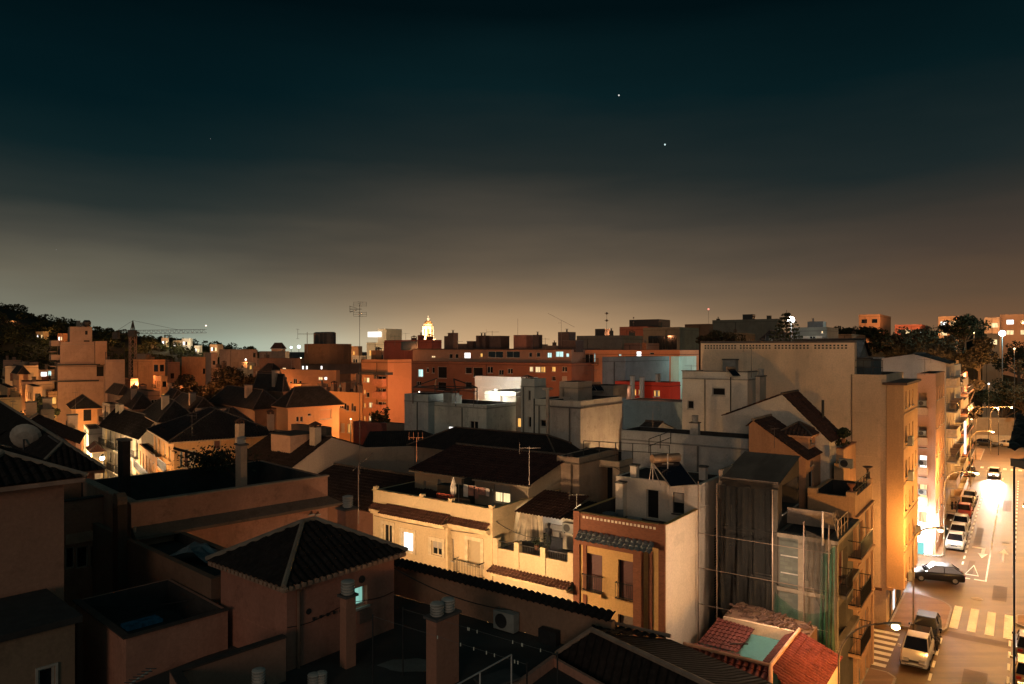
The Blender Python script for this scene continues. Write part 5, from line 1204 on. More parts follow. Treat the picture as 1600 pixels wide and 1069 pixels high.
# ================= cars ============================================================================
RUB=plain((.012,.012,.012),.8); CHR=plain((.5,.5,.5),.25,.9)
def carpaint(col):
    m,nt,out=newmat('car_paint'); b_=N(nt,'ShaderNodeBsdfPrincipled',Roughness=.28,Metallic=.15); b_.inputs['Base Color'].default_value=rgba(col); b_.inputs['Coat Weight'].default_value=.35; b_.inputs['Coat Roughness'].default_value=.08
    L(nt,b_.outputs[0],out.inputs[0]); return m
def car(x,y,rot,label,col,kind='hatch',Lc=4.1,Wc=1.72,H=1.48,lights=None,group=None,name='parked_car',cat='car',z=.0):
    """nose towards local -x"""
    e=empty(name,st(x,y,z),SRZ+rot,label,cat,group); hl=Lc/2; hw=Wc/2; pm=carpaint(col)
    if kind=='van': belt=1.0; roofline=[(-hl*.52,1.02),(-hl*.18,1.62),(hl*.90,1.72),(hl*.99,1.0)]; hood=.92; H=1.75
    elif kind=='sedan': belt=.88; roofline=[(-hl*.42,.9),(-hl*.08,1.38),(hl*.42,1.38),(hl*.78,.93)]; hood=.78
    else: belt=.90; roofline=[(-hl*.46,.92),(-hl*.12,1.45),(hl*.62,1.43),(hl*.93,.98)]; hood=.80
    # lower body: stations along x with half width and top height
    stn=[(-hl,.78,.55,.28),(-hl+.08,.9,.66,.22),(-hl*.8,.97,hood-.08,.2),(-hl*.5,1,belt,.2),(0,1,belt+.01,.2),(hl*.6,1,belt+.03,.2),(hl*.9,.97,belt+.02 if kind!='sedan' else belt-.02,.22),(hl-.05,.9,.82,.25),(hl,.8,.7,.32)]
    m=MB(); vs=[]
    for (sx,wf,zt,zb) in stn:
        w_=hw*wf; vs+=[(sx,-w_*.93,zb),(sx,-w_,zb+.2),(sx,-w_,zt-.14),(sx,-w_*.88,zt),(sx,w_*.88,zt),(sx,w_,zt-.14),(sx,w_,zb+.2),(sx,w_*.93,zb)]
    fs=[]
    for i in range(len(stn)-1):
        for k in range(8): fs.append([i*8+k,(i+1)*8+k,(i+1)*8+(k+1)%8,i*8+(k+1)%8])
    fs+= [list(range(8)),[len(stn)*8-8+k for k in range(7,-1,-1)]]; m.add(vs,fs)
    # roof panel
    (a0,z0),(a1,z1),(a2,z2),(a3,z3)=roofline; rw=hw*.72; m.box(a1+.02,-rw,z1-.03,a2-.02,rw,z1+.03)
    for sgn in (-1,1):
        for (p,q) in (((a0,hw*.86,z0),(a1,rw,z1)),((a3,hw*.86,z3),(a2,rw,z2)),(((a1+a2)/2,hw*.87,belt),((a1+a2)/2,rw,z1))): m.tube((p[0],sgn*p[1],p[2]),(q[0],sgn*q[1],q[2]),.035,5)
    bo=m.build('body',pm,e,smooth=False)
    bv=bo.modifiers.new('b','BEVEL'); bv.width=.05; bv.segments=2; bv.limit_method='ANGLE'; bv.angle_limit=radians(25)
    for poly in bo.data.polygons: poly.use_smooth=True
    g_=MB(); w0=hw*.86; v8=[(a0,-w0,z0-.03),(a0,w0,z0-.03),(a1,-rw+.01,z1-.02),(a1,rw-.01,z1-.02),(a2,-rw+.01,z2-.02),(a2,rw-.01,z2-.02),(a3,-w0,z3-.03),(a3,w0,z3-.03)]
    g_.add(v8,[[0,1,3,2],[2,3,5,4],[4,5,7,6],[0,2,4,6],[1,7,5,3]]); g_.build('windows',glass((.008,.008,.01)),e)
    for sx in (-hl*.62,hl*.62):
        for sy in (-1,1):
            m=MB(); m.tube((sx,sy*(hw-.2),.31),(sx,sy*(hw+.005),.31),.31,16); wo=m.build('wheel',RUB,e); m=MB(); m.tube((sx,sy*(hw+.004),.31),(sx,sy*(hw+.02),.31),.19,10); m.build('rim',CHR,wo)
    for sy in (-1,1):
        m=MB(); m.box(-hl-.0,sy*hw*.52-.17,.56,-hl*.93,sy*hw*.52+.17,.70); m.build('headlight',lit((1,.95,.85),lights,False) if lights else plain((.6,.58,.52),.15,.3),e)
        m=MB(); m.box(hl*.97,sy*hw*.66-.13,.68,hl+.01,sy*hw*.66+.13,.86); m.build('tail_light',plain((.35,.02,.015),.3),e)
        m=MB(); m.box(a0+.05,sy*(hw+.02),belt-.02,a0+.2,sy*(hw+.2),belt+.12); m.build('mirror',pm,e)
    m=MB(); m.box(-hl-.02,-.26,.36,-hl-.0,.26,.47); m.build('number_plate',plain((.6,.6,.55)),e)
    m=MB(); m.box(-hl-.012,-hw*.34,.52,-hl+.05,hw*.34,.64); m.box(-hl-.012,-hw*.6,.28,-hl+.04,hw*.6,.34); m.build('grille',DARKF,e)
    return e
car(-4.7,1.05,0,'white van parked nose out at the kerb below the zebra crossing',(.66,.60,.5),'van',4.1,1.72)
car(.15,1.0,0,'dark blue car parked behind the white van',(.012,.016,.03),'hatch',4.0,1.68)
car(15.1,1.7,-pi/2+.28,'black hatchback turning out of the side street in front of the bright shop',(.008,.008,.01),'hatch',4.3,1.75,name='black_car')
bits=[(46.0,1.35,0,'red car parked at the kerb behind the white cars',(.40,.045,.02),'hatch'),(51.2,1.35,0,'dark car with bright windscreen parked behind the red car',(.10,.075,.05),'hatch'),(56.5,1.3,0,'silver grey car at the far end of the parked row',(.25,.22,.18),'sedan')]
for x,y,r,l,c_,k in bits: car(x,y,r,l,c_,k,4.1)
for x,y,l in ((38.5,1.2,'white car parked behind the lamp post, farthest of the white cars'),(33.6,1.15,'white estate car in the middle of the white parked cars'),(28.8,1.1,'white car with teal tinted side, nearest the bright shop')): car(x,y,0,l,(.72,.72,.68),'hatch',4.0)
car(80,2.6,0,'dark car waiting on the corner at the far end of the street',(.05,.035,.03),'hatch',4.2,lights=None)
o=car(81,-.8,0,'oncoming car with dazzling headlights in the far lane',(.5,.45,.38),'hatch',4.2,lights=30,name='oncoming_car')
for sy in (-.5,.5):
    c=st(78.6,-.8+sy,.7); ld=bpy.data.lights.new('headlight_beam','SPOT'); ld.energy=15000; ld.color=(1,.96,.9); ld.spot_size=radians(38); ld.spot_blend=.9; ld.shadow_soft_size=.08
    lo=bpy.data.objects.new('headlight_beam',ld); COL.objects.link(lo); lo.location=c; dd=Vector((-US[0],-US[1],-.16)); lo.rotation_euler=dd.to_track_quat('-Z','Y').to_euler()
for k,(x,y,l,c_) in enumerate(((124,6.6,'maroon car parked across the end of the street, behind the lamp arms',(.10,.02,.015)),(125,1.9,'dark car parked in the middle of the far row',(.03,.025,.02)),(126.2,-2.3,'pale roofed car parked at the open end of the far row',(.45,.35,.25)))): car(x,y,pi/2-.25,l,c_,'hatch')
for x,y,l,c_ in ((.9,-5.15,'grey car cut by the picture edge, farthest of the edge cars',(.08,.07,.06)),(-4.0,-5.1,'tan bonneted car at the picture edge beside the dashed line',(.32,.22,.12)),(-8.7,-5.1,'dark red lit car lowest at the picture edge',(.06,.02,.018))): car(x,y,pi,l,c_,'hatch')
# motorbike parked beside the blue car
e=empty('motorbike',st(-1.6,.12,0),SRZ,'small dark motorbike parked tight beside the blue car','motorbike'); m=MB()
m.tube((-.1,0,.62),(.55,0,.7),.13,8); m.tube((-.5,0,.55),(-.62,0,.98),.03,6); m.tube((-.62,-.3,1.0),(-.62,.3,1.0),.02,6); m.tube((-.45,0,.45),(.3,0,.4),.14,8); m.build('body',plain((.02,.02,.02),.4),e)
for sx in (-.7,.62): m=MB(); m.tube((sx,-.06,.29),(sx,.06,.29),.29,14); m.build('wheel',RUB,e)
m=MB(); m.ball((-.66,0,.82),.09,6); m.build('headlight',CHR,e)
person(st(44.5,2.5,.13),SRZ+2.8,'pedestrian in black clothes on the pavement beside the red car','stand',(.02,.02,.02))
person(st(44.9,2.15,.13),SRZ+2.6,'second pedestrian in brown jacket walking just streetward of the black clothed one','stand',(.14,.06,.03))
# bins on the far pavement
e=empty('litter_bin',st(33.5,2.4,.13),0,'small dark round litter bin beside the white parked cars','litter bin'); m=MB(); m.lathe([(.2,0),(.26,.1),(.28,.85),(.24,.95)],(0,0,0),12); m.build('bin_body',plain((.04,.05,.04)),e); m=MB(); m.tube((0,0,.95),(0,0,1.0),.29,12); m.build('lid',DARKF,e)
# ================= street lamps =====================================================================
SOD=(1,.47,.12)
def street_lamp(base, top, arm, label, power, down=False, on=True, side=(0,0,0), col=SOD, pr=.06, group='curved arm street lamps'):
    """base point, top height, arm vector (world xy) ending at the lantern"""
    e=empty('street_lamp',base,0,label,'street lamp',group); m=MB(); av=Vector(arm); H=top; r=min(1.6,av.length)
    pts=[Vector((0,0,0)),Vector((0,0,H-r))]
    for k in range(1,9):
        a_=pi/2*k/8; pts.append(Vector((0,0,H-r))+Vector((av.x/av.length*r*(1-cos(a_)),av.y/av.length*r*(1-cos(a_)),r*sin(a_))))
    pts.append(Vector((av.x,av.y,H+.05)))
    m.path(pts,pr,8); m.tube((0,0,0),(0,0,.9),.1,8); m.build('pole',plain((.34,.26,.17),.5,.4),e,smooth=False)
    d=av.normalized(); m=MB(); q=Vector((av.x,av.y,H+.05)); m.tube(q-d*.1,q+d*.6,pr*1.3,8,pr*1.9); m.build('lantern',plain((.25,.2,.15),.5),e)
    m=MB(); c=q+d*.4+Vector((0,0,-.16)); m.ball(c,.17,6,.6); m.build('bulb',lit((1,.72,.38),28 if on else .6,False),e)
    if on: (lamp if not down else spotdown)(Vector(base)+c+Vector((0,0,-.25)),power,col,.18)
    return e
# near lamp whose lantern hangs over the corner
b0=st(-27.3,1.55,.1); street_lamp(b0,9.3,(1.95,-.1,0),'street lamp with glowing lantern arching over the orange terrace house corner',2600,down=True,pr=.038)
b0=st(-.6,1.75,.1)
street_lamp(b0,8.0,(-VS[0]*1.3,-VS[1]*1.3,0),'tall street lamp with curved arm before the beige block corner',2400)
for x,l in ((24.5,'street lamp standing among the white parked cars'),(68,'street lamp at the far bend with its lantern over the road')):
    street_lamp(st(x,1.8,.1),8.6,tuple(Vector((-VS[0]*2.4,-VS[1]*2.4,0))),l,4800)
street_lamp(st(100,2.6,.1),10,tuple(Vector((-VS[0]*3.0,-VS[1]*3.0,0))),'farthest kerbside street lamp near the crossing',8500)
b0=st(110,.6,.1); street_lamp(b0,9.5,tuple(Vector((-VS[0]*3,-VS[1]*3,0))),'street lamp with lit lantern before the row of far parked cars',9000)
for x,y,p_ in ((8,-7.5,4200),(-22,-7.6,3600),(52,-7.8,6000)):
    street_lamp(st(x,y,.1),8.8,tuple(Vector((VS[0]*2.2,VS[1]*2.2,0))),'street lamp on the opposite pavement just outside the picture edge' if x!=52 else 'street lamp on the opposite pavement farther up the street',p_)
# eave corner of the lens-side building at the picture edge
e=empty('edge_building',(0,0,0),0,'dark tiled roof corner with heavy grey eave cut by the picture edge','building')
m=MB(); A_=P(1577,713,14); A2=P(1572,640,17.0); m.tiles(P(1574,705,13.5),P(1700,705,13.2),P(1720,560,18),P(1600,640,18.5),per=.25,course=.35,amp=.05); m.build('roof',tilemat((.03,.04,.04),True),e)
m=MB(); A_=P(1576,716,13.4); m.box(A_.x,13.0,A_.z-.14,A_.x+4,13.35,A_.z+.0); m.build('eave',plain((.16,.13,.11)),e)
m=MB(); A_=P(1588,722,13.2); m.tube((A_.x+.03,13.3,0),(A_.x+.03,13.3,A_.z-.1),.018,8); m.build('drainpipe',DARKF,e)
m=MB(); A_=P(1600,722,13.3); m.box(A_.x+2.2,13.2,0,A_.x+5,15.5,A_.z-.15); m.build('wall',stucco((.2,.15,.12)),e)
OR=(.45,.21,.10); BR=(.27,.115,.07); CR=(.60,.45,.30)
# ================= town, centre =====================================================================
def tank(b,x,y,z,r=.6,h=1.4):
    m=MB(); m.lathe([(r,0),(r,h),(r*.7,h+.15)],(x,y,z),12); b.part('water_tank',m,DARKF)
def clutter(b,n=5):
    for k in range(n):
        x,y=RN.uniform(.5,max(.6,b.U-.6)),b.V*(k+.5)/n+RN.uniform(-.4,.4); b.chimney(x,y,b.h-.2,RN.uniform(.5,1.1),RN.uniform(.7,1.7),mat=plain((.09,.06,.05)),pot=RN.choice(['cap','pipe','slab']))
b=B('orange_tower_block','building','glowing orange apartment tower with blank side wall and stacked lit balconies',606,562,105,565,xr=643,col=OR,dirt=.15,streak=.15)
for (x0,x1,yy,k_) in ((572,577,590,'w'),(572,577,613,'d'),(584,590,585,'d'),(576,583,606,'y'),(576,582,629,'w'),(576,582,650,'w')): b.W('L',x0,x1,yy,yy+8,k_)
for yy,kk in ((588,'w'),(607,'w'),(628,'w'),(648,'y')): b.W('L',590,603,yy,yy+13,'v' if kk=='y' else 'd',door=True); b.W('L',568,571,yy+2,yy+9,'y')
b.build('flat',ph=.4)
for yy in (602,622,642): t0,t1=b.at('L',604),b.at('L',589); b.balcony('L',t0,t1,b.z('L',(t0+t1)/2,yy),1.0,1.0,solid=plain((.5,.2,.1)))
m=MB(); m.box(-.6,-.05,b.h-2.3,b.U*.2,b.V+.2,b.h-1.9); b.part('roof_slab',m,DARKF)
b=B('dark_brick_block','building','dark red block with long dark rooftop box under the church tower',675,531,150,600,xr=690,col=(.26,.08,.06)); b.G('L',1,b.V-12,6,(b.h-5.5,),1.2,2,'dsds'); b.build('flat',ph=.3)
p=B('x','','',666,530.5,149,xl=623,U=4,base=b.Z-3,parent=b,mat=stucco((.05,.06,.06))) ; 
m=MB(); m.box(-.15,4,b.h-2.2,-.004,b.V*.62,b.h-.3); b.part('glazed_band',m,glass((.02,.03,.03)))
b=B('long_apartment_block','building','long red brown apartment block with glazed attic storey crossing the centre',893,568,115,643,a=36,U=12,col=BR,dirt=.25,streak=.2); LB=b
for (x0,x1,y0,y1,k_) in ((653,661,577,589,'c'),(666,670,574,582,'d'),(675,679,574,583,'d'),(684,698,573,591,'v'),(727,737,574,584,'v'),(739,754,574,590,'v'),(761,770,573,583,'d'),(779,787,578,586,'d'),(793,801,576,584,'d'),(827,833,573,581,'w'),(836,844,573,582,'w'),(845,852,573,582,'y'),(862,868,573,581,'y'),(878,886,573,581,'d'),(651,658,596,603,'d'),(684,697,597,610,'v'),(727,737,597,608,'v'),(862,868,588,595,'d'),(878,886,588,595,'s')): b.W('L',x0,x1,y0,y1,k_,fr=False)
b.build('flat',ph=.6,coping=plain((.05,.03,.03)))
p=B('x','','',893,546.5,118.4,a=36,xl=645,U=9,base=b.Z-.6,parent=b,mat=stucco((.33,.2,.14),.2))
for (x0,x1,y0,y1,k_) in ((674,680,556,559,'w'),(702,707,553,560,'d'),(711,716,553,560,'d'),(725,735,551,560,'W'),(750,754,552,558,'y'),(762,786,549,559,'d'),(791,812,549,559,'d'),(806,811,551,558,'d'),(826,831,551,558,'d'),(838,844,551,558,'d'),(855,862,551,559,'c'),(868,880,549,558,'c'),(884,889,552,558,'c')): p.W('L',x0,x1,y0,y1,k_)
p.build('flat',ph=.0,ov=.3,roofmat=DARKF)
for px,w_,hh in ((690,1.2,2.6),(697,1.4,3.2),(718,2.2,1.0),(727,1.4,1.5),(742,1.5,2.6),(747,1.5,2.6),(770,2.6,2.4),(830,1.2,2.6),(876,2.2,3.0),(886,2.5,1.5)):
    t=p.at('L',px); p.chimney(2,t,p.h,w_,hh,mat=plain((.07,.05,.045)),pot='pipe' if hh>2.5 else 'slab')
t=p.at('L',808); m=MB(); m.box(1,t-1.3,p.h,4,t+1.5,p.h+2.6); p.part('stair_hut',m,stucco((.3,.14,.1)))
b=B('orange_wing','building','orange wing with one wide lit window next to the long apartment block',1062,547,112,893,a=36,U=8,col=(.55,.24,.12),dirt=.2)
for (x0,x1,y0,y1,k_) in ((898,908,559,563,'w'),(914,927,552,568,'d'),(928,930,552,566,'c'),(899,907,566,583,'d'),(966,971,553,556,'c'),(994,1002,549,557,'W'),(1015,1022,551,555,'d')): b.W('L',x0,x1,y0,y1,k_)
b.build('flat',ph=.3,coping=DARKF)
t0,t1=b.at('L',936),b.at('L',913); b.balcony('L',t0,t1,b.z('L',(t0+t1)/2,569),1,1)
b=B('grey_penthouse','building','dark grey rooftop storey with square chimney above the orange wing',972,524,150,901,a=36,U=10,col=(.17,.15,.12)); b.build('flat',ph=.2); b.chimney(3,b.at('L',931),b.h-.1,2.4,1.6,mat=DARKF,pot=None); 
b=B('red_corner_block','building','reddish block with darker box on its roof on the skyline',1012,510,175,968,a=36,xr=1040,col=(.34,.13,.08)); b.build('flat',ph=.3); m=MB(); m.box(2,-2,b.h,9,6,b.h+1.8); b.part('roof_box',m,DARKF)
b=B('concrete_hall','building','big dark concrete hall with vertical ribs on the skyline',1062,511,165,1005,a=36,xr=1092,col=(.13,.13,.10),dirt=.6); b.G('L',1,b.V-1,12,(b.h-9,),1.2,7,'d'); b.build('flat',ph=.2)
b=B('brown_hall','building','plain brown block tucked behind the concrete hall',1108,506,190,1070,a=36,xr=1114,col=(.22,.12,.07)); b.build('flat',ph=.2)
b=B('terraced_hospital','building','dark terraced block with chimney stub and faint lit strip on the skyline',1215,498,215,1113,a=36,xr=1222,col=(.15,.14,.11)); b.G('L',4,b.V-2,9,(b.h-9,b.h-14),3,2,'dddydd'); b.build('flat',ph=.2); b.chimney(2,b.at('L',1167),b.h,3,1.6,mat=DARKF,pot=None)
b=B('grey_roofed_shed','building','dark sheds with folded roofs beside the glaring floodlight',1292,511,120,1238,a=36,U=9,col=(.14,.14,.12)); b.W('L',1283,1286,517,521,'w'); b.G('L',1,b.V-2,5,(b.h-4,),1,2.5,'d'); b.build('flat',ph=.2); b.chimney(2,b.at('L',1272),b.h,2.5,1.0,mat=DARKF,pot=None)
b=B('low_pitched_roofs','building','low dark pitched roofs just behind the top of the huge beige wall',1340,544,95,1180,a=36,U=8,col=(.1,.09,.08)); b.build('gable_v',rise=2.2,tcol=(.03,.03,.028),ov=.3,zl=b.Z-1,zr=b.Z-1,zp=b.Z+1.2)
# ================= town, centre-left ================================================================
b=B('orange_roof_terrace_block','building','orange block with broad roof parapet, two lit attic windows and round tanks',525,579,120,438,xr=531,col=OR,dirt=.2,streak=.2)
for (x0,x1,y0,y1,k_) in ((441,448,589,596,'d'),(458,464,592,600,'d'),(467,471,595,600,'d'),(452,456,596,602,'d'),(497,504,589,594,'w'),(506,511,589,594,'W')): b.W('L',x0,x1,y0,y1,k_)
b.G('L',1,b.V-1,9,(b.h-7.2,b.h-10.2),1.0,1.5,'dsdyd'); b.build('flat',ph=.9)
p=B('x','','',512,569,126,xl=470,U=8,base=b.Z-.9,parent=b,mat=stucco((.16,.11,.08))); 
for x in (473,479,502): p.W('L',x-1.6,x+1.6,572,577,'W')
p.build('flat',ph=.1)
m=MB(); q=p.at('L',492); m.lathe([(4.2,0),(4.2,3.6)],(3,q,p.h),20); p.part('round_hut',m,stucco((.16,.09,.05)))
for x in (490,498,504): tank(p,1.5,p.at('L',x),p.h+3.6,1.2,2.0)
b=B('long_orange_terrace','building','long orange terrace row with dark cluttered roofline descending to the tower',566,614,108,492,xr=572,col=(.50,.27,.12),dirt=.15)
for (x0,x1,y0,y1) in ((530,536,633,638),(537,541,630,640),(541,545,633,642),(549,552,630,642),(552,556,634,643)): b.W('L',x0,x1,y0,y1,'d')
b.G('L',1,b.V-1,12,(b.h-3.2,b.h-6.3,b.h-9.4),.9,1.4,'dsdydsdwdds'); b.build('flat',ph=.5); clutter(b,7)
b=B('orange_hip_house','building','orange house with black hip roof and pair of dark doors',450,637,88,432,xr=530,a=48,col=(.50,.29,.15),dirt=.2)
for (x0,x1,y0,y1) in ((463,467,651,659),(469,473,651,659),(481,486,646,650)): b.W('R',x0,x1,y0,y1,'d')
b.W('R',500,518,640,655,'s',sc=(.45,.22,.1)); b.build('hip',rise=2.4,tcol=(.03,.024,.02),ov=.5)
b=B('tower_side_house','building','dark teal low house in front of the orange tower',640,664,75,590,xr=650,col=(.12,.13,.12)); b.build('flat',ph=.3)
for px,l in ((582,'slim dark cypress on a roof before the orange tower'),(590,'middle dark cypress on a roof before the orange tower'),(600,'tallest dark cypress on a roof before the orange tower')):
    pass
b=B('burgundy_house','building','burgundy flat house below the orange terrace row',596,662,70,552,xr=604,col=(.25,.08,.06)); b.build('flat',ph=.2)
b=B('floodlit_hotel','building','cream floodlit building with white lit canopy far behind the tall mast',602,535,260,573,xr=623,col=(.75,.6,.42),dirt=.1); b.G('L',1,b.V-1,4,(b.h-5,),1.2,2,'y'); b.build('flat',ph=.4); m=MB(); m.box(0,b.V*.3,b.h+2,5,b.V*.95,b.h+4); b.part('canopy',m,lit((1,.95,.85),1.4,False)); m=MB(); m.box(1,.5,b.h,9,5,b.h+5); b.part('roof_tower',m,b.mat)
c=P(585,560,250); lamp((c.x-6,c.y-14,c.z+6),14000,(1,.72,.40),.5)
for i,(px,y,d,xl,xr,col,l) in enumerate((
 (470,560,170,405,478,(.22,.12,.08),'low brown roofscape house left of the drum shaped tanks'),
 (446,549,230,405,452,(.34,.24,.17),'pale low house far behind the mid town trees'),
 (562,567,165,520,568,(.30,.18,.11),'brown block with row of faint windows behind the orange terrace row'),
 (548,583,140,518,556,(.26,.16,.11),'plain brown house between the orange block and the tower'),
 (440,545,300,424,446,(.45,.3,.2),'small warm lit house near the harbour lights'),
 (560,541,330,527,566,(.40,.24,.14),'hillside house cluster lit amber near the harbour lights'),
 (438,600,150,400,442,(.5,.25,.15),'steep red roofed house beside the orange block'),
 )):
    b=B('town_house','building',l,px,y,d,xl,xr=xr,col=col)
    b.G('L',1,b.V-1,max(2,int(b.V/4)),(b.h-4,b.h-8),1.3,1.6,('y','d','d','w','d') if i in (2,5) else ('d','w','s','d')); b.build('flat' if i not in (4,6) else 'hip',ph=.4,rise=2.5,tcol=(.05,.03,.025))
# small flat houses in the dark valley behind gable house
for (px,y,d,xl,xr,a,l,rf) in ((443,612,100,400,447,40,'dark roofed house between the trees and the orange block','hip'),(510,668,66,455,518,36,'dark low house with flat roof behind the gable chimneys','flat'),
 (250,660,85,225,305,55,'large dark hip roof in the shadowed mid distance','hip'),(300,652,95,262,345,55,'dark gabled roof with pale verge below the trees','hip'),(210,640,110,182,240,55,'black hip roof house behind the white street houses','hip'),(398,640,92,330,440,50,'broad black roof with chimneys below the mid town trees','hip')):
    b=B('dark_roof_house','building',l,px,y,d,xl,xr=xr,a=a,col=(.24,.15,.10)); b.build(rf,rise=2.4,tcol=(.03,.024,.022),ph=.3,ov=.4)
    if rf=='hip': b.chimney(b.U*.3,b.V*.3,b.h+1,.8,1.9,mat=stucco((.4,.28,.2)),pot='slab')
# ================= left street =======================================================================
b=B('hip_corner_house','building','orange lit corner house with wide black hip roof and tall shuttered windows',272,690,65,240,xr=432,a=55,col=(.62,.36,.17),dirt=.15); HH=b
for (x0,x1,y0,y1,k_) in ((281,286,706,730,'d'),(296,306,704,729,'s'),(288,295,702,731,'r'),(334,345,688,702,'r')): b.W('R',x0,x1,y0,y1,k_,fr=True,sc=(.5,.4,.3))
for x in (265,257,249,243): b.W('L',x-1.6,x+1.6,700-(268-x)*.7,722-(268-x)*.7,'s',sc=(.7,.6,.45))
b.build('hip',near=True,rise=2.4,ov=.6,tcol=(.035,.026,.024),eave=plain((.5,.33,.2)))
b.chimney(b.U*.95,.4,b.h+.1,.55,1.9,mat=stucco((.45,.28,.2)),pot='cap')
for fl in (1,2): b.balcony('L',b.V*.1,b.V*.9,b.h-.2-fl*2.9,.5,.9)
b=B('white_street_house','building','white lit three storey house with rows of balconies along the narrow street',221,681,88,160,xr=262,a=48,col=(.70,.60,.46),dirt=.2); W0=b
for fl in range(4): b.G('L',.6,b.V-.6,7,(b.h-2.8-fl*3.0,),1.1,2.1,'dsddsdy')
b.holes['R'].append((b.U*.25,b.U*.25+1,b.h-3.2,b.h-1.6,'d',{})); b.holes['R'].append((b.U*.55,b.U*.55+1,b.h-6.2,b.h-4.6,'s',{}))
b.build('gable_v',near=True,zl=b.Z,zr=b.Z+.6,zp=b.Z+2.1,peak=.62,tcol=(.025,.018,.016),ov=.45)
for fl in range(1,4):
    for (f0,f1) in ((.03,.24),(.29,.49),(.53,.73),(.78,.97)): b.balcony('L',b.V*f0,b.V*f1,b.h-2.9-(fl-1)*3.0,.7,1.0)
for k in (.3,.4): b.chimney(b.U*.5,b.V*(k+.5),b.h+1.6,.5,1.2,mat=stucco((.4,.32,.24)),pot='slab')
b=B('orange_street_house','building','orange lit house with small balconies between the white row and the hip roofed corner',244,715,70,216,xr=262,a=55,col=(.62,.34,.17)); 
for fl in range(3): b.G('L',.5,b.V-.5,5,(b.h-2.4-fl*3,),.9,1.8,'dsd')
b.build('flat',ph=.3)
for fl in range(3): b.balcony('L',.5,b.V-.5,b.h-2.5-fl*3,.6,.9)
b=B('grey_gable_street_house','building','grey sided little house with dark roof beside the white lit row',138,671,110,127,xr=160,a=55,col=(.42,.38,.32)); b.G('R',1,b.U-1,2,(3,),.8,1.5,'d'); b.V=min(b.V,9); b.build('flat',ph=.4)
b=B('ochre_street_house','building','ochre street house with loggia column and dark eave',118,639,125,104,xr=152,a=55,col=(.60,.32,.14),dirt=.1); b.V=min(b.V,11); 
for fl in range(4): b.G('L',1,b.V-1,4,(2+fl*3.1,),1.2,1.9,'dsdw'); b.G('R',1,2.6,1,(2+fl*3.1,),1.2,2.0,'v')
b.build('hip',rise=2,tcol=(.03,.024,.02),ov=.8)
b=B('small_kiosk_house','building','small cream house with red lean-to roof at the foot of the white row',143,707,95,138,xr=162,a=55,col=(.62,.48,.3)); b.G('R',.5,b.U-.5,2,(3,6.4),.9,1.6,'sd'); b.build('hip',rise=1,tcol=(.1,.04,.03),ov=.3)
b=B('tall_orange_party_wall','building','tall tan building with stepped top storeys and blank party wall above the street',90,567,150,82,xr=195,a=55,col=(.34,.23,.165),dirt=.4,streak=.5); TB=b
b.V=14; b.G('L',1,13,3,tuple(2+k*3.1 for k in range(7)),1.4,2.0,'dvd'); b.W('R',151,163,571,588,'v'); b.build('flat',ph=.3)
for k in range(1,7): b.balcony('L',2,12,1.8+k*3.1,1.2,1.0)
m=MB(); z=b.z('R',b.at('R',120),595); m.box(0,-.35,z-.2,b.U*.6,-.003,z+.1); z=b.z('R',b.at('R',120),569.5); m.box(-.2,-.4,z-.2,b.U*.62,-.003,z+.1); b.part('ledge',m,DARKF)
p=B('x','','',94,534,150.4,a=55,xr=149,V=12,parent=b,base=b.Z-.3,mat=b.mat); 
for k in range(2): p.holes['L'].append((2,10,1.2+k*3,3.2+k*3,'v',{}))
p.build('flat',ph=.3)
for k in range(2): p.balcony('L',1,11,1.0+k*3,1.6,1.0,solid=b.mat)
p2=B('x','','',109,510.5,151.5,a=55,xr=144,V=6,parent=b,base=p.Z-.3,mat=b.mat); p2.W('R',133,137,517,523,'v'); p2.W('R',131,140,532,534,'v'); p2.build('flat',ph=.2); m=MB(); m.lathe([(.5,0),(.8,.6),(.8,1.1),(.5,1.5)],(p2.U*.78,1,p2.h),10); p2.part('water_tank',m,DARKF)
p3=B('x','','',149,533,152,a=55,xr=167,V=6,parent=b,base=b.Z-.3,mat=stucco((.32,.2,.13))); p3.build('flat',ph=.2)
p4=B('x','','',165,562,151.5,a=55,xr=195,V=6,parent=b,base=0,mat=b.mat); p4.build('flat',ph=.2); m=MB()
for k in range(4): x=p4.U*k/3; m.tube((x,.1,p4.h),(x,.1,p4.h+1.6),.06,5)
m.tube((0,.1,p4.h+1.6),(p4.U,.1,p4.h+1.6),.06,5); p4.part('railing',m,DARKF)
specs=(
 (8,572,170,-20,60,55,CR,'cream block with red shutters at the picture edge, lit from the street','s',.45),
 (60,578,185,40,95,55,(.5,.35,.22),'low block with two brightly lit flats under a dark flat roof','W',0),
 (34,597,150,20,82,55,(.62,.42,.25),'cream villa with red awnings above the little tree','y',0),
 (-6,622,130,-40,34,55,(.62,.42,.2),'orange lit street front at the far edge of town','d',0),
 (5,563,230,-10,32,55,(.32,.2,.14),'little rooftop storey with three pillars at the picture edge','d',0))
for (px,y,d,xl,xr,a,col,l,k_,q) in specs:
    b=B('street_block','building',l,px,y,d,xl,xr=xr,a=a,col=col,dirt=.15); b.V=10
    if k_=='W': b.W('R',64,73,581,588,'W'); b.W('R',75,80,580,587,'c'); b.W('R',36,45,578,585,'c')
    b.G('R',1,b.U-1,max(3,int(b.U/4)),(b.h-3.6,b.h-7,b.h-10.4),1.6,1.9,('r','d','s','r') if k_!='d' else ('d','y','d')); b.build('flat',ph=.5,coping=plain((.35,.2,.12)))
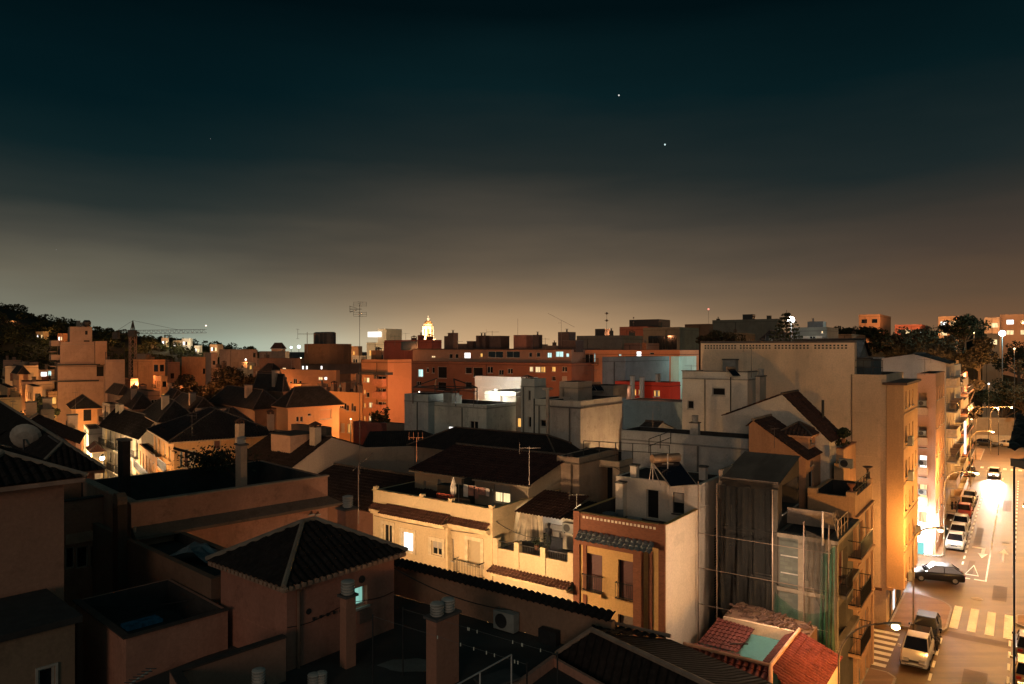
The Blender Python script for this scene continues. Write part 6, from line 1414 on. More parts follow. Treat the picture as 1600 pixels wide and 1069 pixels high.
for i,(px,y,d,xl,xr,a,l) in enumerate(((22,650,75,0,75,55,'dark flat roof with pale box chimney and vent pipes'),(64,640,88,40,85,55,'dark terrace house with pair of shutters under the little tree'),(110,668,80,70,118,55,'black roofed low house beside the glowing street lamp'))):
    b=B('dark_flat_house','building',l,px,y,d,xl,xr=xr,a=a,col=(.22,.15,.10)); b.V=min(b.V,9); b.build('flat',ph=.4); b.chimney(b.U*.5,1,b.h-.2,1.0,1.5,mat=stucco((.45,.3,.2)),pot='slab')
b=B('dish_gable_house','building','pinkish gabled house with satellite dish before it',-60,708,45,a=62,xr=118,V=6,col=(.46,.23,.16),dirt=.35)
tq=b.at('R',40); dq=b.C.y+b.u[1]*tq
b.build('gable_v',near=True,zp=CH-(661-HY)/F*dq,zl=CH-(712-HY)/F*b.C.y,zr=CH-(692-HY)/F*(b.C.y+b.u[1]*b.U),peak=tq/b.U,tcol=(.03,.02,.018),ov=.25)
e=empty('satellite_dish',P(38,686,38),radians(200),'dark satellite dish on a pole before the pinkish gable','satellite dish'); m=MB(); m.lathe([(.02,0),(.4,.05),(.62,.16),(.75,.3)],(0,0,0),18); dsh=m.build('dish',plain((.42,.34,.27),.5),e); dsh.rotation_euler=(radians(70),0,0); m=MB(); m.tube((0,.1,-6),(0,.1,0),.05,6); m.tube((0,0,0),(0,-.6,.1),.02,5); m.build('mast',DARKF,e)
b=B('dark_hip_foreground','building','black hip roof with slanting ridge below the satellite dish',60,742,33,-60,xr=148,a=50,col=(.25,.14,.09)); b.build('hip',near=True,rise=1.3,ov=.4,tcol=DARKT)
stack(92,664+28,35,77,91,10,'square dark chimney above the black hip roof',[],a=50,mat=stucco((.07,.05,.04)))
stack(192,690,30,184,202,9,'tall black chimney standing before the white lit row',[],a=45,mat=stucco((.04,.03,.025)))
stack(376,697,32,368,386,10,'pale tan chimney with dark cap over the dark terrace',[(.5,.5,.2,.3)],a=45,mat=stucco((.4,.28,.2)))
m=MB(); e=empty('roof_plant_tangle',P(330,716,36),0,'dark tangle of leaning plants over the terrace before the hip roofed house','plant'); 
for k in range(1500):
    c=Vector((RN.gauss(.2,.8),RN.uniform(-.5,.5),RN.gauss(-.1,.28))); s_=RN.uniform(.05,.11); d1=Vector((RN.uniform(-1,1),RN.uniform(-1,1),RN.uniform(-1,1))).normalized()*s_; d2=d1.orthogonal().normalized()*s_*.5; m.quad(c-d1,c-d2,c+d1,c+d2)
m.build('leaves',plain((.03,.035,.02),.9),e); m=MB(); m.path([(1.5,0,-1.2),(.5,0,-.2),(-1.3,0,.35),(-1.9,0,.5)],.07,6); m.build('stem',plain((.05,.03,.02)),e)
# left mid blocks beyond the crane
for (px,y,d,xl,xr,a,col,l,wn) in (
 (239,562,200,208,258,38,(.60,.28,.12),'orange front block with four floors of small windows by the crane','f'),
 (262,566,215,245,281,40,(.48,.26,.16),'brown block tucked behind the orange four storey front','d'),
 (316,558,210,284,321,42,(.60,.26,.11),'orange cube house with three tiny windows above the trees','d'),
 (375,575,240,368,386,42,(.5,.36,.25),'small pale house peeping over the mid town trees','d'),
 (232,553,230,213,236,42,(.30,.2,.14),'little house with rooftop pillars behind the crane','d'),
 (395,546,300,340,402,42,(.34,.22,.16),'long pale building with dark roofline at the foot of the hill','f'),
 (330,551,290,318,340,42,(.3,.2,.15),'brown house on the slope next to the long pale building','d'),
 (210,612,130,195,240,50,(.42,.25,.17),'low brown annex at the foot of the crane','d')):
    b=B('town_block','building',l,px,y,d,xl,xr=xr,a=a,col=col)
    if b.V>30: b.V=30
    if wn=='f': b.G('R',.6,b.U-.6,4,tuple(b.h-3.4-k*4.2 for k in range(4)),1.2,1.9,'dddd')
    else: b.G('R',1,b.U-1,2,(b.h-5,),1.1,1.6,'d')
    b.build('flat',ph=.4)
# ================= hills ============================================================================
def forestmat(col,name='foliage'):
    m,nt,out=newmat(name); b_=N(nt,'ShaderNodeBsdfPrincipled',Roughness=.9); b_.inputs['Specular IOR Level'].default_value=.1; tc_=N(nt,'ShaderNodeTexCoord'); n=noise(nt,tc_.outputs['Object'],.6,5)
    L(nt,mixc(nt,ramp(nt,n.outputs[0],.35,.7).outputs[0],col,tuple(c*.35 for c in col)),b_.inputs['Base Color']); L(nt,b_.outputs[0],out.inputs[0]); return m
HILL=plain((.016,.018,.01),.95)
def hill(pts,depth,name,back=140):
    """pts: (px,py) skyline seen at distance depth"""
    m=MB(); vs=[]; n=len(pts)
    for (px,py) in pts:
        p_=P(px,py,depth); vs+=[(p_.x*.72,depth*.72,-1),(p_.x*.86,depth*.86,p_.z*.55),tuple(p_),(p_.x*(1+back/depth),depth+back,-1)]
    m.add(vs,[[i*4+k,(i+1)*4+k,(i+1)*4+k+1,i*4+k+1] for i in range(n-1) for k in range(3)]); return m.build(name,HILL,smooth=True,kind='structure')
LH=[(-1100,440),(-600,446),(-300,455),(-120,462),(-40,468),(0,478),(20,484),(45,489),(60,496),(80,501),(110,507),(140,515),(180,521),(230,527),(270,533),(320,541),(360,545),(410,550)]
hill(LH,420,'hill')
RH=[(1140,545),(1200,541),(1260,536),(1320,530),(1400,524),(1470,516),(1520,514),(1580,513),(1680,512),(1750,512)]
hill(RH,300,'hill')
def leafcloud(m,c,r,n,s,sq=.8):
    for _ in range(n):
        a_,ph_=RN.uniform(0,2*pi),math.acos(RN.uniform(-1,1)); rr=r*RN.uniform(.35,1)**.5
        p_=Vector((c[0]+rr*sin(ph_)*cos(a_),c[1]+rr*sin(ph_)*sin(a_),c[2]+rr*cos(ph_)*sq)); q=RN.uniform(.5,1)*s
        d1=Vector((RN.uniform(-1,1),RN.uniform(-1,1),RN.uniform(-.6,.6))).normalized()*q; d2=d1.cross(Vector((RN.uniform(-1,1),RN.uniform(-1,1),RN.uniform(-1,1)))).normalized()*q*.7
        m.quad(p_-d1,p_-d2,p_+d1,p_+d2)
def ongrid(pts,px):
    for (a_,ya),(c_,yc) in zip(pts,pts[1:]):
        if a_<=px<=c_: return ya+(yc-ya)*(px-a_)/(c_-a_)
    return pts[-1][1]
FOL=forestmat((.055,.06,.028)); m=MB()
for k in range(560):
    px=RN.uniform(-60,400) if k<500 else RN.uniform(-500,-60); f=RN.uniform(.74,1.02); y=ongrid(LH,px); top=P(px,y,420); x=top.x*f; dd=420*f; z=top.z*(.55+(f-.86)/.14*.45 if f>.86 else max(0,(f-.72)/.14*.55)); z=min(z,top.z)
    r_=RN.uniform(1.8,4.0)*(1.0 if px<150 else .8); leafcloud(m,(x,dd,z+r_*.4),r_,90,.75)
tag(m.build('hill_forest',FOL),'dark pine woods covering the hill at the edge of town','woodland',kind='stuff')
def tree(px,ybase,ytop,d,label,r=None,col=(.05,.055,.025),kind='round',n=900,name='tree',group=None,zb=None,s=.35):
    base=P(px,ybase,d); H=(ybase-ytop)/F*d
    if zb is not None: H+=base.z-zb; base.z=zb
    r=r or H*.4; e=empty(name,base,RN.uniform(0,6),label,'tree',group); m=MB(); t=MB()
    t.tube((0,0,0),(0,0,H*.45),H*.03,8,H*.02)
    if kind=='cone':
        t.tube((0,0,H*.45),(0,0,H),H*.02,6,.02)
        for k in range(9):
            zz=H*(.25+.72*k/9); rr=r*(1-k/9)**.8
            for j in range(7):
                a_=2*pi*j/7+k; tip=Vector((rr*cos(a_),rr*sin(a_),zz+rr*.12)); t.tube((0,0,zz),tip,.05,4,.02)
                for q in range(14): c=Vector((0,0,zz)).lerp(tip,RN.uniform(.25,1.05)); leafcloud(m,c,s*.8,1,s*.8)
    else:
        cl=[]
        for k in range(18):
            a_=RN.uniform(0,2*pi); q=RN.uniform(0,.85)*r; c=Vector((q*cos(a_),q*sin(a_),H*(.46+RN.uniform(0,.44)*(1-.5*q/r)))); rr=r*RN.uniform(.18,.42)
            if kind=='col': c.x*=.4; c.y*=.4; c.z=H*RN.uniform(.25,.9)
            t.tube((0,0,H*.35),c,H*.014,5,.03); cl.append((c,rr))
        for c,rr in cl: leafcloud(m,c,rr,n//18,s,.75)
    t.build('trunk',plain((.10,.065,.04),.95),e); m.build('crown',forestmat(col) if False else FOLS.setdefault(col,forestmat(col)),e); return e
FOLS={}
# mid town trees left of centre
for (px,yt,d,l,r) in ((292,572,140,'leafy tree with two spiky tops lit orange from below',5.2),(322,588,138,'low round tree between the two tall mid town trees',4.2),(362,560,150,'tallest dark leafy tree in the mid town clump',6.0),(398,566,152,'dark tree closing the mid town clump',5.0)):
    tree(px,660,yt,d,l,r=r*1.25,col=(.07,.052,.028),n=6000,s=.36,zb=0)
for (px,yt,d,l,r) in ((62,600,120,'small dark street tree before the cream villa',3.0),):
    tree(px,660,yt,d,l,r=r,n=700,s=.4,zb=0)
# skyline trees right
for (px,yb,yt,d,l,r,k_) in (
 (1508,560,487,170,'big black pine crown highest on the skyline among the hilltop flats',6.0,'r'),
 (1452,580,507,165,'broad pine left of the big black crown',6.0,'r'),(1412,590,513,160,'pine nearest the beige wall in the hillside wood',6.0,'r'),(1480,600,525,150,'tall pine with brown lit foliage over the street end',6.5,'r'),
 (1530,610,524,140,'tall slim trunked pine leaning over the crossing',6.0,'r'),(1440,600,535,140,'brown lit pine low behind the pitched roof corner',5.2,'r'),(1500,620,548,130,'lower brown lit pine just above the street buildings',4.6,'r'),(1385,570,520,170,'dark pine behind the low pitched roofs',5.2,'r'),
 (1600,690,552,165,'large dark round tree over the street end at the picture edge',8,'r'),(1566,690,588,170,'dark bushy tree with lamplit gaps above the far parked cars',6.0,'r'),(1592,620,524,190,'olive toned tree lit by the bluish floodlight',7,'r'),
 (1340,545,507,200,'small round skyline tree left of the amber hilltop house',4.5,'r'),(1312,545,510,205,'dark skyline tree beside the sheds with folded roofs',4,'r'),(1362,545,512,195,'low dark skyline tree directly under the amber hilltop house',4.5,'r'),
 (1120,548,520,150,'black tree in front of the dark terraced block',5,'r'),(1040,556,530,120,'dark bushy tree before the concrete hall',4.5,'r')):
    tree(px,yb,yt,d,l,r=r,col=(.09,.068,.036) if d<166 and d>120 else (.035,.04,.022),n=3000,s=.36,zb=(0 if d<135 else None))  # lamplight put into the colour: lamplit crowns get lighter, browner foliage
tree(1229,560,484,100,'araucaria with tiered branches silhouetted against the glaring floodlight',r=2.6,kind='cone',s=.3,name='araucaria')
for (px,yt,l) in ((584,644,'slim dark cypress on a roof before the orange tower'),(592,639,'middle dark cypress on a roof before the orange tower'),(604,634,'tallest dark cypress on a roof before the orange tower')): tree(px,668,yt,78,l,r=.9,kind='col',n=260,s=.16,name='cypress')
# hilltop houses
for (px,y,d,xl,xr,col,l) in ((1375,491,280,1342,1392,(.65,.32,.16),'amber lit hilltop house with flat roofs above the dark trees'),(1440,507,270,1398,1452,(.5,.16,.1),'low red hillside house with dark roof ridges'),(1498,494,260,1466,1505,(.6,.36,.2),'cream hilltop flats with two bright windows left of the big pine'),(1562,496,240,1538,1572,(.5,.34,.22),'hilltop flats with strips of bright windows behind the big pine'),(1640,490,240,1562,1660,(.5,.3,.18),'longest hilltop flats with balcony strips at the picture edge'),(1560,521,215,1535,1570,(.45,.32,.2),'low cream garden house below the hilltop flats')):
    b=B('hilltop_house','building',l,px,y,d,xl,xr=xr,a=36,col=col,dirt=.1,base=0); n=max(3,int(b.V/3.6))
    b.G('L',1,b.V-1,n,(b.h-3.4,b.h-7.0),2.0,1.5,('w','d','W','d','w') if px>1450 else ('d','w','d')); b.build('flat',ph=.3)
for (px,y,d,xl,xr,col,l) in ((263,528,400,252,264,(.8,.75,.6),'white lit slab roofed villa on the hillside'),(281,532,400,270,284,(.75,.6,.4),'white villa with small lit gable beside the slab roofed villa'),(298,529,395,284,301,(.8,.78,.7),'brightest white villa group on the hillside'),(312,540,390,303,316,(.75,.7,.6),'white villa under the tall hillside cypresses'),(340,538,385,328,349,(.65,.38,.2),'orange and white lit house near the sea end of the hill'),(68,518,370,56,76,(.7,.45,.2),'glowing yellow house front on the dark hillside'),(98,521,370,90,108,(.65,.25,.1),'orange lit hillside house behind the tan tower')):
    b=B('hillside_villa','building',l,px,y,d,xl,xr=xr,a=36,col=col,dirt=.1,base=0); b.G('L',1,b.V-1,3,(b.h-3.6,),1.8,1.8,'wdW'); b.build('flat',ph=.3)
    c=P(px-5,y+3,d-12); lamp((c.x,c.y,c.z-1),1500,(1,.8,.5) if px>200 else (1,.55,.22),.4)
# ================= cathedral tower ==================================================================
D=900.; c=P(669,545,D); e=empty('church_tower',(c.x,c.y,0),radians(20),'floodlit cream church belfry with dome and lantern on the skyline','church tower')
mt=stucco((.8,.6,.38),.1,.9,.1); zz=lambda y: CH-(y-HY)/F*D
m=MB(); m.box(-7.6,-7.6,0,7.6,7.6,zz(530)); m.build('base',mt,e)
m=MB(); z0,z1=zz(530),zz(511); r_=6.6; m.lathe([(r_,z0+.1),(r_,z1),(r_+.7,z1+.1),(r_+.7,z1+1),(r_-.4,z1+1.1),(r_-.6,z1+3.5)],(0,0,0),16); m.build('drum',mt,e)
m=MB()
for k in range(8): a_=2*pi*k/8+.2; m.tube((r_*1.0*cos(a_),r_*1.0*sin(a_),z0+1),(r_*cos(a_),r_*sin(a_),z1),.9,8)
m.build('column',stucco((.85,.75,.6),.1),e)
m=MB()
for k in range(8): a_=2*pi*(k+.5)/8+.2; c2=Vector((r_*.985*cos(a_),r_*.985*sin(a_),0)); tt=Vector((-sin(a_),cos(a_),0))*1.3; m.quad(c2*1.03-tt+Vector((0,0,z0+3)),c2*1.03+tt+Vector((0,0,z0+3)),c2*1.03+tt+Vector((0,0,z1-3)),c2*1.03-tt+Vector((0,0,z1-3)))
m.build('belfry_opening',plain((.3,.18,.08)),e)
m=MB(); z2=zz(508.5); m.lathe([(5.6*cos(pi/2*k/7)+.2,z2+6.2*sin(pi/2*k/7)) for k in range(8)],(0,0,0),16); m.build('dome',plain((.5,.26,.10)),e)
m=MB(); z3=z2+5.8; m.lathe([(1.6,z3),(1.6,z3+3),(1.9,z3+3.1),(.9,z3+4.6),(.2,z3+6.5)],(0,0,0),10); m.build('lantern',stucco((.85,.75,.65),.05),e)
for (dx,dy,z,p_) in ((-14,-22,zz(536),120000),(16,-22,zz(536),120000),(-10,-14,zz(524),60000),(4,-12,zz(502),12000)): lamp((c.x+dx,c.y+dy,z),p_*.8,(1,.72,.42),1)
# ================= tower crane =======================================================================
D=215.; c=P(207.5,545,D); e=empty('tower_crane',(c.x,c.y,0),0,'tower crane with long lattice jib against the hill and sky','crane'); CM=plain((.30,.17,.11),.6,.2); CD=plain((.05,.045,.04),.6)
def lattice(m,p0,p1,w_,n,r=.09,tri=False):
    p0,p1=Vector(p0),Vector(p1); ax=(p1-p0).normalized(); a_=ax.orthogonal().normalized(); 
    if abs(ax.z)<.5: a_=Vector((0,1,0)); 
    b_=ax.cross(a_)
    cs=[a_*w_+b_*w_,a_*w_-b_*w_,-a_*w_-b_*w_,-a_*w_+b_*w_]
    for q in cs: m.tube(p0+q,p1+q,r,4)
    for k in range(n):
        s0=p0.lerp(p1,k/n); s1=p0.lerp(p1,(k+1)/n)
        for i in range(4): m.tube(s0+cs[i],s1+cs[(i+1)%4],r*.6,4); m.tube(s0+cs[i],s0+cs[(i+1)%4],r*.6,4)
zt=CH-(526-HY)/F*D; m=MB(); lattice(m,(0,0,0),(0,0,zt),.8,12,.12); m.build('mast',CM,e)
za=CH-(501-HY)/F*D; m=MB(); 
for s1 in (-.7,.7):
    for s2 in (-.7,.7): m.tube((s1,s2,zt),(0,0,za),.13,4)
m.build('apex',CD,e)
zj=CH-(519.5-HY)/F*D; xj=(313-207.5)/F*D; xk=-(207.5-185)/F*D; zje=CH-(517-HY)/F*D
m=MB(); lattice(m,(0,0,zj+.1),(xj,4,zje),.55,16,.05); m.build('jib',CD,e)
m=MB(); lattice(m,(0,0,zj),(xk*1.0,-1,zj),.5,4,.05); m.box(xk-1,-1.5,zj-2,xk+.5,0,zj); m.build('counter_jib',CD,e)
m=MB(); m.tube((0,0,za),(xj*.68,2.7,zj+.6),.05,4); m.tube((0,0,za),(xk,-1,zj+.4),.05,4); m.build('tie_rod',CD,e)
m=MB(); m.box(-1,-.9,zt,.9,.9,zt+2); m.build('cab',CD,e)
m=MB(); m.ball((xj,4,zje+1.7),.22,5); m.build('lamp',lit((1,.8,.6),3,False),e)
# more aerials on the skyline
for (px,yt,yb,d,l,k_,s_) in ((809,498,524,120,'thin bare aerial pole on the rooftop stair hut','dots0',1),(877,500,540,118,'aerial crossed by a long slanting boom on the skyline','boom',1.0),(948,489,524,140,'aerial pole carrying two round dots near the grey rooftop storey','dots',1.5),(769,517,530,118,'short aerial beside a rooftop chimney','yagi',1.6),(617,524,540,150,'thin twin aerial over the dark red block','yagi',1.5),(634,520,531,150,'little aerial at the corner of the dark rooftop box','yagi',1.2),(1340,548,585,57,'slim pole standing on the beige block terrace','dots0',1)):
    aerial(px,yt,yb,d,l,'none' if k_=='dots0' else k_,s=s_)
# iron pergola frame over the grey block
e=empty('pergola',P(700,634,71),SRZ,'bare black iron pergola frame on the weathered grey block','pergola'); m=MB(); w_,d_=3.4,5.6
for x in (0,w_):
    for y in (-1.0,4.8): m.tube((x,y,0),(x,y,1.7),.06,5)
for y in (-1.0,4.8): m.tube((0,y,1.7),(w_,y,1.7),.06,5); m.tube((0,y,1.7),(w_/2,y*.4+1.1,2.6),.06,5); m.tube((w_,y,1.7),(w_/2,y*.4+1.1,2.6),.06,5)
for x in (0,w_): m.tube((x,-1,1.7),(x,4.8,1.7),.06,5); m.tube((x,-1,1.3),(x,4.8,1.3),.04,5)
m.build('frame',DARKF,e)
# stars (two bright planets) and the red beacon
for (px,py,r_,l,cc) in ((967,149,3.0,'small bright planet high in the night sky','w'),(1039,226,3.6,'bright bluish planet below the higher one','b'),(329,217,1.3,'faint star alone in the dark part of the sky','w'),(88,390,1.2,'very faint star low over the hill','w')):
    c=P(px,py,2600); m=MB(); m.ball((0,0,0),r_*.85,6); o=m.build('star',lit((1,1,.95) if cc=='w' else (.75,1,1),1.0 if r_>2 else .25,False)); o.location=c; tag(o,l,'star')
e=empty('beacon_mast',P(1107,545,700),0,'thin mast with red aircraft beacon glowing over the skyline','mast'); m=MB(); m.tube((0,0,-20),(0,0,38.5),.12,4); m.build('mast',plain((.1,.08,.07)),e); m=MB(); m.ball((0,0,39),.95,6); m.build('lamp',lit((1,.28,.2),1.6,False),e)
# floodlight masts
def flood(px,py,d,r,col,st_,label,h=12,power=0,pc=None):
    c=P(px,py,d); e=empty('floodlight_mast',(c.x,c.y,c.z),0,label,'floodlight'); m=MB(); m.tube((0,0,-h),(0,0,0),.12 if d<200 else .25,6); m.build('mast',DARKF,e); m=MB(); m.ball((0,0,0),r,10); m.build('lamp',lit(col,st_,False),e)
    if power: lamp((c.x,c.y-r-1.5,c.z),power,pc or col,.5)
flood(1236,500,108,.5,(1,.98,.92),30,'glaring white floodlight beside the araucaria tree',10,5000,(1,.95,.85))
flood(1566,521,150,.6,(.75,1,.98),14,'bluish white floodlight among the hillside trees',10,9000,(.6,1,.95))
for (px,py,r_,l) in ((455,543,2.0,'first of the small harbour floodlights, farthest from the tall mast'),(467,542,2.8,'large harbour floodlight with bluish glow'),(479,542,1.6,'dimmest harbour floodlight beside the short aerial'),(504,540,2.8,'harbour floodlight right above the rooftop tanks'),(534,541,3.2,'brightest harbour floodlight nearest the tall mast')): flood(px,py,700,r_*.6,(.72,1,.98),3.5,l,20)
for (px,py,l) in ((821,541,'bright white light strip between the stair hut and a chimney'),(840,538,'small row of white harbour lights behind the roof chimneys')): flood(px,py,600,1.2 if px<830 else .9,(1,.95,.85),2.2,l,20)
# ================= lamps of the side streets =========================================================
def lantern(px,py,d,label,power,col=SOD,h=None,drop=6.5,r=.14,show=True):
    """wall or post lantern in a back street, seen at this pixel"""
    c=P(px,py,d); e=empty('street_lantern',c,0,label,'street lamp','lanterns in the back streets'); m=MB(); m.tube((0,.1,-drop),(0,.1,.25),.05,6); m.tube((0,.1,.25),(0,-.15,.3),.035,5); m.build('pole',DARKF,e)
    m=MB(); m.lathe([(.08,-.22),(.17,.1),(.2,.12),(.05,.28)],(0,-.15,0),8); m.build('housing',DARKF,e); m=MB(); m.ball((0,-.15,-.1),r,6); m.build('bulb',lit((1,.8,.5),14,False),e)
    lamp((c.x,c.y-.4,c.z-.35),power,col,.2)
YEL=(1,.56,.20)
# street in front of the cream and yellow houses
for (x,y,p_,l) in ((-3.2,-3.9,620,'post lantern in the sunken street below the cream house window'),(-7.6,-2.9,620,'post lantern in the sunken street near the end of the cream house'),(3.0,-3.6,1700,'post lantern in the sunken street below the yellow house')):
    b=CHS; k=Vector((b.C.x,b.C.y,0)); c=k+Vector((b.u[0]*-5.6-b.v[0]*x,b.u[1]*-5.6-b.v[1]*x,0)); c.z=8.2
    e=empty('street_lantern',(c.x,c.y,0),0,l,'street lamp','lanterns in the back streets'); m=MB(); m.tube((0,0,0),(0,0,8.0),.05,6); m.build('pole',DARKF,e); m=MB(); m.ball((0,0,8.2),.16,6); m.build('bulb',lit((1,.8,.5),10,False),e); lamp((c.x,c.y,8.8),p_*1.45,(1,.64,.34),.2)
# unseen fill light added over the patio roofs to brighten the white side wall
c=YH.wpt(.8,-5.6,9.6); lamp(c,1000,(1,.68,.46),.4)
# left street
lantern(76,655,112,'glaring white lantern beside the dark low houses in the street',2400,(1,.62,.28),r=.3)
lantern(110,674,118,'small lantern on the ochre street house',3000,(1,.52,.18))
lantern(161,714,75,'round lantern before the little cream house',650,(1,.72,.42),r=.25)
for (px,py,d,p_) in ((120,700,110,3800),(135,712,95,2600),(152,724,88,2200),(176,735,78,1600),(205,742,66,1100),(236,748,57,900),(300,752,50,700)):
    c=P(px,py,d); lamp(c,p_,(1,.56,.22) if px>190 else (1,.68,.36),.3,'street_glow')
for (px,py,d,p_) in ((240,650,98,900),(330,662,90,700),(178,655,118,1600),(298,650,112,900),(420,625,125,1500),(215,600,165,1500)): lamp(P(px,py,d),p_,(1,.42,.15),.3)  # fill lights added among the dark roofs to light the facades, no fittings
for (px,py,d,p_) in ((20,640,150,6000),(62,612,165,3500),(90,650,140,3500),(5,600,185,4000)): lamp(P(px,py,d),p_,(1,.45,.14),.4)
for (px,py,d,p_) in ((250,606,182,5200),(300,606,150,2600),(330,612,140,2600),(380,605,150,2600),(258,575,250,2500),(120,545,140,2200),(225,585,175,2500),(370,555,280,6000)): lamp(P(px,py,d),p_*.8,(1,.36,.12),.5)
# orange quarter around the tower
for (px,py,d,p_) in ((628,665,88,2200),(612,620,86,900),(560,668,90,1500),(535,660,96,1000),(480,628,104,2600),(450,612,112,2400),(505,668,78,420),(470,672,80,420),(430,600,140,1600),(590,560,140,2400)): lamp(P(px,py,d),p_*.62,(1,.36,.10),.4)
for (px,py,d,p_) in ((680,612,102,1500),(720,606,100,1200),(900,588,98,1300),(960,552,104,500),(860,585,103,700),(780,540,140,1500),(980,520,160,2500)): lamp(P(px,py,d),p_,(1,.36,.14),.5)
# hill lights
for k in range(22):
    px=RN.uniform(-10,330); f_=RN.uniform(.78,.95); y=ongrid(LH,px); top=P(px,y,420); c=Vector((top.x*f_,420*f_,top.z*(.25+f_*.6)*.9+4)); lamp(c,RN.uniform(300,1400),(1,.36,.10),.4)
for (px,py,d,p_) in ((1372,500,270,2500),(1420,512,262,2500),(1485,500,250,5000),(1555,505,230,5000),(1600,500,228,6000),(1420,585,125,1800),(1470,572,128,3000),(1520,590,120,3600),(1550,640,125,3200),(1580,600,120,2400)): lamp(P(px,py,d),p_,(1,.48,.2),.4)
# warm light reaching the beige wall and the central roofs from the unseen streets
for (px,py,d,p_,cc) in ((1225,560,50,260,(1,.55,.3)),(860,700,50,60,(.9,.9,.75)),(700,690,62,60,(.8,.95,.85)),(1120,640,56,60,(1,.75,.5))): pass
# side street beside the beige block and yard behind the netted house
for (x,y,z,p_,l) in ((-3.6,9.5,6.0,1500,'wall lantern in the side street below the big beige wall'),(-4.2,20,6.5,1500,'second wall lantern farther down the side street under the beige wall')):
    c=st(x,y,z); e=empty('street_lantern',(c.x,c.y,0),0,l,'street lamp','lanterns in the back streets'); m=MB(); m.tube((0,0,0),(0,0,z-.2),.05,6); m.build('pole',DARKF,e); m=MB(); m.ball((0,0,z),.16,6); m.build('bulb',lit((1,.8,.5),10,False),e); lamp((c.x,c.y,z+.5),p_*2.4,(1,.56,.25),.3)
# walls, gardens and verge at the far end of the street
EX=[
 (30,585,160,8,44,(.4,.25,.15),'r','orange lit row house with pitched roof under the red shuttered block'),
 (52,604,140,40,66,(.45,.3,.18),'f','cream box house squeezed beside the villa with awnings'),
 (12,606,138,-8,26,(.5,.3,.15),'f','amber house front with dark doors at the picture edge'),
 (178,590,180,168,192,(.3,.18,.12),'f','plain brown house at the foot of the tall tan building'),
 (187,618,125,168,205,(.3,.19,.13),'r','dark gabled house between the tall tan building and the crane'),
 (232,612,120,214,250,(.34,.2,.13),'f','terracotta house with roof terrace below the crane'),
 (270,628,110,254,292,(.25,.16,.11),'r','dark hip roof tucked under the first spiky tree'),
 (345,575,200,330,362,(.33,.2,.13),'f','brown flats with faint windows above the leafy trees'),
 (418,560,210,402,432,(.35,.23,.15),'f','tan flats rising behind the last mid town tree'),
 (425,580,170,408,438,(.38,.2,.12),'r','rust coloured gabled house beside the orange parapet block'),
 (470,600,114,452,486,(.4,.22,.12),'f','orange box with small parapet in front of the parapet block'),
 (415,612,120,398,430,(.3,.17,.11),'r','shadowed hip roof house under the rust coloured gable'),
 (540,566,180,528,552,(.35,.2,.13),'f','brown rooftop storey seen over the orange terrace row'),
 (505,558,220,490,515,(.25,.17,.13),'f','dull block behind the round rooftop tanks'),
 (530,553,280,518,545,(.42,.28,.18),'f','pale block facing the harbour floodlights'),
 (600,548,230,590,612,(.3,.15,.1),'f','dark red block leaning against the floodlit building'),
 (730,540,200,700,760,(.25,.14,.1),'f','rust brown rooftops just above the long apartment block'),
 (868,540,200,838,895,(.3,.19,.13),'f','ochre rooftops between the stair hut and the grey rooftop storey'),
 (1000,536,140,975,1030,(.24,.12,.08),'f','deep red rooftop storey below the skyline corner block'),
 (1150,520,180,1125,1180,(.2,.15,.1),'f','ochre lit ledge house before the dark terraced block'),
 (1210,531,130,1190,1236,(.16,.15,.12),'r','low dark pitched house left of the araucaria'),
 (1330,522,170,1300,1352,(.22,.15,.1),'f','dim brown house among the skyline trees'),
 (330,640,84,305,362,(.25,.17,.12),'f','dark terrace with pale wall between hip roofs'),
 (352,666,76,330,392,(.26,.18,.13),'r','low black gable roof behind the wide black hip roof'),
]
for (px,y,d,xl,xr,col,k_,l) in EX:
    b=B('town_house','building',l,px,y,d,xl,xr=xr,a=36 if px>300 else 50,col=col,dirt=.5); b.V=min(b.V,22)
    nw=max(2,int(b.V/2.6)); b.G('L',.5,b.V-.5,nw,(b.h-2.8,b.h-6,b.h-9.2),.95,1.4,[RN.choice('dddsdsyw') for _ in range(7)]); b.G('R',.5,b.U-.5,max(1,int(b.U/3)),(b.h-2.8,b.h-6),.95,1.4,[RN.choice('ddsdy') for _ in range(5)])
    b.build('flat' if k_=='f' else 'hip',ph=.6,rise=1.8,tcol=(.035,.026,.022),ov=.35)
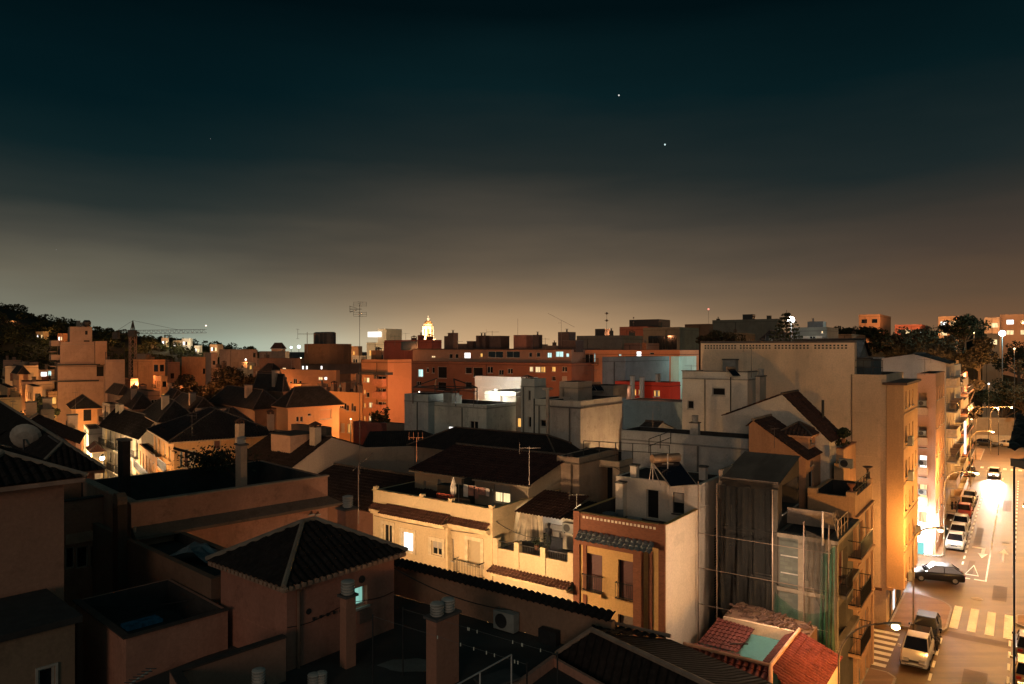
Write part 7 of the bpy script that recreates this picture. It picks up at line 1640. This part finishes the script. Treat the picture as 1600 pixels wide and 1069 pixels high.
EX2=[
 (14,578,210,0,26,(.5,.38,.24),'cream flats with a lit window at the far edge, behind the red shuttered block'),
 (46,566,240,34,60,(.35,.22,.15),'dull terracotta flats half hidden behind the cream block'),
 (75,612,150,62,92,(.55,.36,.2),'golden lit house at the bend of the bright street'),
 (172,632,112,160,190,(.32,.22,.16),'brown box house with terrace in the shadow of the tall party wall'),
 (204,592,165,190,216,(.42,.27,.18),'pinkish flats between the tall building and the crane mast'),
 (252,588,170,240,262,(.5,.27,.14),'amber flats under the orange four storey front'),
 (276,600,150,262,292,(.3,.19,.13),'low brown rooftops at the edge of the spiky tree'),
 (303,566,260,292,312,(.55,.42,.3),'pale cube house at the foot of the hillside villas'),
 (360,558,320,346,372,(.5,.4,.3),'tiny cream house below the hillside cypresses'),
 (386,566,260,376,398,(.38,.26,.18),'tan cube house behind the dark closing tree'),
 (428,566,240,416,436,(.48,.34,.24),'cream flats beside the round tank hut'),
 (410,573,190,396,420,(.3,.18,.12),'brown flats over the treetops left of the orange block'),
 (455,622,100,440,470,(.5,.28,.14),'orange side house below the orange parapet block'),
 (520,605,116,508,530,(.34,.19,.12),'rust house tucked behind the orange terrace row'),
 (545,596,122,533,556,(.42,.24,.14),'amber flats beside the glowing tower'),
 (560,556,250,550,572,(.35,.24,.17),'dim flats under the floodlit building'),
 (632,548,190,618,646,(.28,.15,.1),'dark rust rooftops right behind the glowing tower'),
 (780,536,260,768,792,(.33,.22,.15),'brown rooftop block between chimneys on the skyline'),
 (845,538,260,832,856,(.4,.3,.2),'tan rooftop block near the harbour light strip'),
 (1095,534,200,1078,1104,(.2,.13,.09),'brown block under the red beacon'),
 (1262,528,150,1246,1272,(.2,.18,.15),'grey rooftop store beside the folded roof sheds'),
]
for (px,y,d,xl,xr,col,l) in EX2:
    b=B('town_house','building',l,px,y,d,xl,xr=xr,a=36 if px>300 else 50,col=col,dirt=.6); b.V=min(b.V,20)
    nw=max(2,int(b.V/2.3)); b.G('L',.4,b.V-.4,nw,(b.h-2.6,b.h-5.6,b.h-8.6,b.h-11.6),.9,1.35,[RN.choice('dddsdsyw') for _ in range(9)]); b.G('R',.4,b.U-.4,max(1,int(b.U/2.6)),(b.h-2.6,b.h-5.6),.9,1.35,[RN.choice('ddsdy') for _ in range(5)])
    b.build('flat',ph=.7)
    for z in (3.0,6.0): 
        if b.V>6 and b.h>z+2: b.balcony('L',b.V*.2,b.V*.8,b.h-z,.8,.9)
for (px,y,yb,d,l,k_,s_) in ((455,560,578,126,'thin aerial at the corner of the orange parapet block','yagi',1.6),(540,556,572,140,'leaning aerial over the brown block beside the tower','yagi',1.8),(660,524,532,150,'short aerial on the glazed rooftop box','yagi',1.4),(715,532,547,119,'thin aerial between the first attic chimneys','yagi',1.5),(852,528,546,119,'wispy aerial behind the teal lit attic windows','yagi',1.6),(990,496,509,174,'twin dotted aerial on the reddish skyline block','dots',1.2),(1080,570,590,88,'slim aerial above the slate grey block','yagi',1.2),(1020,634,668,64,'crooked aerial on the small grey rooftop shed','yagi',.9),(925,576,600,66,'thin aerial on the bare grey party wall block','yagi',1.1),(740,612,636,70,'slim aerial near the black pergola frame','yagi',1.0),(300,648,690,66,'bent aerial on the wide black hip roof','yagi',.9),(118,612,640,124,'aerial over the ochre street house','yagi',1.4),(20,625,668,60,'thin aerial pole beside the pinkish gable','yagi',.9),(1210,668,700,45,'small aerial behind the pyramid turret','yagi',.7),(1445,560,586,60,'thin whip aerial over the tan balcony block','yagi',.8)):
    aerial(px,y,yb,d,l,k_,s=s_,rot=RN.uniform(0,3))
# a scatter of little lit lamps over the town
SC=[(18,640,160),(36,655,150),(104,612,190),(146,600,170),(300,560,300),(352,556,320),(384,562,260),(410,590,170),(448,620,116),(487,612,116),(515,640,98),(548,655,92),(470,560,330),(520,549,330),(548,558,300),(655,612,101),(770,612,101),(1362,528,200),(1440,520,250),(1522,520,200),(1585,545,160),(1545,600,150),(1560,640,140),(1518,655,150)]
for i,(px,y,d) in enumerate(SC):
    c=P(px,y,d); e=empty('street_lamp',(c.x,c.y,0),0,'tiny distant lamp glowing between the far houses','street lamp','tiny distant lamps between the far houses'); m=MB(); m.tube((0,0,0),(0,0,c.z-.2),.06,5); m.build('pole',DARKF,e)
    m=MB(); r_=.0011*d; m.ball((0,0,c.z),r_,6); m.build('bulb',lit((1,.72,.38) if i%3 else (1,.95,.85),6,False),e); lamp((c.x,c.y-.5,c.z-.4),d*d*.035,(1,.45,.16),.3)
# the little back yard cables
def cable(a_,b_,sag,label):
    e=empty('cable',(0,0,0),0,label,'cable'); m=MB(); n=14; pts=[Vector(a_).lerp(Vector(b_),k/n)-Vector((0,0,sag*4*(k/n)*(1-k/n))) for k in range(n+1)]; m.path(pts,.018,4); m.build('wire',plain((.02,.02,.02)),e)
cable(P(868,842,43),P(771,812,45.2),.4,'thin drooping cable from the cream corner to the awning house')
cable(CHS.wpt(-.08,CHS.V*.02,CHS.h-1.6),CHS.wpt(-.08,CHS.V*.98,CHS.h-1.8),.15,'cable stapled along the cream house front under the eave')
cable(P(1047,735,43.4),P(960,730,50),.5,'cable from the penthouse roof to the loggia house')
e=empty('boundary_wall',(0,0,0),0,'long cream garden wall closing the far end of the street','wall'); m=MB()
q0,q1,q2=st(128,13,0),st(133,2,0),st(139,-12,0)
for a_,c_ in ((q0,q1),(q1,q2)):
    d=(c_-a_).normalized(); n9=Vector((-d.y,d.x,0))*.3; m.prism([(a_.x,a_.y),(c_.x,c_.y),(c_.x+n9.x,c_.y+n9.y),(a_.x+n9.x,a_.y+n9.y)],0,1.5)
m.build('wall',stucco((.6,.42,.24)),e)
e=empty('upper_garden_wall',(0,0,0),0,'higher ochre retaining wall behind the far parked cars','wall'); m=MB(); q0,q1=st(139,16,0),st(150,-14,0); d=(q1-q0).normalized(); n9=Vector((-d.y,d.x,0))*.4
m.prism([(q0.x,q0.y),(q1.x,q1.y),(q1.x+n9.x,q1.y+n9.y),(q0.x+n9.x,q0.y+n9.y)],0,4.6); m.build('wall',stucco((.5,.3,.15)),e)
for k in range(5):
    c=st(104+k*.5,5.5-k*2.6,0)
# creeping ivy where the white side wall meets the netted house
e=empty('ivy',(0,0,0),0,'ragged brown ivy strip up the far edge of the white side wall','plant'); m=MB()
for k in range(700):
    c=YH.wpt(YH.U-.15+RN.gauss(0,.13),-.06-RN.uniform(0,.12),YH.h+1.3-abs(RN.gauss(0,1.6))); s_=RN.uniform(.04,.09); d1=Vector((RN.uniform(-1,1),RN.uniform(-1,1),RN.uniform(-1,1))).normalized()*s_; d2=d1.orthogonal().normalized()*s_*.7; m.quad(c-d1,c-d2,c+d1,c+d2)
m.build('leaves',plain((.10,.05,.025),.9),e)
# small rooftop furniture
def washing(p0,p1,label):
    e=empty('washing_line',(0,0,0),0,label,'washing line'); m=MB(); p0,p1=Vector(p0),Vector(p1); m.tube(p0,p1,.012,4); m.tube(p0-Vector((0,0,1.8)),p0,.03,5); m.tube(p1-Vector((0,0,1.8)),p1,.03,5); m.build('line',plain((.3,.28,.25)),e)
    for k in range(5):
        c=p0.lerp(p1,.15+.16*k); w_=RN.uniform(.15,.3); h_=RN.uniform(.5,.9); d=(p1-p0).normalized()*w_; m=MB(); m.quad(c-d,c+d,c+d-Vector((0,0.04,h_)),c-d-Vector((0,-.04,h_))); m.build('cloth',plain(RN.choice([(.5,.45,.4),(.2,.25,.3),(.4,.2,.15),(.6,.6,.55)]),.9),e)
b=CHS; washing(b.wpt(1.6,1.2,b.h+.9),b.wpt(1.9,4.4,b.h+.9),'short washing line with hanging clothes on the cream house terrace')
# red lattice panel and pale figure-like cover on the cream terrace
t0,t1=b.at('L',701),b.at('L',675); e=empty('lattice_fence',(0,0,0),0,'low red lattice fence on the cream house terrace','fence'); m=MB(); n=12
p0,p1=b.wpt(.5,t0,b.h-.85),b.wpt(.5,t1,b.h-.85)
for k in range(n+1): c=p0.lerp(p1,k/n); m.tube(c,c+Vector((0,0,1.25)),.018,4)
for k in range(6): m.tube(p0+Vector((0,0,.25*k)),p1+Vector((0,0,.25*k)),.018,4)
m.build('lattice',plain((.45,.08,.04),.7),e)
t0,t1=b.at('L',726),b.at('L',702); e=empty('lattice_fence',(0,0,0),0,'low dark lattice fence beside the red one on the cream terrace','fence'); m=MB()
p0,p1=b.wpt(.5,t0,b.h-.85),b.wpt(.5,t1,b.h-.85)
for k in range(n+1): c=p0.lerp(p1,k/n); m.tube(c,c+Vector((0,0,1.15)),.016,4)
for k in range(5): m.tube(p0+Vector((0,0,.27*k)),p1+Vector((0,0,.27*k)),.016,4)
m.build('lattice',plain((.25,.15,.09),.7),e)
c=b.wpt(1.0,b.at('L',693),b.h-.8); e=empty('wrapped_parasol',c,0,'closed pale parasol standing behind the red lattice fence','parasol'); m=MB(); m.tube((0,0,0),(0,0,2.3),.03,6); m.build('pole',DARKF,e); m=MB(); m.lathe([(.06,1.0),(.2,1.15),(.22,1.6),(.1,2.1),(.03,2.3)],(0,0,0),10); m.build('canopy',plain((.6,.52,.42),.9),e)
c=YH.wpt(1.6,4.2,YH.h-.95); e=empty('garden_table',c,SRZ,'small dark garden table on the yellow house terrace','table'); m=MB(); m.lathe([(.45,.7),(.45,.74)],(0,0,0),16); m.build('table_top',plain((.12,.13,.13)),e)
for a_ in (0,1,2,3):
    m=MB(); m.tube((.3*cos(a_*pi/2),.3*sin(a_*pi/2),0),(.2*cos(a_*pi/2),.2*sin(a_*pi/2),.7),.02,5); m.build('leg',DARKF,e)
for i,(x,y,l) in enumerate(((1.0,3.4,'dark plastic chair nearest the brick parapet of the yellow house'),(2.3,3.9,'dark plastic chair near the penthouse pier of the yellow house'))):
    e=empty('garden_chair',YH.wpt(x,y,YH.h-.95),SRZ+i*2,l,'chair'); m=MB(); m.box(-.22,-.22,.42,.22,.22,.46); m.build('seat',plain((.1,.12,.12)),e); m=MB(); m.box(-.22,.18,.47,.22,.22,.9); m.build('backrest',plain((.1,.12,.12)),e)
    for sx in (-.18,.18):
        for sy in (-.18,.18): m=MB(); m.tube((sx,sy,0),(sx,sy,.42),.018,5); m.build('leg',plain((.1,.12,.12)),e)
# terrace boxes and pipes on the near roofs
for (x,y,z,w_,h_,l) in ((-.4,19.2,FZ,.5,.35,'low dark hatch box on the terrace floor by the stack'),):
    e=empty('roof_box',(x,y,z+.003),.6,l,'box'); m=MB(); m.box(-w_,-w_*.6,0,w_,w_*.6,h_); m.build('body',plain((.06,.05,.045)),e); m=MB(); m.box(-w_-.04,-w_*.6-.04,h_+.002,w_+.04,w_*.6+.04,h_+.05); m.build('lid',plain((.08,.075,.07)),e)
# fittings on the nearest walls
m=MB(); m.tube((.35,-.07,6),(.35,-.07,SH.h-.25),.05,8); m.tube((.35,-.07,SH.h-.25),(.35,-.3,SH.h-.1),.05,8); SH.part('drainpipe',m,plain((.22,.12,.08),.6))
m=MB(); t=SH.at('R',600); m.path([(x,-.03,SH.h-1.25-.08*sin(x*2.2)) for x in [SH.U*k/10 for k in range(11)]],.012,4); SH.part('cable',m,DARKF)
m=MB()
for k in range(5): x=SH.U*(.22+.06*k); m.box(x-.03,-.06,SH.h-1.3-.01*k,x+.03,-.003,SH.h-1.22-.01*k)
SH.part('cable_clip',m,DARKF)
m=MB(); m.box(SH.U*.62,-.14,SH.h-1.9,SH.U*.62+.3,-.003,SH.h-1.5); SH.part('meter_box',m,plain((.2,.12,.09)))
cable(SH.wpt(SH.U,.1,SH.h-.5),P(880,955,23.5),.5,'thin dark cable from the stair house to the low terrace wall')
cable(P(118,945,23),P(345,925,23.5),.25,'thin dark cable sagging behind the peach block')
